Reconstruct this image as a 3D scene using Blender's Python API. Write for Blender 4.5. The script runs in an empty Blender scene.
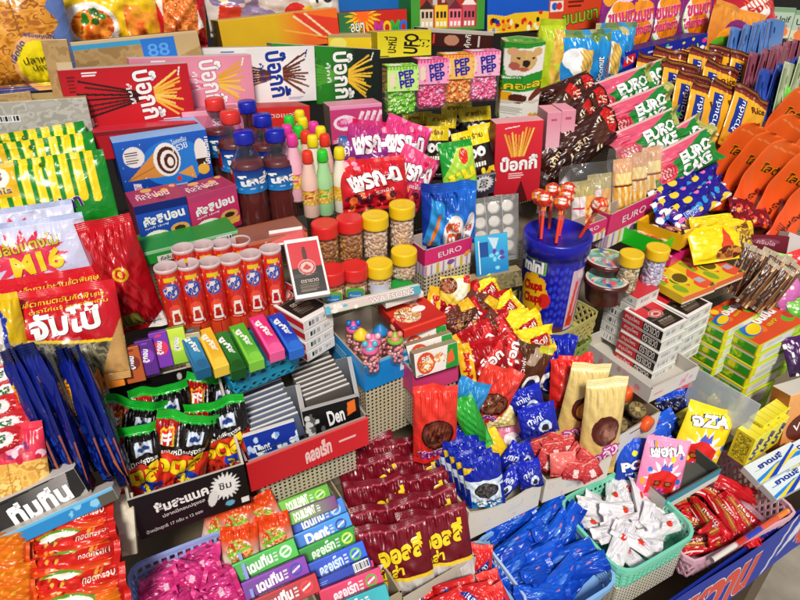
import bpy, math, random
import numpy as np
from mathutils import Vector, Matrix
R = math.radians
C = bpy.context.scene.collection
rnd = random.Random(7)
# ------------------------------------------------------------ camera model (photo pixels 800x600 -> rays)
FPX, PITCH, CH = 620.0, R(32.8), 1.45
cp, sp = math.cos(PITCH), math.sin(PITCH)
FWD = np.array([.5*cp, .8660254*cp, -sp]); RGT = np.array([.8660254, -.5, 0.]); UPV = np.cross(RGT, FWD)
CAM = np.array([0., 0., CH]); ZU = np.array([0., 0., 1.])
SL0, SLK = .588, .83                       # mean slope of the terraced display: z = SL0 + SLK*y
_plane = None
def on(z=None):
    global _plane
    _plane = z
def ray(px, py): return FWD + RGT*((px-400)/FPX) + UPV*((300-py)/FPX)
def hit(px, py, dh=0., z=None):
    r = ray(px, py); z = _plane if z is None else z
    t = (SL0+dh-CH)/(r[2]-SLK*r[1]) if z is None else (z+dh-CH)/r[2]
    return CAM + r*t
def proj(p):
    d = np.asarray(p)-CAM; f = d@FWD
    return np.array([400+FPX*(d@RGT)/f, 300-FPX*(d@UPV)/f])
def jac(p, v):
    a = proj(np.asarray(p)+np.asarray(v)*5e-4)-proj(np.asarray(p)-np.asarray(v)*5e-4)
    return np.array([a[0], -a[1]])*1000.
def unit(v): v = np.asarray(v, float); return v/np.linalg.norm(v)
def nrm(lean=40, yaw=0):
    l, y = R(lean), R(yaw)
    return np.array([-math.sin(y)*math.cos(l), -math.cos(y)*math.cos(l), math.sin(l)])
def frame(px, py, n=None, ang=None, dh=0., z=None):
    n = unit(nrm() if n is None else n); c = hit(px, py, dh, z)
    u = np.cross(ZU, n); u = unit(u) if np.linalg.norm(u) > 1e-3 else np.array([1., 0, 0])
    v = np.cross(n, u)
    if ang is not None:
        d = np.array([math.cos(R(ang)), math.sin(R(ang))]); a, b = jac(c, u), jac(c, v)
        cr = lambda p, q: p[0]*q[1]-p[1]*q[0]
        th = math.atan2(-cr(a, d), cr(b, d)); w = math.cos(th)*a+math.sin(th)*b
        if w@d < 0: th += math.pi
        u, v = math.cos(th)*u+math.sin(th)*v, -math.sin(th)*u+math.cos(th)*v
    return c, u, v, n
def mat4(c, u, v, n):
    m = Matrix.Identity(4)
    for i in range(3):
        m[i][0], m[i][1], m[i][2], m[i][3] = float(u[i]), float(v[i]), float(n[i]), float(c[i])
    return m
def plen(c, d, px): return px/np.linalg.norm(jac(c, d))
# ------------------------------------------------------------ colours and flat artwork
_hc = {}
def hx(s):
    if not isinstance(s, str): return np.asarray(s, float)
    if s not in _hc:
        c = np.array([int(s[i:i+2], 16)/255. for i in (0, 2, 4)])
        _hc[s] = np.minimum(np.where(c <= .04045, c/12.92, ((c+.055)/1.055)**2.4)**1.14, .84)
    return _hc[s]
def vnoise(x, y, seed=0):
    xi, yi = np.floor(x), np.floor(y); fx, fy = x-xi, y-yi
    h = lambda a, b: np.modf(np.abs(np.sin(a*127.1+b*311.7+seed*17.3)*43758.5453))[0]
    fx, fy = fx*fx*(3-2*fx), fy*fy*(3-2*fy)
    return (h(xi, yi)*(1-fx)+h(xi+1, yi)*fx)*(1-fy)+(h(xi, yi+1)*(1-fx)+h(xi+1, yi+1)*fx)*fy
class Art:
    """flat artwork in units of its own height: x 0..a, y 0..1"""
    def __init__(s, a, bg): s.a, s.bg, s.ops, s.tx = a, hx(bg), [], []
    def fn(s, f): s.ops.append(f); return s
    def _m(s, mask, c):
        c = hx(c)
        def f(X, Y, Q): Q[mask(X, Y)] = c
        return s.fn(f)
    def rect(s, x0, y0, x1, y1, c): return s._m(lambda X, Y: (X >= x0)&(X <= x1)&(Y >= y0)&(Y <= y1), c)
    def ell(s, cx, cy, rx, ry, c, rot=0):
        k, q = math.cos(R(rot)), math.sin(R(rot))
        return s._m(lambda X, Y: (((X-cx)*k+(Y-cy)*q)/rx)**2+(((Y-cy)*k-(X-cx)*q)/ry)**2 < 1, c)
    def star(s, cx, cy, r1, r2, n, c, sy=1):
        def m(X, Y):
            th = np.arctan2((Y-cy)/sy, X-cx)*n/(2*math.pi); tri = np.abs(np.modf(th+100)[0]-.5)*2
            return np.hypot(X-cx, (Y-cy)/sy) < r1+(r2-r1)*tri
        return s._m(m, c)
    def poly(s, pts, c):
        def m(X, Y):
            ins = np.zeros(X.shape, bool)
            for (x0, y0), (x1, y1) in zip(pts, pts[1:]+pts[:1]):
                if y0 == y1: continue
                ins ^= ((y0 > Y) != (y1 > Y)) & (X < (x1-x0)*(Y-y0)/(y1-y0)+x0)
            return ins
        return s._m(m, c)
    def line(s, x0, y0, x1, y1, w, c):
        L = math.hypot(x1-x0, y1-y0); ux, uy = (x1-x0)/L, (y1-y0)/L
        return s._m(lambda X, Y: (np.abs((X-x0)*uy-(Y-y0)*ux) < w/2)&(((X-x0)*ux+(Y-y0)*uy) > 0)&(((X-x0)*ux+(Y-y0)*uy) < L), c)
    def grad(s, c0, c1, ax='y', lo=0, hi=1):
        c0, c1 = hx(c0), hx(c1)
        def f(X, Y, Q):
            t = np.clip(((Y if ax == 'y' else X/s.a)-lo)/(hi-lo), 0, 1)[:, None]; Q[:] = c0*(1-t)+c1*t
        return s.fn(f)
    def food(s, cx, cy, rx, ry, cols, sc=14, seed=0, rot=0):
        cols = np.array([hx(c) for c in cols]); k, q = math.cos(R(rot)), math.sin(R(rot))
        def f(X, Y, Q):
            m = (((X-cx)*k+(Y-cy)*q)/rx)**2+(((Y-cy)*k-(X-cx)*q)/ry)**2 < 1
            t = .65*vnoise(X*sc, Y*sc, seed)+.35*vnoise(X*sc*2.3, Y*sc*2.3, seed+5)
            i = np.clip(((t-.2)/.6*len(cols)).astype(int), 0, len(cols)-1); Q[m] = cols[i][m]
        return s.fn(f)
    def foodrect(s, x0, y0, x1, y1, cols, sc=14, seed=0, sx=1):
        cols = np.array([hx(c) for c in cols])
        def f(X, Y, Q):
            m = (X >= x0)&(X <= x1)&(Y >= y0)&(Y <= y1)
            t = .65*vnoise(X*sc*sx, Y*sc, seed)+.35*vnoise(X*sc*2.3*sx, Y*sc*2.3, seed+5)
            i = np.clip(((t-.2)/.6*len(cols)).astype(int), 0, len(cols)-1); Q[m] = cols[i][m]
        return s.fn(f)
    def dots(s, x0, y0, x1, y1, n, r, cols, seed=1):
        g = random.Random(seed)
        for i in range(n): s.ell(g.uniform(x0, x1), g.uniform(y0, y1), r*g.uniform(.6, 1.2), r*g.uniform(.6, 1.2), g.choice(cols))
        return s
    def stripes(s, x0, y0, x1, y1, per, duty, c, sl=0):
        return s._m(lambda X, Y: (X >= x0)&(X <= x1)&(Y >= y0)&(Y <= y1)&(np.modf((X+sl*Y)/per+50)[0] < duty), c)
    def text(s, t, cx, cy, h, c, w=None, rot=0, out=None, ow=.05, b=.012): s.tx.append((t, cx, cy, h, c, w, rot, out, ow, b)); return s
    def fine(s, x0, y0, x1, y1, n, c, seed=3):
        g = random.Random(seed); dy = (y1-y0)/n
        for i in range(n): s.rect(x0, y0+i*dy+dy*.3, x0+(x1-x0)*g.uniform(.6, 1), y0+i*dy+dy*.75, c)
        return s
    def bar(s, x0, y0, x1, y1, seed=2, c='222222'):
        s.rect(x0, y0, x1, y1, 'eeeeee'); g = random.Random(seed); x = x0+(x1-x0)*.06
        while x < x1-(x1-x0)*.06:
            w = (x1-x0)*g.choice((.02, .03, .05)); s.rect(x, y0+(y1-y0)*.12, min(x+w, x1), y1-(y1-y0)*.12, c); x += w+(x1-x0)*g.choice((.02, .03))
        return s
    def rgb(s, X, Y):
        Q = np.tile(s.bg, (X.size, 1)).astype(float)
        for f in s.ops: f(X, Y, Q)
        return Q
_tc = {}
def tmesh(t, off):
    k = (t, off)
    if k not in _tc:
        cu = bpy.data.curves.new('lettering', 'FONT'); cu.body = t; cu.size = 1; cu.resolution_u = 3; cu.offset = off
        o = bpy.data.objects.new('lettering', cu); C.objects.link(o); bpy.context.view_layer.update()
        me = bpy.data.meshes.new_from_object(o.evaluated_get(bpy.context.evaluated_depsgraph_get()))
        v = np.array([q.co[:2] for q in me.vertices]).reshape(-1, 2)
        f = np.array([tuple(p.vertices) for p in me.polygons if len(p.vertices) == 3], int).reshape(-1, 3)
        bpy.data.objects.remove(o); bpy.data.curves.remove(cu); bpy.data.meshes.remove(me)
        _tc[k] = (v, f)
    return _tc[k]
def finer(v, f, L):
    v = [tuple(p) for p in v]; out = []; st = [tuple(t) for t in f]; mid = {}
    while st:
        t = st.pop(); e = [math.hypot(v[t[i]][0]-v[t[(i+1)%3]][0], v[t[i]][1]-v[t[(i+1)%3]][1]) for i in range(3)]; k = e.index(max(e))
        if e[k] < L or len(v) > 6000: out.append(t); continue
        a, b, c = t[k], t[(k+1)%3], t[(k+2)%3]; q = (min(a, b), max(a, b))
        if q not in mid: mid[q] = len(v); v.append(((v[a][0]+v[b][0])/2, (v[a][1]+v[b][1])/2))
        m = mid[q]; st += [(a, m, c), (m, b, c)]
    return np.array(v), np.array(out)
# ------------------------------------------------------------ mesh builder
class MB:
    def __init__(s): s.v, s.c, s.f, s.n = [], [], [], 0
    def add(s, v, f, c, mat=0, smooth=False):
        v = np.asarray(v, float).reshape(-1, 3); c = hx(c)
        if c.ndim == 1: c = np.tile(c, (len(v), 1))
        s.v.append(v); s.c.append(c); s.f.append((np.asarray(f, int)+s.n, mat, smooth)); s.n += len(v)
        return s
    def surf(s, S, art, nu, nv, mat=0, smooth=True, us=None, vs=None, flip=False, eps=.0006, closed=False):
        us = np.linspace(0, 1, nu+1) if us is None else np.asarray(us); vs = np.linspace(0, 1, nv+1) if vs is None else np.asarray(vs)
        U, V = np.meshgrid(us, vs); U, V = U.ravel(), V.ravel(); a = art.a if isinstance(art, Art) else 1
        col = art.rgb(U*a, V) if isinstance(art, Art) else art
        n = len(us); i = np.arange(n-1)[None, :]+np.arange(len(vs)-1)[:, None]*n; i = i.ravel()
        q = np.stack([i, i+1, i+n+1, i+n], 1)
        s.add(S(U, V), q[:, ::-1] if flip else q, col, mat, smooth)
        if isinstance(art, Art):
            for (t, cx, cy, h, c, w, rot, out, ow, b) in art.tx:
                k, sn = math.cos(R(rot)), math.sin(R(rot)); base = tmesh(t, 0.)[0]
                lo, hi = base.min(0), base.max(0); mid, ext = (lo+hi)/2, hi-lo
                for off, cc, e in ((([ow, out, .45*eps],) if out else ())+((b, c, eps),)) if out else ((b, c, eps),):
                    v, f = tmesh(t, off)
                    if eps > .001: v, f = finer(v, f, 1.3/nv*ext[1]/h)
                    p = (v-mid)*(h/ext[1]); p = p*np.array([(w/ext[0])/(h/ext[1]) if w else 1, 1])
                    x, y = cx+p[:, 0]*k-p[:, 1]*sn, cy+p[:, 0]*sn+p[:, 1]*k
                    u, v2 = np.clip(x/a, .004, .996), np.clip(y, .004, .996); P = S(u, v2); d = 2e-3
                    N = np.cross(S(u+d, v2)-S(u-d, v2), S(u, v2+d)-S(u, v2-d)); N /= np.linalg.norm(N, axis=1)[:, None]+1e-12
                    s.add(P+N*e*(-1 if flip else 1), f[:, ::-1] if flip else f, cc, mat, False)
        return s
    def box(s, c, hx_, hy, hz, col, mat=0):
        c, X, Y, Z = (np.asarray(q, float) for q in (c, hx_, hy, hz))
        v = [c+a*X+b*Y+e*Z for e in (-1, 1) for b in (-1, 1) for a in (-1, 1)]
        return s.add(v, [[0, 2, 3, 1], [4, 5, 7, 6], [0, 1, 5, 4], [2, 6, 7, 3], [0, 4, 6, 2], [1, 3, 7, 5]], col, mat)
    def abox(s, x0, y0, z0, x1, y1, z1, col, mat=0):
        return s.box(((x0+x1)/2, (y0+y1)/2, (z0+z1)/2), ((x1-x0)/2, 0, 0), (0, (y1-y0)/2, 0), (0, 0, (z1-z0)/2), col, mat)
    def bar(s, p, q, n, w, t, col, mat=0):
        p, q = np.asarray(p, float), np.asarray(q, float); d = q-p; L = np.linalg.norm(d); d /= L
        n = unit(n); b = unit(np.cross(d, n))
        return s.box((p+q)/2, d*L/2, b*w/2, n*t/2, col, mat)
    def tube(s, pts, rad, k=8, col='888888', mat=0, cap=True, smooth=True):
        pts = np.asarray(pts, float); rad = np.broadcast_to(np.asarray(rad, float), (len(pts),)); V = []
        for i, p in enumerate(pts):
            t = unit(pts[min(i+1, len(pts)-1)]-pts[max(i-1, 0)]); a = unit(np.cross(t, (0.31, .2, .93) if abs(t[2]) < .9 else (1, .1, 0))); b = np.cross(t, a)
            for j in range(k):
                th = 2*math.pi*j/k; V.append(p+rad[i]*(math.cos(th)*a+math.sin(th)*b))
        F = [[i*k+j, i*k+(j+1)%k, (i+1)*k+(j+1)%k, (i+1)*k+j] for i in range(len(pts)-1) for j in range(k)]
        s.add(V, F, col, mat, smooth)
        if cap:
            for i, o in ((0, -1), (len(pts)-1, 1)):
                r = V[i*k:(i+1)*k]; s.add(list(r)+[pts[i]], [[j, (j+1)%k, k] if o > 0 else [(j+1)%k, j, k] for j in range(k)], col, mat)
        return s
    def lathe(s, prof, col='888888', k=28, mat=0, smooth=True, cols=None):
        prof = np.asarray(prof, float); th = np.linspace(0, 2*math.pi, k+1)
        V = np.stack([np.outer(prof[:, 0], np.cos(th)), np.outer(prof[:, 0], np.sin(th)), np.outer(prof[:, 1], np.ones(k+1))], -1).reshape(-1, 3)
        i = (np.arange(k)[None, :]+np.arange(len(prof)-1)[:, None]*(k+1)).ravel()
        c = hx(col) if cols is None else np.repeat(np.array([hx(q) for q in cols]), k+1, 0)
        return s.add(V, np.stack([i, i+1, i+k+2, i+k+1], 1), c, mat, smooth)
    def blob(s, c, r, col, k=8, mat=0, seed=None, jit=0.):
        c = np.asarray(c, float); r = np.broadcast_to(np.asarray(r, float), (3,)); g = random.Random(seed); V = []
        m = max(3, k//2)
        for i in range(m+1):
            for j in range(k):
                a, b = math.pi*i/m, 2*math.pi*j/k; q = 1+jit*g.uniform(-1, 1)
                V.append(c+r*q*np.array([math.sin(a)*math.cos(b), math.sin(a)*math.sin(b), math.cos(a)]))
        F = [[i*k+j, (i+1)*k+j, (i+1)*k+(j+1)%k, i*k+(j+1)%k] for i in range(m) for j in range(k)]
        return s.add(V, F, col, mat, True)
    def mesh(s, name, mats):
        me = bpy.data.meshes.new(name)
        v = np.concatenate(s.v); c = np.concatenate(s.c)
        me.vertices.add(len(v)); me.vertices.foreach_set('co', v.ravel().astype(np.float32))
        lv = np.concatenate([f.ravel() for f, _, _ in s.f]); cnt = np.concatenate([np.full(len(f), f.shape[1]) for f, _, _ in s.f])
        me.loops.add(len(lv)); me.loops.foreach_set('vertex_index', lv.astype(np.int32))
        me.polygons.add(len(cnt)); me.polygons.foreach_set('loop_start', np.concatenate([[0], np.cumsum(cnt)[:-1]]).astype(np.int32))
        me.polygons.foreach_set('material_index', np.concatenate([np.full(len(f), m) for f, m, _ in s.f]).astype(np.int32))
        me.polygons.foreach_set('use_smooth', np.concatenate([np.full(len(f), q) for f, _, q in s.f]))
        me.update(calc_edges=True)
        at = me.attributes.new('Col', 'FLOAT_COLOR', 'POINT')
        at.data.foreach_set('color', np.concatenate([c, np.ones((len(c), 1))], 1).ravel().astype(np.float32))
        for m in mats: me.materials.append(M[m])
        return me
# ------------------------------------------------------------ materials
M = {}
def mk(name, build):
    m = bpy.data.materials.new(name); m.use_nodes = True; nt = m.node_tree; nt.nodes.clear()
    out = nt.nodes.new('ShaderNodeOutputMaterial'); build(nt, out); M[name] = m
def nd(nt, t, **kw):
    n = nt.nodes.new(t)
    for k, v in kw.items():
        if hasattr(n, k) and not k[0].isupper(): setattr(n, k, v)
        else: n.inputs[k.replace('_', ' ')].default_value = v
    return n
def printed(rough, coat=0., bump=0., scale=60., metal=0., spec=.5, mott=0., crinkle=0.):
    def b(nt, out):
        p = nd(nt, 'ShaderNodeBsdfPrincipled', Roughness=rough, Metallic=metal)
        p.inputs['Coat Weight'].default_value = coat; p.inputs['Coat Roughness'].default_value = .08; p.inputs['Specular IOR Level'].default_value = spec
        a = nd(nt, 'ShaderNodeAttribute', attribute_name='Col'); col = a.outputs['Color']
        tc = nd(nt, 'ShaderNodeTexCoord'); oi = nd(nt, 'ShaderNodeObjectInfo')
        ad = nd(nt, 'ShaderNodeVectorMath', operation='ADD'); nt.links.new(tc.outputs['Object'], ad.inputs[0]); nt.links.new(oi.outputs['Random'], ad.inputs[1])
        if mott:
            n2 = nd(nt, 'ShaderNodeTexNoise', Scale=35., Detail=4.); nt.links.new(ad.outputs[0], n2.inputs['Vector'])
            mr = nd(nt, 'ShaderNodeMapRange'); mr.inputs[3].default_value = 1-mott; mr.inputs[4].default_value = 1+mott; nt.links.new(n2.outputs[0], mr.inputs[0])
            mx = nd(nt, 'ShaderNodeVectorMath', operation='SCALE'); nt.links.new(col, mx.inputs[0]); nt.links.new(mr.outputs[0], mx.inputs['Scale']); col = mx.outputs[0]
        nt.links.new(col, p.inputs['Base Color'])
        if bump:
            n = nd(nt, 'ShaderNodeTexNoise', Scale=scale, Detail=3.); n.inputs['Distortion'].default_value = .6
            nt.links.new(ad.outputs[0], n.inputs['Vector'])
            bp = nd(nt, 'ShaderNodeBump', Strength=bump, Distance=.004); nt.links.new(n.outputs[0], bp.inputs['Height']); nt.links.new(bp.outputs[0], p.inputs['Normal'])
            if crinkle:
                vo = nd(nt, 'ShaderNodeTexVoronoi', Scale=crinkle); va = nd(nt, 'ShaderNodeVectorMath', operation='ADD'); sc_ = nd(nt, 'ShaderNodeVectorMath', operation='SCALE'); sc_.inputs['Scale'].default_value = .012
                nt.links.new(n.outputs['Color'], sc_.inputs[0]); nt.links.new(ad.outputs[0], va.inputs[0]); nt.links.new(sc_.outputs[0], va.inputs[1]); nt.links.new(va.outputs[0], vo.inputs['Vector'])
                b2 = nd(nt, 'ShaderNodeBump', Strength=.32, Distance=.0035); nt.links.new(vo.outputs['Distance'], b2.inputs['Height']); nt.links.new(bp.outputs[0], b2.inputs['Normal']); nt.links.new(b2.outputs[0], p.inputs['Normal'])
        nt.links.new(p.outputs[0], out.inputs[0])
    return b
mk('card', printed(.45, .05, .06, 40., spec=.35, mott=.08)); mk('matte', printed(.75, 0, .12, 90., mott=.10)); mk('film', printed(.26, .15, .22, 60., spec=.4, crinkle=72.))
mk('foil', printed(.25, .3, .5, 90., spec=.5)); mk('plastic', printed(.33, .15, .04, 30.)); mk('gloss', printed(.15, .5, 0)); mk('food', printed(.6, 0, .3, 150., mott=.2))
def clear(tint, fac, rough=.06, bump=0., sc=90.):
    def b(nt, out):
        t = nd(nt, 'ShaderNodeBsdfTransparent', Color=(*tint, 1)); g = nd(nt, 'ShaderNodeBsdfGlossy', Roughness=rough, Color=(.95, .95, .95, 1)); d = nd(nt, 'ShaderNodeBsdfDiffuse', Color=(*tint, 1))
        f = nd(nt, 'ShaderNodeMapRange'); lw = nd(nt, 'ShaderNodeLayerWeight', Blend=.12); nt.links.new(lw.outputs['Facing'], f.inputs[0]); f.inputs[3].default_value = .035; f.inputs[4].default_value = .6; m0 = nd(nt, 'ShaderNodeMixShader'); m1 = nd(nt, 'ShaderNodeMixShader'); m0.inputs[0].default_value = fac
        nt.links.new(t.outputs[0], m0.inputs[1]); nt.links.new(d.outputs[0], m0.inputs[2])
        nt.links.new(f.outputs[0], m1.inputs[0]); nt.links.new(m0.outputs[0], m1.inputs[1]); nt.links.new(g.outputs[0], m1.inputs[2]); nt.links.new(m1.outputs[0], out.inputs[0])
        if bump:
            n = nd(nt, 'ShaderNodeTexNoise', Scale=sc, Detail=3.); tc = nd(nt, 'ShaderNodeTexCoord'); nt.links.new(tc.outputs['Object'], n.inputs['Vector'])
            bp = nd(nt, 'ShaderNodeBump', Strength=bump, Distance=.004); nt.links.new(n.outputs[0], bp.inputs['Height'])
            nt.links.new(bp.outputs[0], g.inputs['Normal']); nt.links.new(bp.outputs[0], lw.inputs['Normal'])
    return b
mk('clear', clear((.97, .97, .98), .012)); mk('bag_clear', clear((.95, .96, .97), .05, .10, .9, 70.)); mk('clear_lilac', clear((.93, .92, .98), .012)); mk('clear_pink', clear((.98, .86, .84), .03))
mk('bag_haze', clear((.86, .90, .93), .38, .15, .6, 50.))
def perf(nt, out):
    a = nd(nt, 'ShaderNodeAttribute', attribute_name='Col'); p = nd(nt, 'ShaderNodeBsdfPrincipled', Roughness=.5)
    n = nd(nt, 'ShaderNodeTexNoise', Scale=25., Detail=4.); tc = nd(nt, 'ShaderNodeTexCoord')
    uv = nd(nt, 'ShaderNodeUVMap'); mx = nd(nt, 'ShaderNodeMix', data_type='RGBA', blend_type='MULTIPLY'); mx.inputs[0].default_value = .35
    nt.links.new(tc.outputs['Object'], n.inputs['Vector']); nt.links.new(a.outputs['Color'], mx.inputs[6]); nt.links.new(n.outputs['Color'], mx.inputs[7]); nt.links.new(mx.outputs[2], p.inputs['Base Color'])
    fr = nd(nt, 'ShaderNodeVectorMath', operation='FRACTION'); sb = nd(nt, 'ShaderNodeVectorMath', operation='SUBTRACT'); sb.inputs[1].default_value = (.5, .5, 0); ln = nd(nt, 'ShaderNodeVectorMath', operation='LENGTH')
    at = nd(nt, 'ShaderNodeAttribute', attribute_name='holes')
    nt.links.new(at.outputs['Vector'], fr.inputs[0]); nt.links.new(fr.outputs[0], sb.inputs[0]); nt.links.new(sb.outputs[0], ln.inputs[0])
    lt = nd(nt, 'ShaderNodeMath', operation='LESS_THAN'); lt.inputs[1].default_value = .27; nt.links.new(ln.outputs['Value'], lt.inputs[0])
    t = nd(nt, 'ShaderNodeBsdfTransparent'); m = nd(nt, 'ShaderNodeMixShader'); nt.links.new(lt.outputs[0], m.inputs[0]); nt.links.new(p.outputs[0], m.inputs[1]); nt.links.new(t.outputs[0], m.inputs[2]); nt.links.new(m.outputs[0], out.inputs[0])
mk('perf', perf)
# ------------------------------------------------------------ things
def tag(o, label, cat, group=None, kind=None):
    if label: o['label'] = label
    if cat: o['category'] = cat
    if group: o['group'] = group
    if kind: o['kind'] = kind
    return o
def obj(name, me, m4=None, parent=None, label=None):
    if isinstance(me, tuple): me = me[0].mesh(name, me[1])
    o = bpy.data.objects.new(name, me); C.objects.link(o)
    if parent is not None: o.parent = parent
    if m4 is not None: o.matrix_local = m4
    if label: o['label'] = label
    return o
def empty(name, m4): 
    o = bpy.data.objects.new(name, None); o.empty_display_size = .02; C.objects.link(o); o.matrix_local = m4; return o
def dup(root, m4, label=None):
    r = root.copy(); C.objects.link(r); r.matrix_local = m4
    if label: r['label'] = label
    for ch in root.children:
        c = ch.copy(); C.objects.link(c); c.parent = r; c.matrix_local = ch.matrix_local
        for g in ch.children:
            d = g.copy(); C.objects.link(d); d.parent = c; d.matrix_local = g.matrix_local
    return r
VAR = 0
class Kind:
    """a kind of thing: the first placement builds it, the later ones copy it"""
    def __init__(s, name, cat, group, make): s.name, s.cat, s.group, s.make, s.first = name, cat, group, make, None
    def put(s, m4, label):
        global VAR
        if s.first is None: s.first, s.n, s.soft = [], 0, True
        i = s.n % 3 if s.soft else 0; s.n += 1
        if i >= len(s.first):
            VAR = 37*len(s.first); pl = _plane; globals()['_plane'] = s.pl if s.first else pl; s.pl = globals()['_plane']; r = s.make(s.name); globals()['_plane'] = pl; VAR = 0
            if not isinstance(r, bpy.types.Object): s.soft = s.soft and r[1] == ['film']; r = obj(s.name, r)
            else: s.soft = False
            r.matrix_local = m4; tag(r, label, s.cat, s.group); s.first.append(r); return r
        return dup(s.first[i], m4, label)
ORD = 'first second third fourth fifth sixth seventh eighth ninth tenth eleventh twelfth thirteenth fourteenth fifteenth sixteenth seventeenth eighteenth nineteenth twentieth'.split()
# ------------------------------------------------------------ shapes
def pouch(w, h, t, art, back=None, seed=1, seal=.07, ends='tb', res=1.0, pinch=.05, wr=1., curl=.0, mat='film', nz=None):
    g = random.Random(seed*3+VAR); ph = [g.uniform(0, 6.28) for _ in range(10)]; k1 = g.uniform(3, 5); k2 = g.uniform(6, 9)
    def zed(u, v):
        a, b = (v, u) if ends == 'tb' else (u, v)
        d = np.minimum(a, 1-a); e = np.clip((d-seal)/(.5-seal), 0, 1)
        pe = (1-(1-e)**2.4)**.62; sd = np.clip(1-np.abs(2*b-1)**2.6, 0, 1)**.62
        f = pe*sd
        z = t/2*f
        z = z+wr*t*.10*np.exp(-e*4.5)*np.clip(e*8, 0, 1)*sd*(np.sin(k2*6.28*b+ph[0]+3*a)+.7*np.sin(k2*1.7*6.28*b+ph[1]))
        z = z+wr*t*.05*sd*np.clip(e*5, 0, 1)*(np.sin(k1*u*5+ph[2]+4*v)*np.sin(k1*v*6+ph[3])+.6*np.sin(11*u-9*v+ph[4]))
        return z, e, a, b, f
    def mk_(sg):
        def S(u, v):
            u, v = np.asarray(u, float), np.asarray(v, float); z, e, a, b, f = zed(u, v)
            flat = np.exp(-e*9)
            bend = w*.035*flat*np.sin(2.2*6.28*b/2+ph[5]+(2 if 1 else 0)*(a > .5))*wr+w*.012*flat*np.sin(15*b+ph[6])*wr
            pin = 1-pinch*f
            x = (u-.5)*w*(pin if ends == 'tb' else 1); y = (v-.5)*h*(pin if ends != 'tb' else 1)
            bend = bend+.00045*np.sin(np.minimum(a, 1-a)/seal*6.283*4)*(e <= 0)
            zz = sg*(z+.0003)+bend+curl*((2*a-1)**2)*h
            return np.stack([x, y, zz], -1)
        return S
    px = 620/.72*1.3
    nu, nv = (int(np.clip(q*px*res, 8, 150)) for q in (w, h))
    cut = lambda m: np.concatenate([np.linspace(0, seal, 13)[:-1], np.linspace(seal, 1-seal, max(6, int(m*(1-2*seal)))), np.linspace(1-seal, 1, 13)[1:]])
    mb = MB(); mb.surf(mk_(1), art, nu, nv, eps=.0011, us=cut(nu) if ends == 'lr' else None, vs=cut(nv) if ends == 'tb' else None)
    mb.surf(mk_(-1), hx(back) if back is not None else art.bg, max(6, nu//3), max(6, nv//3), flip=True)
    return mb, [mat]
def panelbox(w, h, t, front, side='dddddd', top=None, left=None, right=None, bottom=None, res=1.0, mat='card', bev=.0008):
    """box centred on its front face's middle; front face +z, thickness behind it"""
    px = 620/.72*1.3; mb = MB(); b = min(bev, t*.2)
    if isinstance(front, Art) and w > .055 and h > .03: front.fine(front.a*.03, .03, front.a*.22, .12, 3, 'e8e4de' if front.bg.mean() < .25 else '5a5652', int(w*1e5))
    def ln(L): n = int(np.clip(L*px*res, 2, 150)); return np.concatenate([[0, b/L], np.linspace(0, 1, n+1)[1:-1] if n > 1 else [.5], [1-b/L, 1]])
    def rnd_(p):
        q = np.clip(p, [-w/2+b, -h/2+b, -t+b], [w/2-b, h/2-b, -b]); d = p-q; L = np.linalg.norm(d, axis=-1, keepdims=True)
        return q+np.where(L > 1e-9, d/np.maximum(L, 1e-9)*np.minimum(L, b), 0)
    def face(o, du, dv, Lu, Lv, a):
        if a is None: a = side
        big = isinstance(a, Art); o, du, dv = (np.asarray(q, float) for q in (o, du, dv))
        us, vs = (ln(Lu), ln(Lv)) if big else ([0, b/Lu, 1-b/Lu, 1], [0, b/Lv, 1-b/Lv, 1])
        us, vs = np.unique(us), np.unique(vs)
        mb.surf(lambda u, v: rnd_(o+np.outer(u, du)+np.outer(v, dv)), a if big else hx(a), 0, 0, us=us, vs=vs, smooth=False, eps=.0003)
    face((-w/2, -h/2, 0), (w, 0, 0), (0, h, 0), w, h, front)
    face((w/2, -h/2, -t), (-w, 0, 0), (0, h, 0), w, h, side if not isinstance(side, Art) else side.bg)
    face((-w/2, -h/2, -t), (0, 0, t), (0, h, 0), t, h, left); face((w/2, -h/2, 0), (0, 0, -t), (0, h, 0), t, h, right)
    face((-w/2, h/2, 0), (w, 0, 0), (0, 0, -t), w, t, top); face((-w/2, -h/2, -t), (w, 0, 0), (0, 0, t), w, t, bottom)
    return mb, [mat]
def corner_box(t0, t1, t2, b0=None, dh=0., h=None, zt=None):
    """upright box from its near top corner and the two top corners beside it: centre-front frame, w, h, depth.
    returns (m4 of the front face's middle, w, h, d)"""
    p0 = hit(*t0, dh) if zt is None else hit(*t0, z=zt); z = p0[2]; p1 = hit(*t1, z=z); p2 = hit(*t2, z=z)
    u = p1-p0; w = np.linalg.norm(u); u = u/w; n = np.cross(u, ZU); d = abs((p2-p0)@n)
    if h is None:
        r = ray(*b0); A = np.array([[ -n[0], -n[1]],[0,0]]); 
        # height at which the vertical line through p0 meets the pixel row b0
        lo, hi = 0, .6
        for _ in range(40):
            mid = (lo+hi)/2
            if proj(p0-ZU*mid)[1] < b0[1]: lo = mid
            else: hi = mid
        h = lo
    c = p0+u*w/2-ZU*h/2
    return mat4(c, u, ZU, n), w, h, d
def lean_panel(px, py, wpx, hpx, n=None, ang=None, dh=0., z=None):
    c, u, v, n = frame(px, py, n, ang, dh, z)
    return mat4(c, u, v, n), plen(c, u, wpx), plen(c, v, hpx)
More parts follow.
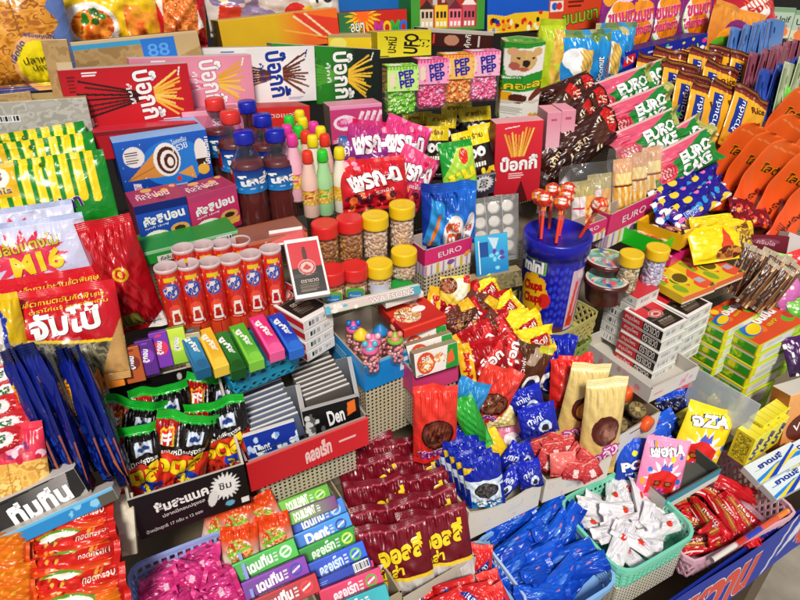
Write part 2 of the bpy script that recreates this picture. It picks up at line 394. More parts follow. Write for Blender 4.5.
def upright(tx, ty, by, wpx, dh=.03, yaw=30):
    """upright round thing: centre of its top, image row of its base centre, width in pixels -> m4 at its base (x axis facing the viewer), radius, height"""
    p = hit(tx, ty, dh); lo, hi = 0, .5
    for _ in range(40):
        mid = (lo+hi)/2
        if proj(p-ZU*mid)[1] < by: lo = mid
        else: hi = mid
    r = plen(p, RGT, wpx)/2; q = p-ZU*lo; f = unit(np.array([-q[0], -q[1], 0]))
    return mat4(q, f, np.cross(ZU, f), ZU), r, lo
def cyl_surf(prof, ang=150, r0=0.):
    """u across the facing side (x axis in the middle), v along the profile"""
    prof = np.asarray(prof, float); L = np.concatenate([[0], np.cumsum(np.linalg.norm(np.diff(prof, axis=0), axis=1))]); L /= L[-1]
    def S(u, v):
        u, v = np.asarray(u, float), np.asarray(v, float); r = np.interp(v, L, prof[:, 0])+r0; z = np.interp(v, L, prof[:, 1]); th = (u-.5)*2*R(ang)
        return np.stack([r*np.cos(th), r*np.sin(th), z], -1)
    return S
class Tray: pass
def tray(name, cat, label, t0, t1, t2, b0=None, h=None, dh=0., zt=None, front=None, left=None, inner='b5a58a', back_up=0., drop=0., th=.002, fronth=None, mat='card', res=1.0, group=None, backart=None, curve=0.):
    """open carton given by its near rim corner and the two rim corners beside it"""
    m4, w, h, d = corner_box(t0, t1, t2, b0, dh, h, zt); z = hit(*t0, dh)[2] if zt is None else zt
    mb = MB(); px = 620/.72
    fh = h-drop
    def wall(o, du, W, H, a, nrm_, Hf=None):
        o, du, nn = (np.asarray(q, float) for q in (o, du, nrm_)); Hf = Hf or (lambda u: H+0*u)
        art = a if isinstance(a, Art) else None; n = int(np.clip(W*px*res, 8, 150)) if art else 14; nv = int(np.clip(H*px*res, 2, 80)) if art else 3
        So = lambda u, v: o+np.outer(u, du)+np.outer(v*Hf(u), (0, 1, 0)); Si = lambda u, v: So(u, v)-nn*th
        mb.surf(So, art or hx(a), n, nv, smooth=False, eps=.0003); mb.surf(Si, hx(inner), 14, 2, smooth=False, flip=True)
        mb.surf(lambda u, v: o+np.outer(u, du)+np.outer(Hf(u), (0, 1, 0))-np.outer(v, nn*th), hx(inner)*1.05, 14, 1, smooth=False)
    fa = front if front is not None else inner; la = left if left is not None else (fa.bg if isinstance(fa, Art) else fa)
    y0 = -h/2
    wall((-w/2, y0, 0), (w, 0, 0), w, fh, fa, (0, 0, 1), (lambda u: fh-curve*h*(1-(2*u-1)**2)) if curve else None)
    wall((-w/2, y0, -d), (0, 0, d), d, h+back_up, la, (-1, 0, 0), lambda u: (h+back_up)*(1-u)+fh*u if drop or back_up else h+0*u)
    wall((w/2, y0, 0), (0, 0, -d), d, h+back_up, la.bg if isinstance(la, Art) else la, (1, 0, 0), lambda u: fh*(1-u)+(h+back_up)*u)
    wall((w/2, y0, -d), (-w, 0, 0), w, h+back_up, inner, (0, 0, -1))
    if backart is not None:
        H = h+back_up; mb.surf(lambda u, v: np.stack([(u-.5)*(w-2*th), y0+v*H, 0*u-d+th+.0005], -1), backart, int(np.clip(w*px*res, 8, 150)), int(np.clip(H*px*res, 8, 80)), smooth=False)
    mb.abox(-w/2+th, y0+.001, -d+th, w/2-th, y0+.003, -th, inner)
    o = obj(name, (mb, [mat]), m4); tag(o, label, cat, group)
    T = Tray(); T.o, T.m4, T.w, T.h, T.d, T.z, T.zb = o, m4, w, h, d, z, z-h
    T.at = lambda x, y, dz=0.: np.array(m4 @ Vector((x*w-w/2, h/2+dz, -y*d)))   # plan position inside, relative to the rim
    return T
def rrect(w, d, r, n=6):
    P = []
    for cx, cy, a0 in ((w/2-r, d/2-r, 0), (-w/2+r, d/2-r, 90), (-w/2+r, -d/2+r, 180), (w/2-r, -d/2+r, 270)):
        for i in range(n+1): a = R(a0+90*i/n); P.append((cx+r*math.cos(a), cy+r*math.sin(a)))
    return np.array(P)
def resample(P, n):
    Q = np.vstack([P, P[:1]]); L = np.concatenate([[0], np.cumsum(np.linalg.norm(np.diff(Q, axis=0), axis=1))]); s = np.linspace(0, L[-1], n+1)[:-1]
    return np.stack([np.interp(s, L, Q[:, 0]), np.interp(s, L, Q[:, 1])], 1)
def basket(name, label, t0, t1, t2, h, col, dh=0., zt=None, taper=.94, r=.02, pattern='grid', pitch=.009, rim=.009, solid=.0, group=None, col2=None, rows=4, rimh=.008):
    m4, w, h, d = corner_box(t0, t1, t2, None, dh, h, zt); z = hit(*t0, dh)[2] if zt is None else zt
    mb = MB(); col2 = col2 or col; Pt = rrect(w, d, r); n = int((2*w+2*d)/pitch)
    T0 = resample(Pt, n); B0 = resample(rrect(w*taper, d*taper, r*.8), n)
    # local: x right, y up, z toward front; plan coords (px,py)->(x, z=-d/2+py)
    def p3(q, y): return np.array([q[0], y, -d/2-q[1]])
    lv = lambda i, f: p3(B0[i%n]*(1-f)+T0[i%n]*f, -h/2+f*(h-rimh))
    ct = np.array([0, 0, -d/2])
    rp = resample(Pt, 48); k = len(rp); ring = []
    for prf in ((0, 0), (rim, 0), (rim, rimh), (0, rimh)):
        ring.append([p3(q*(1+(prf[0])/max(np.linalg.norm(q), 1e-6)), h/2-rimh+prf[1]) for q in rp])
    V = np.array(ring).reshape(-1, 3); F = [[a*k+j, a*k+(j+1)%k, ((a+1)%4)*k+(j+1)%k, ((a+1)%4)*k+j] for a in range(4) for j in range(k)]
    mb.add(V, F, col)
    for i in range(n):
        o = lv(i, .5)-ct; o[1] = 0; nn = unit(o) if np.linalg.norm(o) else (0, 0, 1)
        tn = lv(i+1, .5)-lv(i-1, .5); nn = unit(np.cross(tn, (0, 1, 0)))
        if pattern == 'grid' or pattern == 'slot': mb.bar(lv(i, 0), lv(i, 1), nn, pitch*.34, .0016, col2)
        elif pattern == 'tri':
            mb.bar(lv(i, solid), lv(i+1, .5), nn, pitch*.26, .0016, col2); mb.bar(lv(i+1, solid), lv(i, .5), nn, pitch*.26, .0016, col2)
            mb.bar(lv(i, .5), lv(i+1, 1), nn, pitch*.26, .0016, col2); mb.bar(lv(i+1, .5), lv(i, 1), nn, pitch*.26, .0016, col2)
        elif pattern == 'diag':
            K = max(2, int(rows/2))
            for q in range(K):
                f0, f1 = q/K, (q+1)/K
                mb.bar(lv(i, f0), lv(i+1, f1), nn, pitch*.3, .0016, col2); mb.bar(lv(i+1, f0), lv(i, f1), nn, pitch*.3, .0016, col2)
        for q in range(1, rows):
            f = q/rows
            if pattern in ('grid', 'slot') or (pattern == 'tri' and f == .5): mb.bar(lv(i, f), lv(i+1, f), nn, pitch*(.34 if pattern == 'grid' else .6), .0016, col2)
        if solid: mb.add([lv(i, 0), lv(i+1, 0), lv(i+1, solid), lv(i, solid)], [[0, 1, 2, 3]], col2)
    bt = [p3(q, -h/2) for q in B0]; mb.add(bt+[np.mean(bt, 0)], [[i, (i+1)%n, n] for i in range(n)], col2)
    o = obj(name, (mb, ['plastic']), m4); tag(o, label, 'basket', group)
    T = Tray(); T.o, T.m4, T.w, T.h, T.d, T.z, T.zb = o, m4, w, h, d, z, z-h
    T.at = lambda x, y, dz=0.: np.array(m4 @ Vector((x*w-w/2, h/2+dz, -y*d)))
    return T
def scatter(kind, T, spots, labels, seed=1, dz=-.01, tilt=25, lay=.012, nrm0=None):
    """flow packs tipped into a basket: spots are photo pixels (x, y, angle)"""
    g = random.Random(seed); n = len(spots)
    for i, s in enumerate(spots):
        px, py, a = s[:3]; up = dz+g.uniform(0, lay)
        nn = unit(np.array([g.gauss(0, math.tan(R(tilt))*.6), g.gauss(-.15, math.tan(R(tilt))*.6), 1.])) if nrm0 is None else unit(np.array(nrm0)+np.array([g.gauss(0, .15), g.gauss(0, .15), g.gauss(0, .15)]))
        c, u, v, n_ = frame(px, py, nn, a, up, T.z)
        k = kind[i % len(kind)] if isinstance(kind, list) else kind
        k.put(mat4(c, u, v, n_), labels(i) if callable(labels) else labels)
def row(kind, a, b, n, nr, ang, labels, dh=0., z=None, jit=0., seed=1, jn=.05, dh2=None):
    """n copies with centres from photo pixel a to b, all leaning the same way"""
    g = random.Random(seed)
    for i in range(n):
        f = i/(n-1) if n > 1 else 0
        px, py = a[0]*(1-f)+b[0]*f+g.uniform(-jit, jit), a[1]*(1-f)+b[1]*f+g.uniform(-jit, jit)
        an = ang if not isinstance(ang, tuple) else ang[0]*(1-f)+ang[1]*f
        h_ = dh if dh2 is None else dh*(1-f)+dh2*f
        c, u, v, nn = frame(px, py, unit(np.array(nr)+np.array([g.gauss(0, jn), g.gauss(0, jn), g.gauss(0, jn)])), None if an is None else an+g.uniform(-3, 3)*(jit > 0), h_, z)
        k = kind[i % len(kind)] if isinstance(kind, list) else kind
        k.put(mat4(c, u, v, nn), labels(i) if callable(labels) else labels)
def size_at(px, py, wpx, hpx, n=None, ang=None, dh=0., z=None):
    c, u, v, n = frame(px, py, n, ang, dh, z); return plen(c, u, wpx), plen(c, v, hpx)
def perf_box(mb, x0, y0, z0, x1, y1, z1, col, H):
    for q in ([(x0, y0, z0), (x1, y0, z0), (x1, y0, z1), (x0, y0, z1)], [(x0, y0, z1), (x1, y0, z1), (x1, y1, z1), (x0, y1, z1)], [(x0, y1, z0), (x0, y0, z0), (x0, y0, z1), (x0, y1, z1)], [(x1, y0, z0), (x1, y1, z0), (x1, y1, z1), (x1, y0, z1)]):
        mb.add(q, [[0, 1, 2, 3]], col); q = np.array(q); d = q.max(0)-q.min(0); ax = [i for i in range(3) if d[i] > 1e-6]; H += [(p[ax[0]], p[ax[1]], 0) for p in q]
def perf_obj(name, boxes, col='d8cbb0', pitch=.0055, m4=None):
    mb, H = MB(), []
    for b in boxes: perf_box(mb, *b, col, H)
    me = mb.mesh(name, ['perf']); at = me.attributes.new('holes', 'FLOAT_VECTOR', 'POINT'); at.data.foreach_set('vector', (np.array(H)/pitch).astype(np.float32).ravel())
    return obj(name, me, m4)
def slab(name, cat, label, px, py, wpx, hpx, t, art, side='dddddd', n=None, ang=None, dh=0., group=None, z=None, **kw):
    m, w, h = lean_panel(px, py, wpx, hpx, n, ang, dh, z)
    o = obj(name, panelbox(w, h, t, art, side, **kw), m); return tag(o, label, cat, group)
def sack(name, cat, label, px, py, wpx, hpx, t, art, n=None, ang=None, dh=0., group=None, z=None, **kw):
    m, w, h = lean_panel(px, py, wpx, hpx, n, ang, dh, z)
    o = obj(name, pouch(w, h, t, art, **kw), m); return tag(o, label, cat, group)
V = nrm(6)          # standing upright, facing the front of the stall
# ============================================================ biscuit stick boxes in the top row
def sticks(a, x0, y0, x1, ymid, sp, n, cols, w, seed=1):
    g = random.Random(seed)
    for i in range(n):
        f = i/(n-1)-.5; a.line(x0, ymid+f*y0, x1+g.uniform(-.12, .05), ymid+f*sp, w, g.choice(cols))
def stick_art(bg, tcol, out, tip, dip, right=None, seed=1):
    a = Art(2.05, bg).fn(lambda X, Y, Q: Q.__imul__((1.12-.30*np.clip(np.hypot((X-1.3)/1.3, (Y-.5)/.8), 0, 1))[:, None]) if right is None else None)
    if right: a.grad(bg, right, 'x', .5, .75)
    if right: a.food(.45, .5, .5, .5, ['3a8a2c', '4fa03a', bg, '2d7a22'], 9, 4)
    sticks(a, 1.2, .12, .3, .5, .62, 7, dip, .035, seed); sticks(a, 1.42, .2, 1.86, .52, .75, 13, tip, .032, seed+3)
    a.text('ป๊อกกี้', 1.33, .52, .36, tcol, .80, -84, out=out, ow=.05, b=.03)
    a.text('คุ้กกี้', 1.03, .55, .10, tcol, .34, -84); a.fine(.10, .62, .24, .9, 5, out if out else tcol).fine(.34, .86, .62, .95, 2, tcol).fine(.06, .26, .15, .55, 6, out if out else tcol).fine(1.5, .04, 1.85, .1, 2, tcol).bar(.29, .06, .36, .2, 4); a.rect(.16, .04, .27, .2, 'e8e4e0'); a.rect(.29, .06, .36, .2, 'e8e4e0')
    a.line(1.86, .8, 1.9, .95, .02, tcol)
    return a
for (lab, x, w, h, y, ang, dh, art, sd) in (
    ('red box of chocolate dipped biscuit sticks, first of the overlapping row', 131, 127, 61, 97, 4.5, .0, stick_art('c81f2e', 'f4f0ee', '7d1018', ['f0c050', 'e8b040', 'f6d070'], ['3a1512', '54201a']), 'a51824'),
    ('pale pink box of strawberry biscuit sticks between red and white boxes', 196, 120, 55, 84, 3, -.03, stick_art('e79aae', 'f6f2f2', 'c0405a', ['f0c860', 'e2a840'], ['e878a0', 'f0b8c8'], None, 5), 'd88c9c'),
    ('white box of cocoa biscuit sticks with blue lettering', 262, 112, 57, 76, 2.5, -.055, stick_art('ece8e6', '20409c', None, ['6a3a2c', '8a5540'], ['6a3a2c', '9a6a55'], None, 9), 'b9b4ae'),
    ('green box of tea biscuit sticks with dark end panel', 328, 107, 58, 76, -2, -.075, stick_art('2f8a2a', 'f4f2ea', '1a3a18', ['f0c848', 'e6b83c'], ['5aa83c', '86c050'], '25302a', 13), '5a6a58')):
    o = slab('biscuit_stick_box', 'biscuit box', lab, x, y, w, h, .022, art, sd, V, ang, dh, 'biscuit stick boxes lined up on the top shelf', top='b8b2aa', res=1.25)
# boxes lying below that row
a = Art(3.6, 'b81c2c').text('ลูกกวาด', 2.6, .6, .3, 'e8a8a8', .8).rect(0, .85, 3.6, 1, '8a1420')
slab('biscuit_stick_box', 'biscuit box', 'dark red flat box under the first biscuit stick box', 150, 141, 104, 28, .05, a, '8a1420', V, 6, -.01, top='c83040')
a = Art(2.2, 'd87f98').rect(0, .8, 2.2, 1, 'e8a8b8').text('รสนม', 1.4, .5, .3, 'f4e6e6', .7)
slab('biscuit_stick_box', 'biscuit box', 'dusty pink flat box behind the cola bottle caps', 214, 122, 60, 24, .05, a, 'c07088', V, 5, -.035)
a = Art(2.3, 'd2322c').text('สตอเบอรี่', 1.2, .7, .22, 'f0c8b8', 1.2)
slab('biscuit_stick_box', 'biscuit box', 'bright red flat box under the white biscuit stick box', 280, 120, 62, 26, .05, a, 'b02a26', V, 3, -.06)
a = Art(1.25, 'c8447c').ell(.35, .55, .28, .2, 'f2dfe6').food(.3, .55, .16, .12, ['d84a90', 'f0a0c0'], 12)
for i in range(4): a.line(.62+i*.15, .38, .78+i*.15, .82, .09, 'f2d8e0').line(.66+i*.15, .42, .76+i*.15, .7, .03, 'e080a8')
a.text('สตรอ', .3, .12, .1, 'f0dfe6').rect(0, .9, 1.25, 1, 'e09ab8')
slab('wafer_box', 'wafer box', 'magenta strawberry wafer box below the green biscuit stick box', 357, 124, 52, 38, .045, a, '8a3a54', nrm(6, 12), 5, -.06, top='d894a8', left='8a7a6c')
# ============================================================ far upper corner: crackers and crisps
a = Art(.82, 'd9952f').foodrect(0, 0, .82, 1, ['b06c1c', 'd08c2a', 'e0a440', 'a05e18', 'd89834'], 22, 3, .55)
a.line(.44, 0, .36, 1, .012, '9a6420').rect(0, 0, .82, .05, '3a4a8c').fn(lambda X, Y, Q: Q.__setitem__((X > .70+.035*np.sin(Y*26)), hx('6a80b4')))
a.ell(.52, .22, .24, .24, 'e8b070').ell(.52, .22, .205, .185, 'f0dc18').text('ปลาหมึก', .52, .26, .06, '5a5214', .3, 4).text('ปรุงรส', .54, .19, .06, '5a5214', .22, 4).text('เผ็ดนิด', .34, .33, .05, '2a4a9c', .2, 50).text('อร่อยทุกคำ', .55, .44, .045, '2a4a9c', .24, -8)
sack('cracker_bag', 'cracker bag', 'big clear bag of golden squid crackers with round yellow label', 22, 30, 98, 130, .035, a, nrm(12, 8), 3, .0, pinch=.01, seed=3, back='c08030', wr=.6)
def carton_art():
    return Art(1.7, 'b4b0a6').foodrect(0, 0, 1.7, 1, ['b8b4aa', 'aeaaa0', 'c0bcb2', 'a8a49a'], 6, 3).text('พร้อมทาน', 1.1, .25, .18, 'd2cec6', .8).bar(.25, .5, .62, .66)
slab('cardboard_carton', 'carton', 'dusty grey carton front below the squid cracker bag', 36, 120, 112, 40, .06, carton_art(), 'a8977a', nrm(6, 6), 4, .0, top='b09a70')
slab('cardboard_flap', 'cardboard', 'brown cardboard flap taped beside the round yellow label', 60, 68, 26, 58, .004, Art(.5, 'a98a5a').foodrect(0, 0, .5, 1, ['a98a5a', 'b29464', '9f8052'], 5).rect(.2, .35, .5, .6, 'c2b08a'), '9a7c50', nrm(10, 14), 2, .02)
slab('cardboard_flap', 'cardboard', 'brown cardboard edge under the squid cracker bag', 10, 102, 46, 18, .004, Art(2.5, 'ac8e60').foodrect(0, 0, 2.5, 1, ['ac8e60', 'b89a6c', 'a08254'], 5), '9a7c50', nrm(8, 6), 6, .015)
# crisps bags in a kraft tray
a = Art(1.25, 'eebd16').grad('eebd16', 'f6d02c').ell(.32, .34, .38, .33, 'efe9e4').food(.36, .36, .28, .22, ['d8681c', 'e88a2c', 'f0a23a', 'c8541a'], 10, 2).dots(.2, .4, .5, .55, 7, .05, ['3c8a2c', '2c6a24'], 3)
a.foodrect(.8, 0, 1.25, .62, ['d8681c', 'e88a2c', 'f0a23a', 'eebd16'], 7, 8).text('สูตร', .62, .85, .15, '26389c', .24, 60, out='f4f0e8').text('กุ้งกรอบ', .42, .10, .09, 'f6f0ea', .5, 10, out='2a2a4c').rect(0, .75, .1, 1, '2a3a8c')
sack('crisps_bag', 'crisps bag', 'yellow crisps bag picturing orange shrimp on a white plate', 111, 16, 96, 76, .04, a, nrm(14, 6), 2, -.03, seed=8, back='d8a010')
a = Art(.85, 'c01c2c').grad('a81424', 'd42434').rect(.35, .82, .85, 1, '2438a0').poly([(.02, .62), (.6, .78), (.8, .3), (.3, .05)], 'f0e8e0').foodrect(.12, .2, .7, .66, ['e07a34', 'ee9a4a', 'c8602a', 'd98a44'], 15, 5, .6).ell(.2, .9, .2, .12, 'f0dc30')
sack('crisps_bag', 'crisps bag', 'red crisps bag with noodle picture beside the yellow crisps bag', 180, 12, 52, 74, .04, a, nrm(14, 6), -4, -.03, seed=9, back='8a1420')
a = Art(3.4, 'a88a5c').foodrect(0, 0, 3.4, 1, ['a88a5c', 'b29464', '9c7e50'], 4).rect(0, .72, 3.4, .9, '3f9cc4').rect(1.9, .2, 2.75, .9, '2a78c8').text('88', 2.3, .5, .4, '60a0e0').rect(0, .88, 3.4, 1, 'c8b088').poly([(2.75, .2), (3.4, .5), (3.4, .9), (2.75, .9)], 'c0a67a')
slab('kraft_tray', 'tray', 'kraft cardboard tray with blue band holding the crisps bags', 135, 52, 136, 32, .10, a, '9c7e50', nrm(8, 6), 6, -.01, top='6a5238')
# illustrated bag and cartons behind the biscuit sticks
a = Art(1.9, 'cfc4bc').food(.7, .6, .45, .4, ['9a86a4', '8a7698', 'c8b8b0'], 5).poly([(.05, .05), (.35, 0), (.42, .5), (.15, .6)], 'c83a24').ell(1.2, .3, .18, .22, 'c82a20').dots(.1, .6, 1.8, .95, 14, .1, ['f2ece2', 'e8d8a0', 'b84a30', '8a7698'], 5).poly([(1.3, .4), (1.45, .1), (1.6, .5)], 'e8c020').ell(1.62, .6, .2, .3, 'e8e4de').text('10', 1.66, .62, .25, '383030')
sack('snack_bag', 'snack bag', 'white snack bag with grey cartoon pig beside the blue box', 275, 6, 132, 52, .04, a, nrm(12, 4), 4, -.10, seed=12)
a = Art(3.1, 'e0a818').grad('d8b020', 'e87428', 'x', .45, .7).poly([(1.9, 1), (2.5, .2), (3.1, .0), (3.1, .7)], 'dc4428').line(1.9, .9, 2.6, .25, .05, 'f4d8b0').line(2.2, .95, 2.9, .2, .05, 'f4d8b0').line(1.6, .55, 2.9, .15, .04, 'f0b050')
slab('display_carton', 'carton', 'yellow and orange sunburst carton standing behind the white biscuit box', 282, 32, 118, 36, .06, a, '8a6a20', nrm(6, 4), 7, -.075, top='b8a060')
slab('display_carton', 'carton', 'plain blue carton above the rainbow lettered carton', 372, 5, 66, 20, .06, Art(3, '1f6fb8').rect(0, 0, 3, .15, '185a98'), '185a98', nrm(6, 4), 3, -.13)
a = Art(2.9, '2f7a3a').star(1.0, .75, .45, .75, 18, 'e8d020').star(1.0, .75, .25, .6, 14, 'f08020').grad('00000', '00000') if False else Art(2.9, 'c83020').poly([(0, 0), (1.0, 0), (.7, 1), (0, 1)], '3a7a4a').star(1.0, .85, .3, .8, 20, 'e8c820').star(1.0, .85, .2, .5, 14, 'f07020').rect(1.4, 0, 2.9, .12, '1a1a18')
a.text('ลุยๆ', .75, .35, .45, 'f4f0ea', .55, 4, out='1a1a18')
for i, (ch, cc) in enumerate((('M', 'c83a9c'), ('O', 'e8c820'), ('M', '3ab048'), ('O', '2a78d8'))): a.text(ch, 1.65+i*.36, .32, .5, cc, .34, 0, out='241a18', b=.05)
slab('display_carton', 'carton', 'red carton with rainbow letters and green sunburst end', 374, 24, 68, 26, .06, a, '7a2018', nrm(6, 4), 4, -.10)
# village box, blue box, orange box
a = Art(2.1, 'b83a2a').rect(0, 0, .25, 1, '4a9a3a').rect(1.85, 0, 2.1, 1, '4a9a3a').rect(.5, .55, 1.2, 1, '8a5a50')
for i, (c1, c2) in enumerate((('d8c4a8', '4a2a20'), ('e8c030', '8a3020'), ('e87a8c', '7a2a3a'), ('c85a6a', 'f0e0d8'))):
    x = .25+i*.4; a.rect(x, .08, x+.36, .5+.1*(i % 2), c1).poly([(x-.03, .5+.1*(i % 2)), (x+.39, .5+.1*(i % 2)), (x+.18, .72+.1*(i % 2))], c2)
    for k in range(3): a.rect(x+.04+k*.11, .3, x+.11+k*.11, .44, '3a2420'); a.rect(x+.04+k*.11, .12, x+.11+k*.11, .22, 'f4ead8')
a.rect(.6, .6, .72, 1, 'c8bcb4').rect(.85, .65, .93, 1, 'c8bcb4').rect(.25, 0, 1.85, .07, '4a9a3a').ell(1.72, .9, .12, .12, 'f0c8a0')
slab('biscuit_tin_box', 'biscuit box', 'red box picturing a row of little village houses', 449, 9, 74, 44, .06, a, '3a8a30', nrm(8, 4), 1, -.09)
slab('chocolate_carton', 'carton', 'brown carton strip with white letters in front of the village box', 461, 39, 66, 18, .05, Art(3.6, '4a1c18').rect(0, .8, 3.6, 1, 'c0b6aa').text('คุ้กกี้', 2.2, .4, .4, 'f0e4dc', .7, 86).ell(1.3, .4, .4, .3, 'c08a70').rect(2.75, .1, 2.85, .7, 'd8c8c0').rect(.3, .2, .4, .7, 'd84838'), '381410', nrm(6, 4), -3, -.07, top='b8b0a4')
a = Art(2.2, 'e8d828').grad('f0e040', 'd8c81c').text('UFO', 1.35, .5, .55, '1c1a14', .75, 84, b=.03).text('บะหมี่', .5, .5, .5, '1c1a14', .6, 84).text('ミーゴ', 1.85, .5, .55, '2a2818', .3, 84)
slab('noodle_box', 'noodle box', 'bright yellow box with black sideways letters behind the clear sweet boxes', 405, 44, 54, 26, .04, a, 'b0a018', nrm(6, 4), 3, -.065, top='b8a868')
slab('noodle_box', 'noodle box', 'pale yellow lemon box wedged above the green biscuit stick box', 357, 42, 56, 16, .04, Art(3.5, 'e8c828').ell(.6, .4, .5, .4, 'f4e070').rect(0, .8, 3.5, 1, 'b0a070').ell(3.0, .4, .4, .35, 'f0e4a0'), 'a89058', nrm(6, 4), 1, -.085, top='b09c78')
a = Art(2.1, '1a5fc0').rect(0, 0, 2.1, .48, 'e8c020').dots(.1, .05, 2.0, .5, 26, .07, ['d83020', '1c3a9c', 'f4e8c0', '241c18', 'e8a018'], 4).poly([(0, .5), (.6, .42), (1.3, .55), (2.1, .46), (2.1, .56), (0, .6)], '1a5fc0').rect(0, .92, 2.1, 1, '3a8ad8')
slab('display_carton', 'carton', 'blue carton with yellow confetti base above the koala box', 519, 12, 62, 40, .05, a, '154a98', nrm(8, 4), 4, -.09)
a = Art(2.0, 'd8502c').text('ขนมขา', 1.2, .35, .28, '8ac83a', 1.2, 6, out='3a4a1c').rect(.15, .55, .6, .85, 'e8dcd0').ell(.3, .7, .1, .1, '2a6ac0').ell(.45, .7, .1, .1, 'd83a30').fine(.75, .6, 1.4, .85, 2, '7a2418')
slab('display_carton', 'carton', 'orange carton with wavy green letters behind the coconut wafers', 575, 12, 58, 36, .05, a, 'a83a20', nrm(8, 4), 5, -.09)
# ============================================================ clear boxes of candy drops
CL = [('apple green', '7ac82c', 'c8e890', (403, 92)), ('rose pink', 'e84a8c', 'f4a8c8', (433, 85)), ('orange', 'f08a20', 'f8c070', (458, 80)), ('bubblegum pink', 'f06aa0', 'f8b8d0', (484, 77))]
for nm, c1, c2, (x, y) in CL:
    m, w, h = lean_panel(x, y, 31, 50, nrm(4, 14), 3, 0.)
    t = .028; root = empty('candy_drop_box', m); tag(root, 'clear box of %s candy drops with purple lettered label' % nm, 'candy box', 'clear boxes of candy drops in a row')
    mb = MB(); mb.abox(-w/2, -h/2, -t, w/2, h/2, 0, 'ffffff'); obj('case', (mb, ['clear']), None, root)
    mb = MB(); g = random.Random(x); mb.abox(-w/2+.004, -h/2+.002, -t+.004, w/2-.004, h*.06, -.004, c1)
    for i in range(170):
        r = .0041; px_, py_ = g.uniform(-w/2+r, w/2-r), g.uniform(-h/2+r, h*.12)
        k = g.choice((0, 0, 1)); p = (px_, py_, -r-g.uniform(.0003, .001)) if k == 0 else (-w/2+r+.0006, py_, g.uniform(-t+r, -r))
        mb.blob(p, r, c1 if g.random() < .7 else c2, 7)
    o = obj('candy_drops', (mb, ['gloss']), None, root); o['kind'] = 'stuff'
    a = Art(1.2, c2).stripes(0, .85, 1.2, 1, .12, .5, c1).dots(0, 0, 1.2, 1, 12, .05, [c1], 3).ell(.2, .45, .12, .3, 'e8d8c0').text('PEP', .72, .68, .3, '3c2a9c', .55, 8, out='f4f0f8', b=.04).text('PEP', .76, .32, .3, '3c2a9c', .55, 8, out='f4f0f8', b=.04)
    mb = MB(); mb.surf(lambda u, v: np.stack([(u-.5)*w, h*.02+v*h*.48, 0*u+.0006], -1), a, 30, 26, smooth=False)
    mb.surf(lambda u, v: np.stack([(u-.5)*w, 0*u+h/2+.0006, -v*t], -1), Art(1.2, c2).stripes(0, 0, 1.2, 1, .2, .5, c1).rect(.2, .2, .6, .8, 'e8e4dc').rect(.7, .3, 1, .7, c1), 20, 16, smooth=False)
    obj('label', (mb, ['card']), None, root)
# ============================================================ koala hexagonal box
p, w_, h_ = upright(521, 33, 106, 46, .06)
m, r, h = upright(523, 40, 118, 47, .045)
root = empty('koala_biscuit_box', m); tag(root, 'tall six sided green and white biscuit box with a cartoon koala', 'biscuit box')
a = Art(1.9, 'f0ece2').fn(lambda X, Y, Q: Q.__setitem__((Y > .55+.05*np.sin(X*3)) , hx('2f9a34'))).poly([(.62, .93), (1.42, .97), (1.36, .66), (.75, .60)], 'f0ece6')
a.ell(1.0, .80, .22, .13, 'd8b478').ell(.82, .9, .09, .05, 'd8b478').ell(1.22, .90, .09, .05, 'd8b478').ell(.84, .9, .05, .03, 'e8a890').ell(1.03, .77, .06, .045, '2a2420').ell(.92, .83, .03, .016, '2a2420').ell(1.15, .83, .03, .016, '2a2420').ell(.86, .73, .09, .05, 'b86858').ell(1.0, .70, .08, .02, 'b86858')
a.poly([(.45, .56), (1.6, .60), (1.6, .44), (.45, .40)], '2f9a34').text('โคอะลา', 1.02, .505, .10, 'f0d428', .8, 4, out='1c5a20', b=.03).text('ช็อกโกแลต', .72, .585, .035, 'f4f0ea', .5, 4)
a.poly([(.5, .40), (.85, .40), (1.0, .28), (.6, .24)], 'e8b028').ell(.95, .33, .15, .06, '5a2c1c').ell(1.3, .40, .2, .05, '7a3c24', 30).fn(lambda X, Y, Q: Q.__setitem__((Y < .3)&(Y > .27+.02*np.sin(X*14)), hx('d8d0c0'))).fine(.7, .12, 1.1, .22, 5, 'a8a49a').dots(.5, .02, 1.5, .1, 12, .05, ['e8b030', '4a9a34', 'f0e8d8'], 6).rect(.4, 0, 1.6, .03, '2f9a34')
hexr = lambda th: r*math.cos(math.pi/6)/np.cos(np.mod(th+math.pi/6+.30, math.pi/3)-math.pi/6)
def SK(u, v):
    th = (u-.5)*2*R(175); q = hexr(th); return np.stack([q*np.cos(th), q*np.sin(th), v*h], -1)
mb = MB(); mb.surf(SK, Art(1.9*1.75, '2f9a34') if 0 else a, 100, 110, smooth=False)
obj('body', (mb, ['card']), None, root)
th = np.linspace(0, 2*math.pi, 7)[:-1]-.30; mb = MB(); vt = [(r*1.02*math.cos(q), r*1.02*math.sin(q), h) for q in th]
mb.surf(lambda u, v: np.stack([hexr(u*2*math.pi)*v*np.cos(u*2*math.pi), hexr(u*2*math.pi)*v*np.sin(u*2*math.pi), 0*u+h+.0004], -1), Art(1, '6aa83c').dots(0, 0, 1, 1, 16, .1, ['3a8a2c', 'c8c070', '8ab850', 'd8c890'], 3), 60, 14, smooth=False)
obj('lid', (mb, ['card']), None, root)
a = Art(.4, 'b8c828').food(.25, .5, .14, .4, ['e0c060', 'd8b048', 'c8d040'], 8)
sack('wafer_bag', 'wafer bag', 'yellow green wafer bag tucked behind the koala box', 548, 66, 26, 92, .04, a, V, 2, -.04, seed=15)
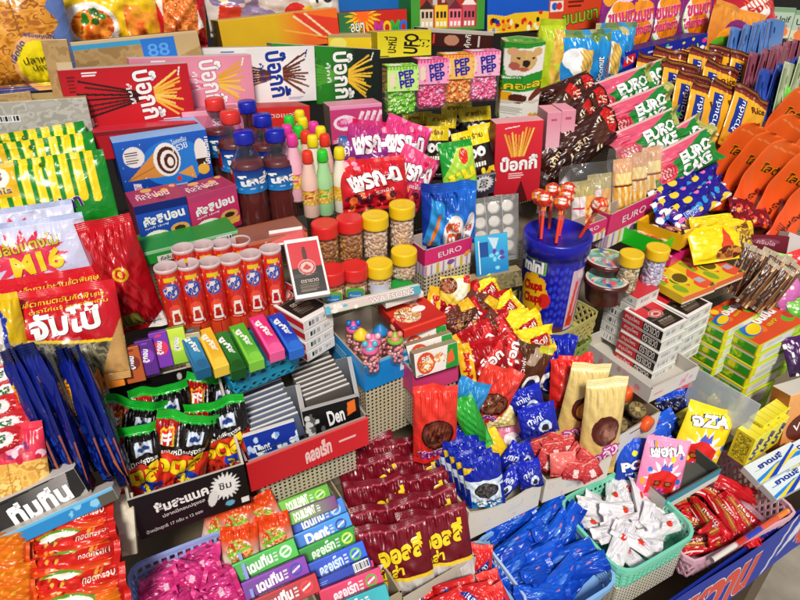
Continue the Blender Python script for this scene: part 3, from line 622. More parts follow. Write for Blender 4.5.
# coconut wafer bags
for i, (x, y, w, h, lab) in enumerate(((583, 66, 52, 72, 'blue coconut wafer bag beside the koala box'), (611, 60, 40, 74, 'blue coconut wafer bag beside the candy printed blue carton'))):
    a = Art(.72, '1f86c8').grad('1a78bc', '2c9ad8').ell(.22, .55, .14, .22, 'f0ece4', 10).poly([(.2, .35), (.36, .3), (.36, .72), (.24, .75)], 'e0c068').stripes(.2, .3, .36, .74, .05, .4, 'c8a048', .5).ell(.12, .62, .10, .14, 'f4f2ee').text('Coconut', .48, .42, .09, 'f4f0ea', .42, 88, out='1560a0').text('Coconut', .6, .42, .07, 'c87a50', .42, 88).rect(0, .9, .72, 1, '8a9a50').dots(0, .85, .72, 1, 8, .06, ['c8b878', '4aa0d0', '6a8a48'], i)
    sack('wafer_bag', 'wafer bag', lab, x, y, w, h, .04, a, V, 4, -.035 if i == 0 else -.055, 'blue coconut wafer bags', seed=20+i, res=1.2)
# ============================================================ purple snack bags and the carton below
def pa():
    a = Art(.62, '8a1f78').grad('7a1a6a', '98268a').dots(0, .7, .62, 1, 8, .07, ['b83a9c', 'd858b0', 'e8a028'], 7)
    a.ell(.31, .44, .26, .36, '5aa82c').ell(.31, .46, .25, .34, 'f0ece2').ell(.36, .34, .2, .18, 'e88a1c').ell(.33, .66, .2, .12, 'ee9a24')
    return a.text('ขนมขา', .32, .56, .14, 'e03a78', .44, 14, out='f6f0f4', b=.04).text('ไก่แท่งยาว', .31, .38, .14, 'e03a78', .46, 14, out='f6f0f4', b=.04).ell(.31, .86, .2, .1, 'f0c8d8').text('คู่', .31, .86, .09, '8a1f78')
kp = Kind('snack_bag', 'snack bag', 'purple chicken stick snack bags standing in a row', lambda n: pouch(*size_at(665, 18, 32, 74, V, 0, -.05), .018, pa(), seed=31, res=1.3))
for i, (x, y) in enumerate(((618, 22), (637, 20), (664, 16), (695, 13))):
    c, u, v, n = frame(x, y, nrm(8, 4), -4-3*i*.5, -.05); kp.put(mat4(c, u, v, n), 'purple snack bag with white oval panel, %s from the orange lettered carton' % ('nearest', 'second', 'third', 'fourth')[i])
a = Art(2.0, '1c2a98').dots(.7, .25, 2.0, .95, 20, .05, ['e83a8c', 'e8d428', '3ab848', '8a4ac8', 'f0f0ea', 'e87a20'], 4).ell(.4, .35, .14, .09, '8ac83a').ell(.75, .45, .14, .09, 'd84aa8').poly([(.05, .62), (.3, .7), (.32, .92), (.06, .88)], 'd82a2c').text('N', .19, .78, .14, 'f4f0ea').poly([(.9, .12), (1.7, .5), (1.7, .62), (.8, .28)], 'e8dcd0').text('ลูกอม', 1.5, .62, .2, 'b8d828', .6, 14).fine(.6, .8, 1.4, .9, 1, 'c8c8e0')
slab('display_carton', 'carton', 'dark blue carton with coloured candy beans below the purple bags', 665, 62, 88, 38, .05, a, '141e70', nrm(8, 4), 14, -.04, res=1.2)
a = Art(1.0, 'd8742c').grad('c8601c', 'e8a040').ell(.5, .5, .3, .3, '8a2a70').ell(.42, .42, .3, .25, 'f0a02c').ell(.3, .3, .26, .2, '6aa830')
sack('snack_bag', 'snack bag', 'tilted orange and purple snack bag past the purple row', 733, 40, 52, 66, .02, a, nrm(12, 0), -16, -.06, seed=35)
a = Art(1.5, 'c82a34').grad('d83a3c', 'a81c2c').ell(.8, .35, .5, .25, 'f0e4dc').poly([(.5, .5), (1.2, .9), (1.3, .6), (.6, .3)], 'f0ece6').stripes(.6, .4, 1.4, .9, .12, .4, 'e06a3c', .6).text('กุ้ง', .85, .4, .3, 'c82a34', .5, 14)
sack('snack_bag', 'snack bag', 'red and white snack bag slumped over the purple row', 745, 10, 60, 40, .025, a, nrm(25, 0), 12, -.05, seed=36)
a = Art(.85, 'b8c8b4').rect(0, 0, .85, .35, 'e0d4b8').ell(.45, .2, .3, .18, 'e88a50').text('Unif', .42, .62, .2, '284838', .6).text('fresh', .45, .42, .13, 'c85a5a', .42).rect(0, .85, .85, 1, '8aa888')
for i, (x, y) in enumerate(((782, 23), (803, 26))): slab('juice_carton', 'juice carton', ('pale green juice carton behind the blue sachets', 'pale green juice carton cut by the frame edge')[i], x, y, 21, 32, .03, a, 'a8b8a4', nrm(6, 10), -2, -.07, 'pale juice cartons')
def ordlab(fmt, words): return lambda i: fmt % words[i]
FRONTBACK = ['frontmost']+['%s from the front' % ORD[i] for i in range(1, 20)]
# ============================================================ yellow fish snack packs
a = Art(1.45, '1d8a2c')
for i in range(9): x = .02+i*.15; a.rect(x, .46-.03*(i % 3), x+.10, 1, 'ecd21a').ell(x+.05, .46-.03*(i % 3), .05, .05, 'ecd21a').rect(x+.012, .5, x+.03, .97, 'f6ea70')
a.rect(.05, .55, .42, .98, 'e0b414').ell(.23, .80, .12, .12, 'f0ead8').ell(.23, .82, .05, .06, '7a5a4c').text('ทาโร', .23, .64, .07, '5a3a1c', .22, out='f0e8d0').ell(.72, .9, .035, .035, '4a6a1c').text('ปลา', .92, .38, .16, '5a2a7c', .3, 12, out='f4eef0', b=.03).fn(lambda X, Y, Q: Q.__setitem__(Y < .10, hx('15742a')))
kt = Kind('fish_snack_pack', 'snack pack', 'yellow and green fish snack packs in a row', lambda n: pouch(*size_at(50, 190, 128, 80, nrm(22, 10), 8), .014, a, seed=41, res=1.1, pinch=.01))
for i, (x, y, d) in enumerate(((50, 196, 0), (42, 178, -.02), (36, 168, -.035), (40, 158, -.05))):
    c, u, v, n = frame(x, y, nrm(22-4*i, 10), 8+i, d); kt.put(mat4(c, u, v, n), 'green fish snack pack with yellow fingers, %s in its row' % FRONTBACK[i])
# melon seed packs
a = Art(1.45, 'c4c4de').grad('b8bad6', 'd0d0e4').star(.62, .54, .30, .56, 16, 'd83456', .62).text('เมล็ดแตงโม', .64, .70, .15, 'c8b020', .86, 5, out='3a3a14', b=.03).text('M16', .76, .47, .22, 'f0c818', .62, 5, out='8a2a20', b=.05).rect(0, .93, 1.45, 1, 'b4bcd8')
km = Kind('melon_seed_pack', 'snack pack', 'white melon seed packs', lambda n: pouch(*size_at(36, 262, 116, 82, nrm(25, 10), 9), .012, a, seed=44, res=1.1, pinch=.01))
for i, (x, y, d) in enumerate(((36, 260, .0), (26, 246, -.02), (22, 236, -.035))):
    c, u, v, n = frame(x, y, nrm(25-4*i, 10), 9, d); km.put(mat4(c, u, v, n), 'white melon seed pack with pink starburst, %s of three' % FRONTBACK[i])
# red ground coffee style bags
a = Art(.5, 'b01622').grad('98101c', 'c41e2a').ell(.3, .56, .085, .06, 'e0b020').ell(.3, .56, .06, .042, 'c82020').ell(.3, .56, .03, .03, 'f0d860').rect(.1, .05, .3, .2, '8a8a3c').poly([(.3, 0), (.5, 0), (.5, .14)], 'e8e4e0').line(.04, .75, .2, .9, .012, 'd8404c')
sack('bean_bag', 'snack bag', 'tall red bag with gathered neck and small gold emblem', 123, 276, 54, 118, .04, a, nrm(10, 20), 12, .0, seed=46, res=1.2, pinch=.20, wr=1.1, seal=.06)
a = Art(1.35, 'be1826').grad('a8121e', 'd0222e').fn(lambda X, Y, Q: Q.__setitem__(Y < .49+.06*np.cos(X*2.4), hx('e8c828'))).fn(lambda X, Y, Q: None)
def beans(X, Y, Q):
    m = Y < .46+.06*np.cos(X*2.4); t = vnoise(X*30+Y*12, Y*16, 3); cols = np.array([hx(c) for c in ('4a4232', '7a7258', '9a9274', '5e563e', 'b0a888')])
    Q[m] = cols[np.clip((t*5).astype(int), 0, 4)][m]
a.fn(beans).poly([(1.02, 0), (1.35, 0), (1.35, .62)], 'c49a60').ell(.22, .72, .12, .12, 'e8c020').ell(.22, .72, .09, .09, 'c82820').ell(.22, .73, .06, .05, 'f0d870').ell(.3, .38, .17, .1, 'a82018').text('หอม', .3, .38, .10, 'e8d020', .24, out='7a1c10')
a.text('จัมโบ้', .80, .66, .24, 'f2eeea', .70, 3, out='5a0c14', b=.04).text('เมล็ดทานตะวันคัดพิเศษ', .78, .87, .055, 'e8c838', .9, 2).text('ตราไก่แจ้ สูตรดั้งเดิม', .86, .79, .05, 'e8c838', .8, 2)
kb = Kind('bean_bag', 'snack bag', 'red seed bags with white lettering', lambda n: pouch(*size_at(60, 322, 128, 100, nrm(30, 14), 9), .03, a, seed=47, res=1.2, pinch=.02))
for i, (x, y, d) in enumerate(((60, 338, .01), (58, 321, -.02), (50, 312, -.045))):
    c, u, v, n = frame(x, y, nrm(30-5*i, 14), (9, 10, 12)[i], d); kb.put(mat4(c, u, v, n), 'red seed bag with big white lettering and gold text, %s of three' % FRONTBACK[i])
# cashew bag at the frame edge
a = Art(.55, 'e0bc20').poly([(0, 0), (.36, 0), (.42, .7), (.2, 1), (0, 1)], '1c3a9c').poly([(0, 0), (.3, 0), (.36, .7), (.15, .95), (0, .95)], 'd8d0c8').foodrect(0, .02, .30, .75, ['cfc4b8', 'e4dcd2', 'a89c90', 'f0ebe4'], 9, 5)
sack('cashew_bag', 'snack bag', 'yellow and blue edged bag of pale cashews cut by the frame edge', 6, 334, 42, 80, .03, a, nrm(25, 20), 10, .02, seed=48)
# red stick packs at the frame edge
a = Art(2.0, 'c01a28').grad('a8141e', 'd03038').ell(.9, .5, .5, .28, 'e8e0dc').text('รส', .9, .5, .25, '2a7a3a', .4).poly([(1.5, 0), (2, 0), (2, 1), (1.7, 1)], 'd84a4a')
kr = Kind('red_snack_pack', 'snack pack', 'small red snack packs piled at the frame edge', lambda n: pouch(*size_at(8, 400, 52, 26, nrm(45, 10), 12), .016, a, seed=49, ends='lr'))
for i, (x, y) in enumerate(((4, 376), (10, 392), (2, 408), (12, 424), (6, 440))):
    c, u, v, n = frame(x, y, nrm(48, 10), 14+3*(i % 2), .005*i); kr.put(mat4(c, u, v, n), 'small red snack pack with white oval, %s from the cashew bag in its pile' % ('nearest', 'second', 'third', 'fourth', 'farthest')[i])
# dark blue hanging packs
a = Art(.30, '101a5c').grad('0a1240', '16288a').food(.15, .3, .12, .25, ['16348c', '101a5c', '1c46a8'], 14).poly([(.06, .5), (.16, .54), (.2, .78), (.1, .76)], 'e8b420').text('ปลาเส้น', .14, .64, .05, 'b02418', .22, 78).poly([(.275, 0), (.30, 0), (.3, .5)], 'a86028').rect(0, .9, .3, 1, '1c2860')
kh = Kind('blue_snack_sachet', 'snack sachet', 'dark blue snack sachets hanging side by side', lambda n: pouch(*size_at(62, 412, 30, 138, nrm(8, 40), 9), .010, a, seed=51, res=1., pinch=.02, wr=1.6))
for i, (x, y, yw, an) in enumerate(((34, 420, 72, 4), (42, 418, 66, 3), (48, 414, 74, 6), (58, 410, 50, 5), (66, 420, 80, 7), (84, 416, 78, 5), (91, 418, 70, 6), (102, 416, 76, 3))):
    c, u, v, n = frame(x, y, nrm(6, yw), an, .01+.004*i); kh.put(mat4(c, u, v, n), 'dark blue sachet with yellow lettering, %s of those hanging beside the black carton' % ('farthest', 'seventh', 'sixth', 'fifth', 'fourth', 'third', 'second', 'nearest')[i])
for i, x in enumerate((44, 80)):
    m, w, h = lean_panel(x, 385, 40, 96, nrm(8, 48), 8, .03); mb = MB(); mb.surf(lambda u, v: np.stack([(u-.5)*w, (v-.5)*h, .004*np.sin(u*7)*np.sin(v*5)], -1), 'ffffff', 10, 14)
    tag(obj('clear_sleeve', (mb, ['bag_clear']), m), 'crinkled clear plastic sleeve over the dark blue sachets, %s the red seed bag emblem' % ('under', 'away from')[i], 'plastic sleeve')
# wafers and the two carton fronts at the frame edge
a = Art(.9, 'd8a850').foodrect(0, 0, .9, .62, ['d8a850', 'e8bc68', 'c89440', 'f0cc80'], 16, 2, .6).line(.45, 0, .42, .62, .012, 'a87428').rect(0, .6, .9, 1, 'd83a54').text('เวเฟอร์', .3, .92, .08, 'f4e8ea', .5).ell(.52, .74, .2, .1, '8a1c6a').ell(.52, .74, .13, .055, 'e8a0b8').dots(.05, .62, .85, .7, 10, .05, ['f0c8d0', 'c02040'], 3)
sack('wafer_pack', 'wafer pack', 'clear fronted pack of golden wafers with a pink printed top', 16, 470, 66, 92, .02, a, nrm(30, 20), 8, .005, seed=53, res=1.2, pinch=.01, wr=.5)
a = Art(3.0, '6a6664').grad('3a3838', 'a8a4a0', 'x', .3, 1.).poly([(2.4, 0), (3, .3), (3, 1), (2.7, 1)], '2c2a2a').text('ทีมทีน', 1.55, .48, .58, 'f2f0ee', 1.9, 2, out='1a1818', ow=.06, b=.05).line(0, .9, 2.3, .98, .04, '1c1a1a')
slab('display_carton', 'carton', 'grey carton front with big white outlined letters under the wafers', 38, 503, 100, 34, .03, a, '4a4644', nrm(20, 12), 25, .01, res=1.2, top='d0ccc8')
a = Art(7, '2a88c0').dots(2.5, 0, 7, 1, 18, .3, ['c8d8e0', '8ac0dc', '2a88c0'], 2).rect(6, 0, 7, 1, '5a584c').rect(0, .8, 7, 1, '6ab0d4')
slab('display_carton', 'carton', 'thin blue and white carton edge along the orange snack packs', 58, 519, 128, 15, .02, a, 'd8d4cc', nrm(25, 12), 24.5, .02, top='c8c0b4')
slab('cardboard_flap', 'cardboard', 'pale cardboard strip between black carton and orange snack packs', 122, 525, 26, 62, .004, Art(.4, 'c4bba8').foodrect(0, 0, .4, 1, ['c4bba8', 'cec6b4', 'b8ae9a'], 5), 'b0a690', nrm(45, 25), 10, -.015)
# orange snack packs
a = Art(2.0, 'd83a20').grad('e88a1c', 'd02c1c', 'y', .3, .75).dots(0, .7, 2, 1, 24, .04, ['f08a3c', 'f4b04a', 'a81c14'], 3).ell(.85, .42, .55, .26, '6a9a2c').ell(.85, .40, .5, .22, 'f0e8dc').text('ปลาเส้น', .85, .44, .12, '3a7a2c', .5, 4).ell(.7, .28, .15, .1, 'e8b020').ell(.98, .28, .15, .1, 'e8b020').text('ทอดกรอบ', 1.5, .86, .08, 'f4d8c8', .6, 3).rect(1.82, 0, 2, 1, 'c8281c')
ko = Kind('orange_snack_pack', 'snack pack', 'orange fish snack packs stacked like tiles', lambda n: pouch(*size_at(70, 545, 96, 46, nrm(42, 20), 14), .024, a, seed=55, res=1.2, ends='lr', wr=1.4))
for i, (x, y, an, d) in enumerate(((70, 535, 14, .0), (73, 556, 15, .008), (74, 574, 12, .016), (80, 596, 13, .024))):
    c, u, v, n = frame(x, y, nrm(48-3*i, 20), an, d); ko.put(mat4(c, u, v, n), 'orange and red fish snack pack, %s in the column beside the pink sweets' % ('topmost', 'second', 'third', 'lowest')[i])
a2 = Art(1.6, 'dc7414').grad('c85c0c', 'e4861c').dots(0, 0, 1.6, 1, 18, .05, ['f0a838', 'e07414', 'f4bc58'], 6).rect(1.45, 0, 1.6, 1, 'd8601c')
ko2 = Kind('orange_snack_pack', 'snack pack', 'plain orange snack packs at the frame edge', lambda n: pouch(*size_at(10, 560, 56, 34, nrm(42, 20), 16), .022, a2, seed=56, ends='lr', wr=1.4))
for i, (x, y) in enumerate(((6, 549), (4, 566), (10, 584), (8, 602))):
    c, u, v, n = frame(x, y, nrm(48, 20), 17-2*i, .006*i); ko2.put(mat4(c, u, v, n), 'plain orange snack pack at the frame edge, %s of its column' % ('topmost', 'second', 'third', 'lowest')[i])
# ============================================================ ice cream cone biscuit boxes
a = Art(1.8, '1c50b0').grad('17479f', '2a6ac8').ell(1.05, .5, .62, .42, '2f86d8').ell(.32, .7, .2, .18, 'ece8e6').fine(.16, .58, .45, .8, 5, '6a5a58').poly([(.12, .30), (.86, .84), (.95, .28)], 'd8964a').line(.12, .3, .9, .55, .02, 'b8742c')
for k in range(5): a.ell(.93+.015*k, .57-.01*k, .26-.05*k, .30-.055*k, ('f0ece6', '5a2a1c')[k % 2])
a.poly([(1.1, .3), (1.45, .15), (1.4, .4)], 'e0a458').ell(1.62, .6, .13, .26, 'ece6e0').poly([(1.5, .5), (1.75, .5), (1.68, .2), (1.55, .2)], '3a2018').ell(1.62, .3, .12, .1, 'e8b84c').text('ไอศกรีม', 1.22, .88, .09, 'e8ecf4', .3, 10).text('กรวย', 1.22, .76, .1, 'e8ecf4', .3, 10).poly([(.2, .1), (.36, .08), (.34, .22), (.2, .24)], 'e8d8e8').text('โคน', .28, .16, .07, 'c83a7a', .13).ell(1.1, .2, .05, .05, 'd84a40').text('โคนกรอบ', 1.73, .62, .13, 'eef0f6', .5, 84, b=.03).fine(.9, .06, 1.4, .12, 1, 'a8c0e8').dots(.05, .05, 1.7, .95, 12, .012, ['8ab8f0', 'e8ecf4'], 4)
m, w, h, d = corner_box((112, 143), (206, 129), (103, 127), (124, 199), .02)
tag(obj('cone_biscuit_box', panelbox(w, h, d, a, '173f8e', top='8ab0d8', left='12347a', res=1.3), m), 'large blue box picturing a chocolate swirled ice cream cone', 'biscuit box')
def cal(bg, hi, top):
    a = Art(1.1, bg).grad(bg, hi).rect(0, .82, 1.1, 1, top).text('คัลลิปอน', .56, .66, .19, 'f2f0f0', .86, 6, out='1a1a3a', b=.05).text('คุกกี้ นุ่มฟู', .38, .48, .055, 'f0ecec', .5, 5).ell(.35, .26, .26, .13, 'f0e8e0').ell(.3, .25, .1, .06, '3a241c').ell(.5, .27, .1, .06, 'd8a860').ell(.85, .34, .2, .12, 'd8a860').ell(.85, .34, .12, .06, '4a2a20').poly([(.7, .08), (1.05, .12), (1.08, .26), (.8, .2)], 'e8b84c').text('อร่อย', .35, .07, .06, 'f0ecec', .5, 4)
    return a
for (lab, t0, t1, t2, b0, bg, hi, tp) in (('small blue cookie box standing on the green box', (133, 207), (186, 196), (122, 193), (145, 251), '1a3a94', '2a62c8', '14307c'),
                                      ('small pink cookie box on the green box beside the cola bottles', (187, 198), (236, 184), (178, 186), (194, 240), 'b81c5a', 'd84a80', 'c04a78')):
    m, w, h, d = corner_box(t0, t1, t2, b0, .02)
    tag(obj('cookie_box', panelbox(w, h, d, cal(bg, hi, tp), bg, top=Art(1.6, 'a83a5c').text('คัลลิปอน', .7, .5, .4, 'e8d0d8', 1.0, 4).dots(.1, .1, 1.5, .9, 5, .15, ['d8a860', '8a2a4a'], 2), left='8a2a4a', res=1.3), m), lab, 'biscuit box', 'small cookie boxes')
a = Art(6.5, '2a9a3c').rect(.8, .05, 3.0, .5, 'e4e0da').text('คัลลิปอน', 1.6, .28, .3, '2a2a2a', 1.2).rect(0, .75, 6.5, 1, '9ac8a0').bar(4.9, .1, 6.0, .85).fine(3.4, .2, 4.6, .6, 2, 'd0e8d0')
m, w, h, d = corner_box((143, 253), (238, 230), (132, 236), (147, 266), .015)
tag(obj('cookie_box', panelbox(w, h, d, a, '1e7a30', top='2a8a3a', res=1.3), m), 'flat green box carrying the two small cookie boxes', 'biscuit box')
# ============================================================ cola bottles
def bottle_kind(nm, capc):
    def make(n):
        _, r, h = upright(243, 131, 226, 36, .05); root = empty(n, Matrix.Identity(4))
        P = [(0, 0), (.82, 0), (.96, .03), (.94, .10), (1, .16), (.93, .24), (1, .30), (.93, .36), (1, .42), (1, .62), (.95, .68), (.72, .77), (.5, .84), (.44, .90)]
        sm = [(r*a, h*b) for a, b in P]; mb = MB(); mb.lathe(sm, 'ffffff', 32); obj('body', (mb, ['clear_lilac']), None, root)
        mb = MB(); mb.lathe([(q[0]*.95, q[1]+.0006) for q in sm[:11]]+[(r*.85, h*.71), (0, h*.71)], '6a1c10', 32); obj('cola', (mb, ['plastic']), None, root)
        mb = MB(); cr = r*.56; pr = [(0, .885), (1, .885), (1.02, .90), (1, .985), (.9, 1), (0, 1)]
        th = np.linspace(0, 2*math.pi, 49); mb.lathe([(cr*a, h*b) for a, b in pr], capc, 48); obj('cap', (mb, ['plastic']), None, root)
        a = Art(2.6, '1a44a8').grad('2a8ad0', '0f2478').dots(0, .05, 2.6, .3, 24, .05, ['c8e4f4', '6ab8e8'], 4).text('โคล่า', 1.5, .58, .42, 'f0f2f6', .9, 3, out='122a6a', b=.05).poly([(.55, .1), (.9, .1), (.9, .8), (.55, .8)], 'b82420').ell(.72, .85, .12, .12, 'd8b060')
        mb = MB(); mb.surf(cyl_surf([(r*1.012, h*.43), (r*1.012, h*.61), (r*.98, h*.665)], 178), a, 80, 24); obj('label', (mb, ['film']), None, root)
        return root
    return Kind('cola_bottle', 'bottle', 'small cola bottles', make)
kb1, kb2 = bottle_kind('b', '1c2aa8'), bottle_kind('r', 'd83a34')
for k, x, y, by, d, lab in ((kb1, 243, 131, 226, .05, 'cola bottle with blue cap, front row beside the pink cookie box'), (kb1, 274, 124, 222, .05, 'cola bottle with blue cap, front row beside the small milk bottles'),
    (kb2, 231, 122, 205, .015, 'cola bottle with red cap just behind the front blue capped one'), (kb1, 262, 117, 205, .01, 'cola bottle with blue cap in the middle row of bottles'), (kb2, 216, 111, 190, -.02, 'cola bottle with red cap at the back beside the cone box'), (kb1, 247, 105, 190, -.02, 'cola bottle with blue cap at the very back of its group')):
    m, r, h = upright(x, y, by, 36, d); k.put(m, lab)
m, w, h, d = corner_box((238, 229), (306, 214), (228, 214), (244, 256), .05)
root = empty('bottle_tray', m); tag(root, 'clear plastic tray with orange base holding the cola bottles', 'tray')
mb = MB(); mb.add([(-w/2, -h*.1, .001), (w/2, -h*.1, .001), (w/2, h/2, .001), (-w/2, h/2, .001)], [[0, 1, 2, 3]], 'ffffff'); obj('clear_front', (mb, ['clear']), None, root)
a = Art(6, 'c84a2c').grad('b83a20', 'd87848', 'x').rect(0, .7, 6, 1, 'c87a60').text('5', 2.2, .5, .5, 'e8b8a0').dots(3, 0, 6, 1, 10, .25, ['8a2a24', 'd88a68'], 2)
bm, _ = panelbox(w, h*.42, d, a, 'a83a24', top='9a5a40'); o = obj('base', bm.mesh('base', ['card']), Matrix.Translation((0, -h*.29, 0)), root)
# small milk bottles with bright caps
def mini(cap, body, lab_c):
    def make(n):
        _, r, h = upright(322, 150, 214, 17, .04); root = empty(n, Matrix.Identity(4)); P = [(0, 0), (.9, 0), (1, .03), (1, .5), (.92, .6), (.6, .78), (.55, .83)]
        mb = MB(); mb.lathe([(r*a, h*b) for a, b in P], body, 20); obj('body', (mb, ['gloss']), None, root)
        mb = MB(); mb.lathe([(r*a, h*b) for a, b in [(0, .83), (.62, .83), (.7, .85), (.62, .97), (.5, 1), (0, 1)]], cap, 20); obj('cap', (mb, ['plastic']), None, root)
        a = Art(2.4, 'd8b83c').food(1.2, .5, 1.0, .45, ['e0c850', 'd89a30', 'e8d880', lab_c], 6, 3).rect(0, .92, 2.4, 1, lab_c); mb = MB(); mb.surf(cyl_surf([(r*1.02, h*.22), (r*1.02, h*.44)], 178), a, 30, 12); obj('label', (mb, ['card']), None, root)
        return root
    return Kind('milk_bottle', 'bottle', 'small milk drink bottles with bright caps', make)
capk = {'red': mini('e2402c', 'ecc8b8', 'c83a28'), 'green': mini('34c83a', 'a8d8a0', '6ab03c'), 'yellow': mini('ecd820', 'ece4d4', 'e8b030'), 'pink': mini('e0409c', 'ecb8c8', 'd84a80')}
wh = {'red': ['beside the cola tray', 'mid row', 'behind the yellow one'], 'yellow': ['front row beside the magenta bag', 'at the very back', 'second from the back', 'third row', 'third row near the magenta bag'], 'green': ['front row between red and yellow', 'back row', 'middle row'], 'pink': ['beside the cola bottles', 'next to the middle green one', 'under the red carton']}
cnt = {}
for cl, x, y, by, d in (('red', 307, 152, 216, .045), ('green', 322, 149, 214, .045), ('yellow', 339, 147, 211, .045), ('pink', 293, 148, 200, .03), ('red', 306, 139, 195, .02), ('yellow', 313, 146, 200, .03), ('yellow', 321, 137, 190, .015), ('red', 325, 143, 198, .025), ('green', 299, 136, 190, .012), ('pink', 314, 131, 185, .005), ('green', 290, 130, 180, .0), ('yellow', 303, 127, 180, -.01), ('yellow', 300, 119, 172, -.025), ('pink', 288, 140, 190, .015)):
    i = cnt.get(cl, 0); cnt[cl] = i+1; m, r, h = upright(x, y, by, 17, d); capk[cl].put(m, 'small milk bottle with %s cap, %s' % (cl, wh[cl][i % len(wh[cl])]))
# ============================================================ magenta crisp bags
def mg(c1, c2, logo, seed):
    a = Art(1.0, c1).grad(c1, c2).dots(.05, .05, .95, .3, 14, .06, ['c8283c', 'e87a3c', '5a1c2c'], seed).dots(0, .8, 1, 1, 6, .06, ['f0a8c0', 'c81c4c'], seed+1)
    return a.text('พรก-ด', .5, .58, .26, 'f4eef0', .78, 12, out=logo, ow=.08, b=.05).text('รสเผ็ด', .62, .36, .08, 'f0d8dc', .3, 10)
for i, (x, y, w, h, an, d, c1, c2, lg, lab) in enumerate(((372, 150, 52, 58, -8, -.03, '3a3a9c', 'c83a78', 'a01c60', 'magenta and blue crisp bag behind the front red one'), (402, 150, 46, 60, -20, -.02, 'b81c60', 'e04a8c', '8a1450', 'bright pink crisp bag leaning beside the black seaweed packs'),
    (411, 178, 40, 56, -28, .0, 'b81c48', 'e85a90', '8a1440', 'pink crisp bag with pale corner, lowest beside the pretzel carton'), (374, 184, 66, 52, 6, .015, 'c01828', 'd83038', '8a0c1c', 'red crisp bag with white logo just above the yellow lidded jars'))):
    sack('crisp_bag', 'crisps bag', lab, x, y, w, h, .03, mg(c1, c2, lg, i), nrm(25, 15), an, d, 'magenta and red crisp bags', seed=60+i, wr=1.6, res=1.2)
sack('crisp_bag', 'crisps bag', 'teal and red crisp bag peeping out above the magenta bags', 355, 152, 34, 30, .02, Art(1.1, '2a6a9c').grad('b82448', '2a7ab0').text('กรอบ', .5, .5, .3, 'f0e8ec', .7, 6), nrm(20, 10), -6, -.04, seed=66)
def riser(T, drop=.05, inset=.004, label=None, col='d8cbb0'):
    w, d = T.w-2*inset, T.d-2*inset
    o = perf_obj('slotted_riser', [(-w/2, -d/2, -drop, w/2, d/2, 0)], col)
    m = T.m4; p = m @ Vector((0, -T.h/2-.0005, -T.d/2)); ux = np.array([m[i][0] for i in range(3)])
    o.matrix_local = mat4(p, ux, np.cross(ZU, ux), ZU); tag(o, label, 'riser', 'beige slotted risers under the trays'); return o
# ============================================================ screw top jars of nuts
def jar_kind(capc, cols, hh, tag_c=None):
    def make(n):
        _, r, h = upright(375, 213, 256 if hh else 290-261+213, 27, .05); root = empty(n, Matrix.Identity(4)); ch = .0155
        mb = MB(); mb.lathe([(0, 0), (r*.85, 0), (r*.93, .002), (r*.93, h-ch), (r*.8, h-ch+.001)], 'ffffff', 28); obj('body', (mb, ['clear']), None, root)
        mb = MB(); g = random.Random(5); R0 = r*.86
        mb.lathe([(R0-.003, .002), (R0-.003, h-ch-.004), (0, h-ch-.004)], cols[0], 16)
        for i in range(int(230*(h-ch)/.03)):
            th = g.uniform(-2.2, 2.2); z = g.uniform(.003, h-ch-.004); s = g.uniform(.0022, .0036)
            mb.blob(((R0-.0028)*math.cos(th), (R0-.0028)*math.sin(th), z), (s*g.uniform(.7, 1), s*g.uniform(.8, 1.5), s*g.uniform(.7, 1.3)), g.choice(cols), 6, 0, i, .12)
        o = obj('nuts', (mb, ['food']), None, root); o['kind'] = 'stuff'
        mb = MB(); K = 60; th = np.linspace(0, 2*math.pi, K+1)
        def L(u, v):
            q = np.interp(v, [0, .08, .6, .75, .8, 1], [1, 1.02, 1.02, .96, .93, .0]); z = np.interp(v, [0, .08, .6, .75, .8, 1], [0, .0006, ch-.0015, ch, ch-.0006, ch-.0006])
            rib = 1-.018*((np.arange(len(u)) % 2) == 0)*(v < .65); return np.stack([r*q*rib*np.cos(u*2*math.pi), r*q*rib*np.sin(u*2*math.pi), h-ch+z], -1)
        mb.surf(L, hx(capc), K, 12); obj('lid', (mb, ['plastic']), None, root)
        if tag_c:
            mb = MB(); mb.surf(cyl_surf([(r*.94, h*.05), (r*.94, h*.42)], 48), Art(1.6, tag_c[0]).ell(.8, .3, .8, .75, tag_c[1]).ell(.8, .2, .6, .5, tag_c[2]).text('ถั่วทอด', .8, .3, .18, 'f4ece0', .8), 24, 14); obj('label', (mb, ['card']), None, root)
        return root
    return Kind('nut_jar', 'jar', 'screw top jars of nuts', make)
BR, PL = ['b0763c', 'c08a4c', '9a6430', 'cf9a5c'], ['d8b89a', 'e4cab0', 'c8a488', 'ecd8c4']
jr, jy, jrs, jys = jar_kind('d8302e', BR, 1), jar_kind('e8c41c', PL, 1), jar_kind('d8302e', BR, 0, ('e8dcc0', '6aa83c', '3a8ac0')), jar_kind('e8c41c', PL, 0)
jyl = jar_kind('e8c41c', PL, 0, ('c0c8d8', 'c8ccd8', 'd0d4e0'))
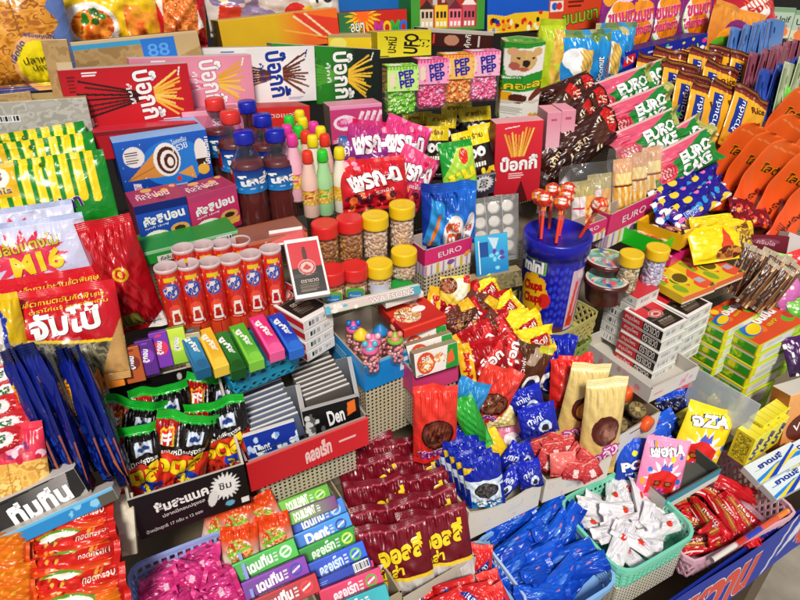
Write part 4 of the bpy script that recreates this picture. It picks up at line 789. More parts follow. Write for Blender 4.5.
for k, x, y, by, w, d, lab in ((jys, 404, 250, 277, 27, .02, 'short yellow lidded nut jar beside the pink biscuit bag box'), (jy, 402, 205, 246, 28, .045, 'tall yellow lidded nut jar next to the blue biscuit bag'), (jr, 349, 209, 260, 25, .045, 'tall red lidded jar of brown nuts next to the yellow lidded ones'), (jr, 324, 215, 266, 25, .045, 'tall red lidded jar of brown nuts nearest the striped match pack'),
    (jy, 375, 213, 257, 27, .045, 'tall yellow lidded nut jar beside the red lidded ones'), (jrs, 331, 271, 297, 25, .03, 'short red lidded nut jar with round label, nearest the white pack stack'), (jrs, 354, 264, 293, 25, .03, 'short red lidded nut jar with round label, beside a yellow lidded jar'), (jyl, 379, 261, 290, 26, .03, 'short yellow lidded nut jar with pale sticker')):
    m, r, h = upright(x, y, by, w, d); k.put(m, lab)
a = Art(9, 'd8b8b4').grad('e0c4c0', 'c8d0c0', 'x').text('WATSONS', 6.2, .5, .62, 'f0e8ea', 4.2, 0, out='b86a7a').rect(0, 0, 9, .12, '3a9a5c').dots(0, .1, 3.5, .9, 14, .25, ['e88ab0', '6ab8c8', 'f0e4d8', '4aa05c'], 4).rect(8, 0, 9, 1, '58a8b8')
slab('wafer_box', 'wafer box', 'long pale wafer box with worn letters in front of the short jars', 374, 300, 98, 9, .008, a, 'b0a4a0', nrm(15, 12), 13, .03, top='e0dcd4', res=1.2)
# ============================================================ red candy tubes
def tube_make(n):
    _, r, h = upright(209, 261, 329, 22, .04); root = empty(n, Matrix.Identity(4))
    a = Art(1.05, 'd22a24').grad('b81c1a', 'de3a2c').stripes(0, 0, 1.05, .2, .05, .5, 'e8683c').ell(.52, .72, .24, .11, '2f62b8').ell(.5, .72, .2, .08, 'e8dce0').text('โคล่า', .52, .72, .11, '2a50b0', .36, 8, b=.05).dots(.1, .4, .95, .95, 8, .03, ['e86a4c', 'a81814'], 8).rect(.36, .85, .72, .9, 'e8c828').ell(.52, .42, .2, .12, 'e8543c').poly([(.42, .46), (.62, .46), (.68, .26), (.36, .26)], 'f0ece8').poly([(.46, .42), (.58, .42), (.62, .30), (.42, .30)], 'b8241c').fine(.3, .22, .75, .25, 1, 'f0c8a0').dots(0, .2, 1.05, .9, 12, .02, ['f08a3c', 'f0d0c0'], 3)
    mb = MB(); mb.surf(cyl_surf([(r*.97, 0), (r, .002), (r, h)], 90), a, 44, 90); mb.lathe([(r*.97, 0), (r*.999, .002), (r*.999, h*.955)], 'c2241f', 28); obj('body', (mb, ['gloss']), None, root)
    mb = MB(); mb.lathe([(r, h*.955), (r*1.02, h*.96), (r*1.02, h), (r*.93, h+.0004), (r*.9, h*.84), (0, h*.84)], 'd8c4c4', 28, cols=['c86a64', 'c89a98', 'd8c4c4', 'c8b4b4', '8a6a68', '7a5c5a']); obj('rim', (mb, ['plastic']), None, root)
    return root
kt2 = Kind('candy_tube', 'candy tube', 'red candy tubes standing in two rows', tube_make)
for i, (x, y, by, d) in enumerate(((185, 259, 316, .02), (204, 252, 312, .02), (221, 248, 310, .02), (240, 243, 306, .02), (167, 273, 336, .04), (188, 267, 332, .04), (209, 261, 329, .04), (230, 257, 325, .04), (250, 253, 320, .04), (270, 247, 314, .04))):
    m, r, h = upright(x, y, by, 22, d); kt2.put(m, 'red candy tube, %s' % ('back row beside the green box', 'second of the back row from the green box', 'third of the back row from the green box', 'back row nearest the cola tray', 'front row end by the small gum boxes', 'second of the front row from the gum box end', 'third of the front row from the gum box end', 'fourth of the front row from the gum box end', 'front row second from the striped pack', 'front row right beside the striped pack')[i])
# pack stack with bottle emblem
def lig(a=1.6):
    return Art(a, '2c2420').fn(lambda X, Y, Q: Q.__setitem__(Y > .5, hx('c8303a'))).rect(0, 0, a, .06, 'e8e2dc').rect(0, .94, a, 1, 'e8e2dc').rect(0, 0, .04, 1, 'e8e2dc').rect(a-.04, 0, a, 1, 'e8e2dc').poly([(a/2-.04, .6), (a/2+.04, .6), (a/2+.03, .85), (a/2-.03, .85)], '5a2a20').ell(a/2, .5, .15, .13, 'd8a8a0').ell(a/2, .5, .135, .115, 'b83a3c').ell(a/2, .5, .11, .09, 'd8b0a8').poly([(a/2-.08, .48), (a/2, .56), (a/2+.08, .48), (a/2, .45)], 'b83a3c').text('ตราขวด', a/2, .27, .05, 'c8b8a8', a*.5).fine(a*.2, .10, a*.85, .23, 5, '8a7a6a').fine(a*.1, .34, a*.9, .4, 2, '6a5c50')
wend = lambda: Art(2.6, 'e2dfda').bar(.35, .25, 1.5, .8, 3).bar(1.75, .3, 2.2, .75, 5)
lt = lambda: lig(.55)
z_ = None
m, w, h, d = corner_box((303, 322), (332, 306), (280, 262), (304, 363), .02)
LS = ['topmost', 'second from the top', 'third from the top', 'lowest']
for i in range(4):
    hh = h/4; mm = m @ Matrix.Translation((.0008*(i % 2), h/2-hh*(i+.5), 0))
    o = obj('matchstick_pack', panelbox(w, hh-.0006, d, wend(), 'dcd8d2', top=lig(.62), left=Art(4, 'e6e0da').rect(0, .2, 4, .8, 'c83038'), res=1.2), mm); tag(o, 'white ended pack stacked between tubes and blue tray, %s' % LS[i], 'flat pack', 'flat packs stacked beside the tubes')
slab('matchstick_pack', 'flat pack', 'red topped pack with round bottle emblem leaning on the pack stack', 307, 267, 35, 60, .010, lig(.60), 'e4deda', nrm(48, 12), 9, .045, 'flat packs stacked beside the tubes', res=1.3)
slab('matchstick_pack', 'flat pack', 'flat pack peeping out behind the bottle emblem pack', 287, 236, 34, 16, .01, Art(2, 'c83a3c').rect(0, .8, 2, 1, 'e8e2dc').rect(0, 0, 2, .15, 'e8e2dc'), 'e0dad4', nrm(40, 12), 9, .03, 'flat packs stacked beside the tubes')
# small gum boxes behind the black carton
for i, (x, y, c, c2, nm) in enumerate(((90, 378, 'd8782c', 'e8a040', 'dull orange'), (112, 374, 'e08a28', 'b8501c', 'bright orange'), (133, 369, 'b05a20', '7a2a14', 'rusty brown'), (147, 362, '5a2282', '8a3ab0', 'dark violet'), (161, 354, '7a34a8', 'd83a5c', 'bright violet'), (178, 350, '86b82c', 'c8da4c', 'lime green'))):
    a = Art(.5, c).grad(c, c2 if i == 5 else c).ell(.25, .55, .2, .2, c2).text('ลูกอม', .25, .56, .16, 'eae6f0', .36, 78, out='1a1438', ow=.07, b=.04).ell(.25, .9, .1, .03, c2)
    slab('gum_box', 'gum box', '%s little gum box standing behind the black snack carton' % nm, x, y-4, 19, 36, .014, a, c, nrm(24, 12), 12, .0, 'little gum boxes in a row', res=1.2)
slab('cardboard_carton', 'carton', 'worn brown carton end below the first red tubes', 193, 350, 20, 34, .03, Art(.6, 'a89a78').foodrect(0, 0, .6, 1, ['a89a78', 'b8aa88', '8a7c5c'], 5), '7a6c50', nrm(20, 12), 10, -.005)
# teal basket of long gum packs
T = basket('plastic_basket', 'teal lattice basket holding long fruit gum packs', (229, 376), (301, 347), (196, 346), .030, '2494b4', .018, pattern='tri', pitch=.012, rimh=.005, rim=.003, r=.008, solid=.05)
for i, (x, y, c, c2, nm) in enumerate(((194, 352, '3a8ab0', '2a6a90', 'grey blue'), (212, 350, 'e0b02c', 'f0cc50', 'yellow'), (229, 353, '2a7a2c', '1c5a20', 'dark green'), (246, 345, '5aaa34', '8acc4c', 'leaf green'), (266, 336, 'd8387c', 'ec6aa0', 'bright pink'), (285, 334, '2244b0', '3a78d0', 'royal blue'))):
    a = Art(.34, c).grad(c2, c, 'y', 0, .4).text('ซูกัส', .17, .62, .15, 'ecece4', .46, -78, out=c2, b=.04).ell(.2, .14, .12, .09, c2).stripes(.02, .1, .06, .9, 1, 1, c2)
    m, w, h = lean_panel(x, y-3, 16, 42, nrm(84, 0), None, .018)
    tag(obj('gum_pack', panelbox(w, h, .014, a, c, bottom=c2, res=1.3), m), 'long %s fruit gum pack lying in the teal basket' % nm, 'gum pack', 'long fruit gum packs in the teal basket')
# ============================================================ black carton of squid snack packs
a = Art(2.4, '161414').text('ชิ้มสะแนค', 1.0, .66, .24, 'eeeae6', 1.1, 4, b=.04).text('ปลาหมึกอบปรุงรส', 1.0, .42, .11, 'd8d4d0', .9, 4).text('น้ำหนักสุทธิ 17 กรัม x 12 ซอง', .75, .16, .11, 'c8c4c0', 1.2, 4).star(1.92, .62, .22, .34, 20, 'e8e6e2').text('ชิม', 1.92, .64, .16, '2a2826', .26).ell(1.62, .42, .1, .2, 'dcdad6', -20).ell(1.95, .18, .1, .07, '6ab0c8').rect(2.2, .08, 2.36, .2, 'e8e6e2').fine(.5, .55, .9, .6, 1, 'a8a4a0')
b = Art(2.2, '1a1818').dots(.2, .2, 2.1, .95, 26, .05, ['e4e2de', '8a8886', 'c8c6c2', '2a2826'], 6).poly([(.05, .5), (.3, .68), (.42, .5), (.18, .3)], 'e4ded6').line(.3, .2, .8, .6, .06, '8a8886').text('ทีเด็ด', 1.75, .75, .16, 'e8e6e2', .5, 12)
T = tray('snack_carton', 'carton', 'black display carton with white splashes full of squid snacks', (127, 501), (244, 464), (106, 432), (141, 540), None, .0, None, a, '1a1818', 'b8b0a4', .058, 0, .0025, res=1.2, backart=b)
a = Art(.85, '1a1615').fn(lambda X, Y, Q: Q.__setitem__((Y < .58)&(Y > .0), hx('d8402a'))).fn(lambda X, Y, Q: Q.__setitem__((X+.5*(1-Y) < .38)&(Y > .45), hx('a81a1c'))).rect(0, .90, .85, 1, '1fae34').dots(.1, .5, .8, .62, 0, .01, ['000000']).poly([(.08, .82), (.26, .86), (.3, .66), (.12, .62)], 'e8c030').poly([(.10, .80), (.24, .84), (.27, .68), (.13, .64)], 'd83028').text('FF', .185, .74, .1, 'f4ece8', .12, 8, b=.04).rect(.46, .70, .68, .83, 'd0d8e4').ell(.57, .76, .08, .03, '2a4a8c').line(.32, .86, .36, .6, .015, 'd8d4d0')
a.rect(.04, .585, .82, .66, '1a1615').text('ขนมหมึกปรุงรส', .44, .62, .07, 'eeeae6', .6, 6, b=.02).text('อตส์', .42, .47, .20, 'f0d020', .60, 6, out='1a1412', ow=.05, b=.05).ell(.57, .28, .17, .09, '1f4ab8').text('3.-', .57, .28, .11, 'f0d428', .18, 4, b=.05)
ks = Kind('squid_snack_pack', 'snack pack', 'black and red squid snack packs in the black carton', lambda n: pouch(*size_at(138, 475, 65, 77, nrm(4, 14), 10, .0), .028, a, seed=71, res=1.35, wr=1.6, seal=.09, back='1a1615'))
on(T.z)
for i, (x, y, an, d) in enumerate(((128, 437, -6, .004), (168, 422, 12, .002), (210, 411, -2, .0), (138, 464, 9, .004), (180, 452, -4, .006), (222, 437, 12, .004))):
    c, u, v, n = frame(x, y, nrm(4, 14), an, d); ks.put(mat4(c, u, v, n), 'black squid snack pack with green top seal, %s' % ('back row beside the blue sachets', 'middle of the back row', 'back row beside the dark stacks', 'front row nearest the orange packs', 'middle of the front row', 'front row beside the red tray')[i])
on()
# ============================================================ red tray of thin chocolate packs
a = Art(4.2, 'd22c34').grad('c4262e', 'dc3a40', 'x').text('คลอเร็ท', 2.35, .5, .5, 'f0c8c4', .9, 4, out='f4e4e0', b=.03).fine(3.1, .42, 4.0, .6, 1, 'f0c8c4').rect(0, .93, 4.2, 1, 'e86a68')
T = tray('display_tray', 'tray', 'red fronted tray of thin dark chocolate packs', (246, 463), (368, 416), (222, 386), (250, 492), None, .0, None, a, 'c02830', 'a0988c', .0, 0, .0025, res=1.2)
riser(T, .045, .012, 'beige slotted riser under the red fronted tray')
on(T.z)
tc = lambda c1, c2: panelbox(*size_at(262, 408, 49, 24, nrm(28, 12), 20, .008, T.z), .0028, Art(2, c1).grad(c1, c2).rect(0, .93, 2, 1, 'c8c4c0').fn(lambda X, Y, Q: None), '8a8884', top='d8d4ce', res=.8)
k1 = Kind('thin_chocolate_pack', 'chocolate pack', 'thin dark packs standing in the red tray', lambda n: tc('2a3450', '5a6478')); k2 = Kind('thin_chocolate_pack', 'chocolate pack', 'thin dark packs standing in the red tray', lambda n: tc('1c1a1a', '58524c'))
N1 = ['hindmost']+['%s from the back' % q for q in ORD[1:12]]
row(k1, (256, 382), (278, 432), 11, nrm(30, 12), 21, lambda i: 'thin blue grey pack standing in the red tray, %s of its file' % N1[i], .008, T.z)
row(k2, (307, 361), (331, 402), 11, nrm(30, 12), 21, lambda i: 'thin black pack standing in the red tray, %s of its file' % N1[i], .008, T.z)
slab('thin_chocolate_pack', 'chocolate pack', 'blue pack with icy white print at the front of the red tray', 273, 444, 54, 30, .006, Art(2, '1c3ca0').dots(0, .2, 2, .8, 26, .1, ['e4eaf4', '8ab0e0', 'c8d8f0', '1c3ca0'], 3).text('Dent', .6, .5, .3, 'e8f0f8', .6, 4), 'c8c4c0', nrm(3, 10), 18, -.002, top='d8d4ce')
slab('thin_chocolate_pack', 'chocolate pack', 'black pack with white letters and orange corner at the tray front', 333, 420, 58, 32, .006, Art(2.1, '18161a').dots(.1, .2, .8, .8, 14, .1, ['d8d6d4', '6a6866'], 4).text('Den', 1.18, .6, .42, 'f0eeec', .6, 6, b=.03).poly([(1.6, .5), (1.95, .6), (1.95, .95), (1.65, .9)], 'e8782c').line(.9, .15, 1.6, .3, .05, '8a8886'), 'b0aca8', nrm(3, 10), 16, -.002, res=1.2)
for x, y, lab in ((293, 407, 'dark pack standing crosswise between the two files of thin packs'), (345, 379, 'black pack standing crosswise beside the slotted riser')):
    slab('thin_chocolate_pack', 'chocolate pack', lab, x, y, 13, 42, .008, Art(.3, '2c3038').grad('1c2028', '6a6e74'), 'c8c4be', nrm(25, 68), 12, .012, top='d8d4ce', left='d0ccc6')
on()
# ============================================================ blue tray of feeding bottle sweets
a = Art(2.2, '1f8cd0').text('BABY', 1.1, .5, .3, '1f8cd0', .8).rect(1.5, .3, 2.0, .75, 'dce8f0').rect(1.6, .45, 1.9, .6, '1f8cd0').rect(0, .9, 2.2, 1, '6ab8e4')
T = tray('display_tray', 'tray', 'bright blue tray of little feeding bottle sweets', (364, 366), (416, 346), (334, 318), (365, 392), None, .01, None, a, Art(2, '2a94d4').fine(.4, .3, 1.4, .7, 3, 'a8d4ec'), 'a89e90', .0, 0, .002, res=1.2)
riser(T, .085, .002, 'beige slotted riser under the blue feeding bottle tray')
on(T.z)
def baby(cap, tint, extra):
    def make(n):
        _, r, h = upright(371, 338, 366, 19, .02, 30); root = empty(n, Matrix.Identity(4))
        mb = MB(); mb.lathe([(r*q, h*b) for q, b in [(0, 0), (.9, 0), (1, .06), (.95, .35), (1, .55), (.7, .66), (.6, .70)]], 'ffffff', 20); obj('body', (mb, ['clear_pink']), None, root)
        mb = MB(); g = random.Random(4)
        for i in range(60): t = g.uniform(0, 6.28); mb.blob((r*.72*math.cos(t), r*.72*math.sin(t), g.uniform(.06, .58)*h), r*.2, g.choice(['f08ab0', 'f4b8b8', 'f0a0a0', 'f6d0d4']), 6)
        o = obj('sweets', (mb, ['gloss']), None, root); o['kind'] = 'stuff'
        mb = MB(); mb.lathe([(r*q, h*b) for q, b in [(0, .69), (.85, .69), (.9, .72), (.82, .8), (.5, .88), (.3, .95), (0, 1.)]], cap, 20)
        obj('cap', (mb, ['plastic']), None, root)
        if extra:
            mb = MB(); mb.blob((r*.2, r*.5, h*.95), (r*.35, r*.35, r*.4), extra, 8); mb.blob((r*.2, -r*.5, h*.95), (r*.35, r*.35, r*.4), extra, 8); mb.blob((r*.5, 0, h*.82), (r*.3, r*.55, r*.3), extra, 8); obj('bow', (mb, ['plastic']), None, root)
        return root
    return Kind('feeding_bottle_sweet', 'sweet', 'little feeding bottle sweets in the blue tray', make)
for cap, ex, x, y, by, lab in (('e8609c', '2a78c8', 353, 315, 348, 'pink capped feeding bottle sweet with blue bow, hindmost in the tray'), ('2a86c0', None, 380, 324, 352, 'blue capped feeding bottle sweet in the middle of the tray'), ('e8c830', None, 361, 330, 356, 'yellow capped feeding bottle sweet'), ('e8709c', 'f0b8c8', 373, 334, 362, 'pink capped feeding bottle sweet with pale pink bow'), ('e86a9a', '60b8cc', 370, 344, 370, 'pink capped feeding bottle sweet with pale blue bow, frontmost in the tray'), ('8ac040', 'e88a7c', 395, 334, 360, 'green capped feeding bottle sweet with coral bow at the tray end'), ('f0a890', 'e84a3c', 398, 318, 346, 'peach capped feeding bottle sweet with red bow beside the biscuit box')):
    m, r, h = upright(x, y, by, 19, .025); baby(cap, 0, ex).put(m, lab)
on()
# ============================================================ cream biscuit boxes in the pink tray
T = tray('display_tray', 'tray', 'pink tray of small picture biscuit boxes', (413, 373), (460, 357), (388, 336), (415, 397), None, .01, None, Art(2, 'd84a84').grad('cc3f78', 'e0588f', 'x'), 'c84078', 'a09080', .0, 0, .002)
riser(T, .05, .002, 'beige slotted riser under the pink biscuit box tray')
on(T.z)
def pic(i=0): return Art(2.2, 'e8e0da').ell(.55, .5, .45, .45, 'd8542c').food(.55, .45, .35, .3, ['f0e0b8', 'e8a848', 'c85a2c', 'f4ead0'], 8, i).food(1.25, .55, .3, .25, ['e0a060', 'f0e4d4', 'd08050'], 6, i).poly([(1.5, 0), (2.2, 0), (2.2, 1), (1.7, 1)], '2a9a3c').text('รส', .55, .7, .2, 'f4ece4', .4, out='a82c20').poly([(1.6, .2), (2.0, .3), (1.9, .8), (1.65, .6)], 'e86a3c')
kk = Kind('biscuit_box', 'biscuit box', 'small picture biscuit boxes standing in the pink tray', lambda n: panelbox(*size_at(436, 358, 47, 24, nrm(16, 12), 16, .01, T.z), .012, pic(), '8a8068', top='a89c80', res=1.2))
row(kk, (421, 334), (437, 360), 4, nrm(16, 12), 17, lambda i: 'small picture biscuit box in the pink tray, %s' % ('hindmost', 'second from the back', 'third from the back', 'frontmost')[i], .012, T.z)
on()
a = Art(1.45, 'cf3424').grad('c02c20', 'd8442c').rect(0, 0, 1.45, .06, 'e8503c').food(.5, .42, .4, .26, ['e8d8b0', 'c8742c', 'f0e8d0', '8a3c1c', 'e8a84c'], 9, 2).ell(.95, .82, .24, .1, 'f0ece8').ell(.95, .66, .14, .12, 'e0a480').ell(.93, .62, .08, .03, 'b83a2c').ell(.95, .5, .22, .1, 'f0ece8')
m, w, h, d = corner_box((404, 331), (447, 316), (379, 305), (404, 339), .03)
tag(obj('chef_biscuit_box', panelbox(w, h, d, Art(5, 'd8382c'), 'c02c20', top=a, left='a82820', res=1.4), m), 'flat red biscuit box with smiling chef lying above the pink tray', 'biscuit box')
m, w, h, d = corner_box((386, 304), (424, 292), (372, 286), (386, 309), .02)
tag(obj('chef_biscuit_box', panelbox(w, h, d, 'e4e0da', 'd8d4ce', top=Art(1.8, '2a9a44').rect(0, .0, 1.8, .45, 'e8e4de').text('ขนม', 1.1, .3, .3, '3a6ab8', .6, 6, out='f0d020').rect(.9, .05, 1.3, .4, 'e87a2c'), res=1.2), m), 'flat green and white box under the corner of the chef box', 'biscuit box')
# ============================================================ seaweed snacks, pretzel carton
a = Art(2.6, '1e1c22').grad('161418', '4a4458', 'x', .5, 1).star(2.15, .55, .3, .4, 18, 'e0dedc').text('ซอง', 2.15, .55, .3, '2a2830', .4, 78).dots(0, .3, 1.6, .9, 18, .08, ['7a7490', 'b8b4c8', '3a3644'], 3).text('ทีเด็ด', 1.5, .5, .22, 'c8c4d0', .5, 8).rect(0, .92, 2.6, 1, '9a96a4')
T = tray('snack_carton', 'carton', 'small black carton with white seal full of yellow topped snacks', (426, 186), (496, 172), (418, 158), (429, 207), None, .0, None, a, '24202a', '3a3436', .0, 0, .002, res=1.2)
on(T.z)
def mons(bg, seed):
    a = Art(.78, '241c18').rect(0, .72, .78, 1, bg).text('สาหร่าย', .39, .89, .1, '8a6a10', .5).ell(.42, .42, .28, .26, '3a2018').ell(.34, .58, .10, .09, 'f4f0ea').ell(.54, .60, .10, .09, 'f4f0ea').ell(.36, .57, .03, .03, '181414').ell(.55, .58, .03, .03, '181414').rect(.25, .34, .6, .42, 'f0ece0').stripes(.25, .32, .6, .43, .06, .3, '241c18')
    if seed: a.fn(lambda X, Y, Q: Q.__setitem__((Y < .3)&(np.hypot(X-.42, Y-.42) > .26), hx('e8c020'))).dots(.05, .02, .7, .28, 9, .05, ['d88a20', 'f4d84a', '3a2018'], seed)
    else: a.dots(.05, .02, .7, .3, 9, .05, ['d83a24', 'e8b020', '3a2018'], 7)
    return a
km1 = Kind('seaweed_snack_pack', 'snack pack', 'cartoon faced snack packs in the black carton', lambda n: pouch(*size_at(480, 142, 34, 52, nrm(15, 18), 12, .01, T.z), .014, mons('ecd420', 3), seed=81, res=1.5))
km2 = Kind('seaweed_snack_pack', 'snack pack', 'cartoon faced snack packs in the black carton', lambda n: pouch(*size_at(430, 150, 32, 50, nrm(15, 18), 4, .01, T.z), .014, mons('dcc41c', 0), seed=82, res=1.5))
for k, x, y, an, d, lab in ((km2, 418, 135, 3, .0, 'at the back beside the magenta bags'), (km2, 440, 138, -4, .005, 'second along the back'), (km1, 457, 126, 2, .002, 'hindmost with its top against the clear sweet boxes'), (km1, 476, 132, 6, .004, 'at the back below the pink sweet box'), (km2, 432, 152, 0, .014, 'front row with red upper corner'), (km1, 474, 158, 14, .016, 'front row just past the green pack'), (km1, 489, 150, 12, .01, 'front row beside the pretzel carton')):
    c, u, v, n = frame(x, y, nrm(18, 18), an, d); k.put(mat4(c, u, v, n), 'yellow topped cartoon face snack pack, %s' % lab)
a = Art(.75, '2fa03c').grad('8ac83a', 'c8dc5a', 'y', .1, .9).poly([(0, .3), (0, 1), (.4, .9), (.15, .5)], '1f9a34').ell(.5, .68, .1, .16, 'd83a24').rect(0, .86, .75, 1, '2a9a38').text('ชุบ', .42, .26, .26, 'f0d820', .55, 14, out='2a3a14', b=.05)
sack('seaweed_snack_pack', 'snack pack', 'green snack pack with yellow letters at the front of the black carton', 458, 166, 34, 50, .014, a, nrm(20, 18), 10, .028, 'cartoon faced snack packs in the black carton', seed=84, res=1.5)
on()
a = Art(.6, 'd02434').grad('b81c2c', 'dc3444')
g = random.Random(4)
for i in range(9): x = .12+i*.045; a.line(.22+i*.018, .58, x, .9+g.uniform(-.06, .04), .022, ['e8b040', 'd8983a', 'f0c860'][i % 3])
a.text('ป๊อกกี้', .31, .50, .17, 'f2eeea', .46, 2, out='7a0c18', b=.04).line(.12, .93, .3, .95, .012, 'f0e4e0').fine(.18, .3, .42, .38, 3, 'f0c8c8').poly([(.25, 0), (.35, .28), (.45, 0)], '5a1014')
slab('pretzel_carton', 'biscuit box', 'tall red carton picturing a sheaf of pretzel sticks', 518, 163, 47, 80, .03, a, 'a81c28', nrm(4, 22), 5, .01, top='e0a8b0', res=1.4)
for i, (x, y) in enumerate(((552, 150), (566, 148))):
    a = Art(.2, 'e8a8b8').grad('f0d0d8', 'e098ac', 'y', .1, .9).rect(0, .0, .2, .25, 'ece4e4').rect(.04, .3, .16, .34, '8a6a70').poly([(.05, .2), (.15, .24), (.14, .17), (.06, .14)], '3a5a3a').rect(.06, .88, .14, .91, 'c05a70')
    slab('pretzel_carton', 'biscuit box', ('narrow pink carton right against the red pretzel carton', 'narrow pink carton on the far side of the pink pair')[i], x, y, 14, 74, .05, a, 'dc98a8', nrm(4, 25), 4, -.005-.003*i, 'narrow pink cartons', top='e8a0b0', res=1.2)
# biscuit bags in the pink striped box
def pinkbox(nm, label, t0, t1, t2, b0, word, dh=0.):
    a = Art(1.25, 'd8387a').rect(0, 0, 1.25, .42, 'e4e0da').stripes(0, 0, 1.25, .40, .16, .3, 'b890c0').stripes(.05, 0, 1.25, .40, .32, .2, 'd8b84c').ell(.7, .28, .1, .1, '8a5aa0').text(word, .66, .7, .2, 'f0dce4', .62, 4, out='b01c5a').dots(1.0, .35, 1.2, .5, 4, .07, ['e8b04c', 'e88a5c'], 2)
    return tray(nm, 'box', label, t0, t1, t2, b0, None, dh, None, a, Art(.8, 'c8306c').rect(0, 0, .8, .4, 'd8d4d0').stripes(0, 0, .8, .4, .14, .4, 'b890c0'), 'b8a8a0', .0, 0, .002, res=1.3)
T = pinkbox('biscuit_box', 'pink striped open box holding the blue biscuit bag', (425, 251), (472, 237), (411, 236), (424, 277), 'EURO', .01)
a = Art(.78, '1f4fb8').grad('1c3ea0', '2a78d0', 'x').poly([(0, .2), (.25, .1), (.3, .75), (.12, .8)], '3a9ad8').line(.08, .15, .22, .6, .05, 'e8882c').ell(.42, .35, .2, .28, '3a8ad8', -15).ell(.43, .35, .16, .24, 'eae6e4', -15).text('คัส', .42, .44, .12, 'd8602c', .22, 8, b=.05).text('ตาด', .44, .28, .12, 'd8602c', .22, 8, b=.05).ell(.68, .4, .07, .2, 'e4e0e0', -15).text('รส', .67, .4, .09, 'd83a2c', .1)
sack('biscuit_bag', 'biscuit bag', 'shiny blue biscuit bag with gathered top in the pink striped box', 449, 219, 54, 72, .03, a, nrm(8, 22), 4, .0, seed=87, res=1.4, wr=2.2, pinch=.14, seal=.12)
riser(T, .03, .0, 'beige slotted riser under the pink striped biscuit box')
a = Art(.72, '8a8886').grad('9a9896', '7c7a78')
for r_ in range(4):
    for q in range(3): a.ell(.16+q*.2, .84-r_*.2, .085, .085, 'b4b0aa').ell(.15+q*.2, .85-r_*.2, .075, .075, 'd4d0c8')
a.stripes(0, 0, .72, 1, .24, .03, 'b8b8b8')
sack('mint_card', 'mint pack', 'grey clear pack of round white mints', 494, 230, 50, 66, .008, a, nrm(12, 20), 8, -.005, seed=88, res=1.4, wr=.5, pinch=.01, mat='film')
a = Art(.85, '2a9ad0').grad('1c78b8', '4ab8e0').rect(.08, .5, .34, .85, '2a5a9c').poly([(.34, .95), (.5, .6), (.62, .9)], 'c8dce8').dots(.4, .2, .8, .6, 8, .06, ['1c5aa0', '6a4aa8', '8ad0e8'], 3).line(.1, .1, .1, .9, .03, 'e8f0f4')
slab('mint_tag', 'tag', 'sky blue card tag at the foot of the grey mint pack', 492, 256, 33, 42, .002, a, '1c6a9c', nrm(12, 20), 9, .012, res=1.3)
slab('cardboard_carton', 'carton', 'low dull brown carton front below the grey mint pack', 492, 284, 62, 16, .02, Art(3.5, '7a7050').foodrect(0, 0, 3.5, 1, ['7a7050', '8a805c', '5e5640'], 5), '5a5038', nrm(10, 20), 12, -.012, top='a89870')
# ============================================================ lollipop tin
m, r, h = upright(558, 232, 319, 67, .05)
root = empty('lollipop_tin', m); tag(root, 'round dark blue tin with yellow flower logo and lollipops stuck in its lid', 'tin')
a = Art(2.1, '1c1f9c').grad('14187a', '2429b4', 'x')
for i in range(5):
    for q in range(7): a.ell(1.07+i*.085, .84-q*.11+.03*(i % 2), .034, .034, '3a4ad0')
for i in range(8): th = i*math.pi/4; a.ell(.72+.2*math.cos(th), .52+.17*math.sin(th), .12, .11, 'e8b020')
a.ell(.72, .52, .25, .22, 'f0bc24').ell(.98, .46, .12, .10, 'd83428').text('Chupa', .72, .61, .14, 'c81c24', .40, 6, b=.05).text('Chups', .74, .45, .14, 'c81c24', .40, 6, b=.05).rect(.42, .78, .94, .95, '7ab848').rect(.44, .795, .92, .935, '1c3a8c').text('mini', .68, .865, .13, 'f2f0ea', .42, 2, b=.05).fine(.45, .12, .85, .17, 1, '8a9ad8')
a.rect(1.48, .06, 1.82, .84, 'd8b8c4').poly([(1.5, .1), (1.6, .7), (1.66, .7), (1.6, .1)], 'e8503c').poly([(1.62, .08), (1.75, .62), (1.78, .6), (1.7, .08)], 'e0402c').ell(1.62, .16, .1, .07, 'd83a2c').ell(1.7, .78, .1, .05, 'e8d0d4').rect(.9, .02, 1.45, .1, '5a1438')
mb = MB(); rb = r*.9; mb.surf(cyl_surf([(rb, 0), (r*.965, h*.86)], 100), a, 130, 80); mb.lathe([(rb*.99, 0), (r*.955, h*.86)], '181a80', 40); obj('body', (mb, ['gloss']), None, root)
mb = MB(); mb.lathe([(r*.97, h*.84), (r*1.02, h*.845), (r*1.02, h*.985), (r*1.0, h), (r*.95, h), (r*.93, h*.972), (0, h*.972)], '1b20a8', 56); obj('lid', (mb, ['plastic']), None, root)
WR = Art(1.6, 'd8401c').dots(0, 0, 1.6, 1, 18, .12, ['f08a2c', 'e83a34', 'f4c8a8', 'd82a2c', 'f0a860'], 3).ell(.8, .6, .16, .13, 'f0d8c8').text('Chups', .8, .6, .10, 'd8342c', .26).stripes(0, 0, 1.6, .25, .2, .4, 'f08a3c', .6)
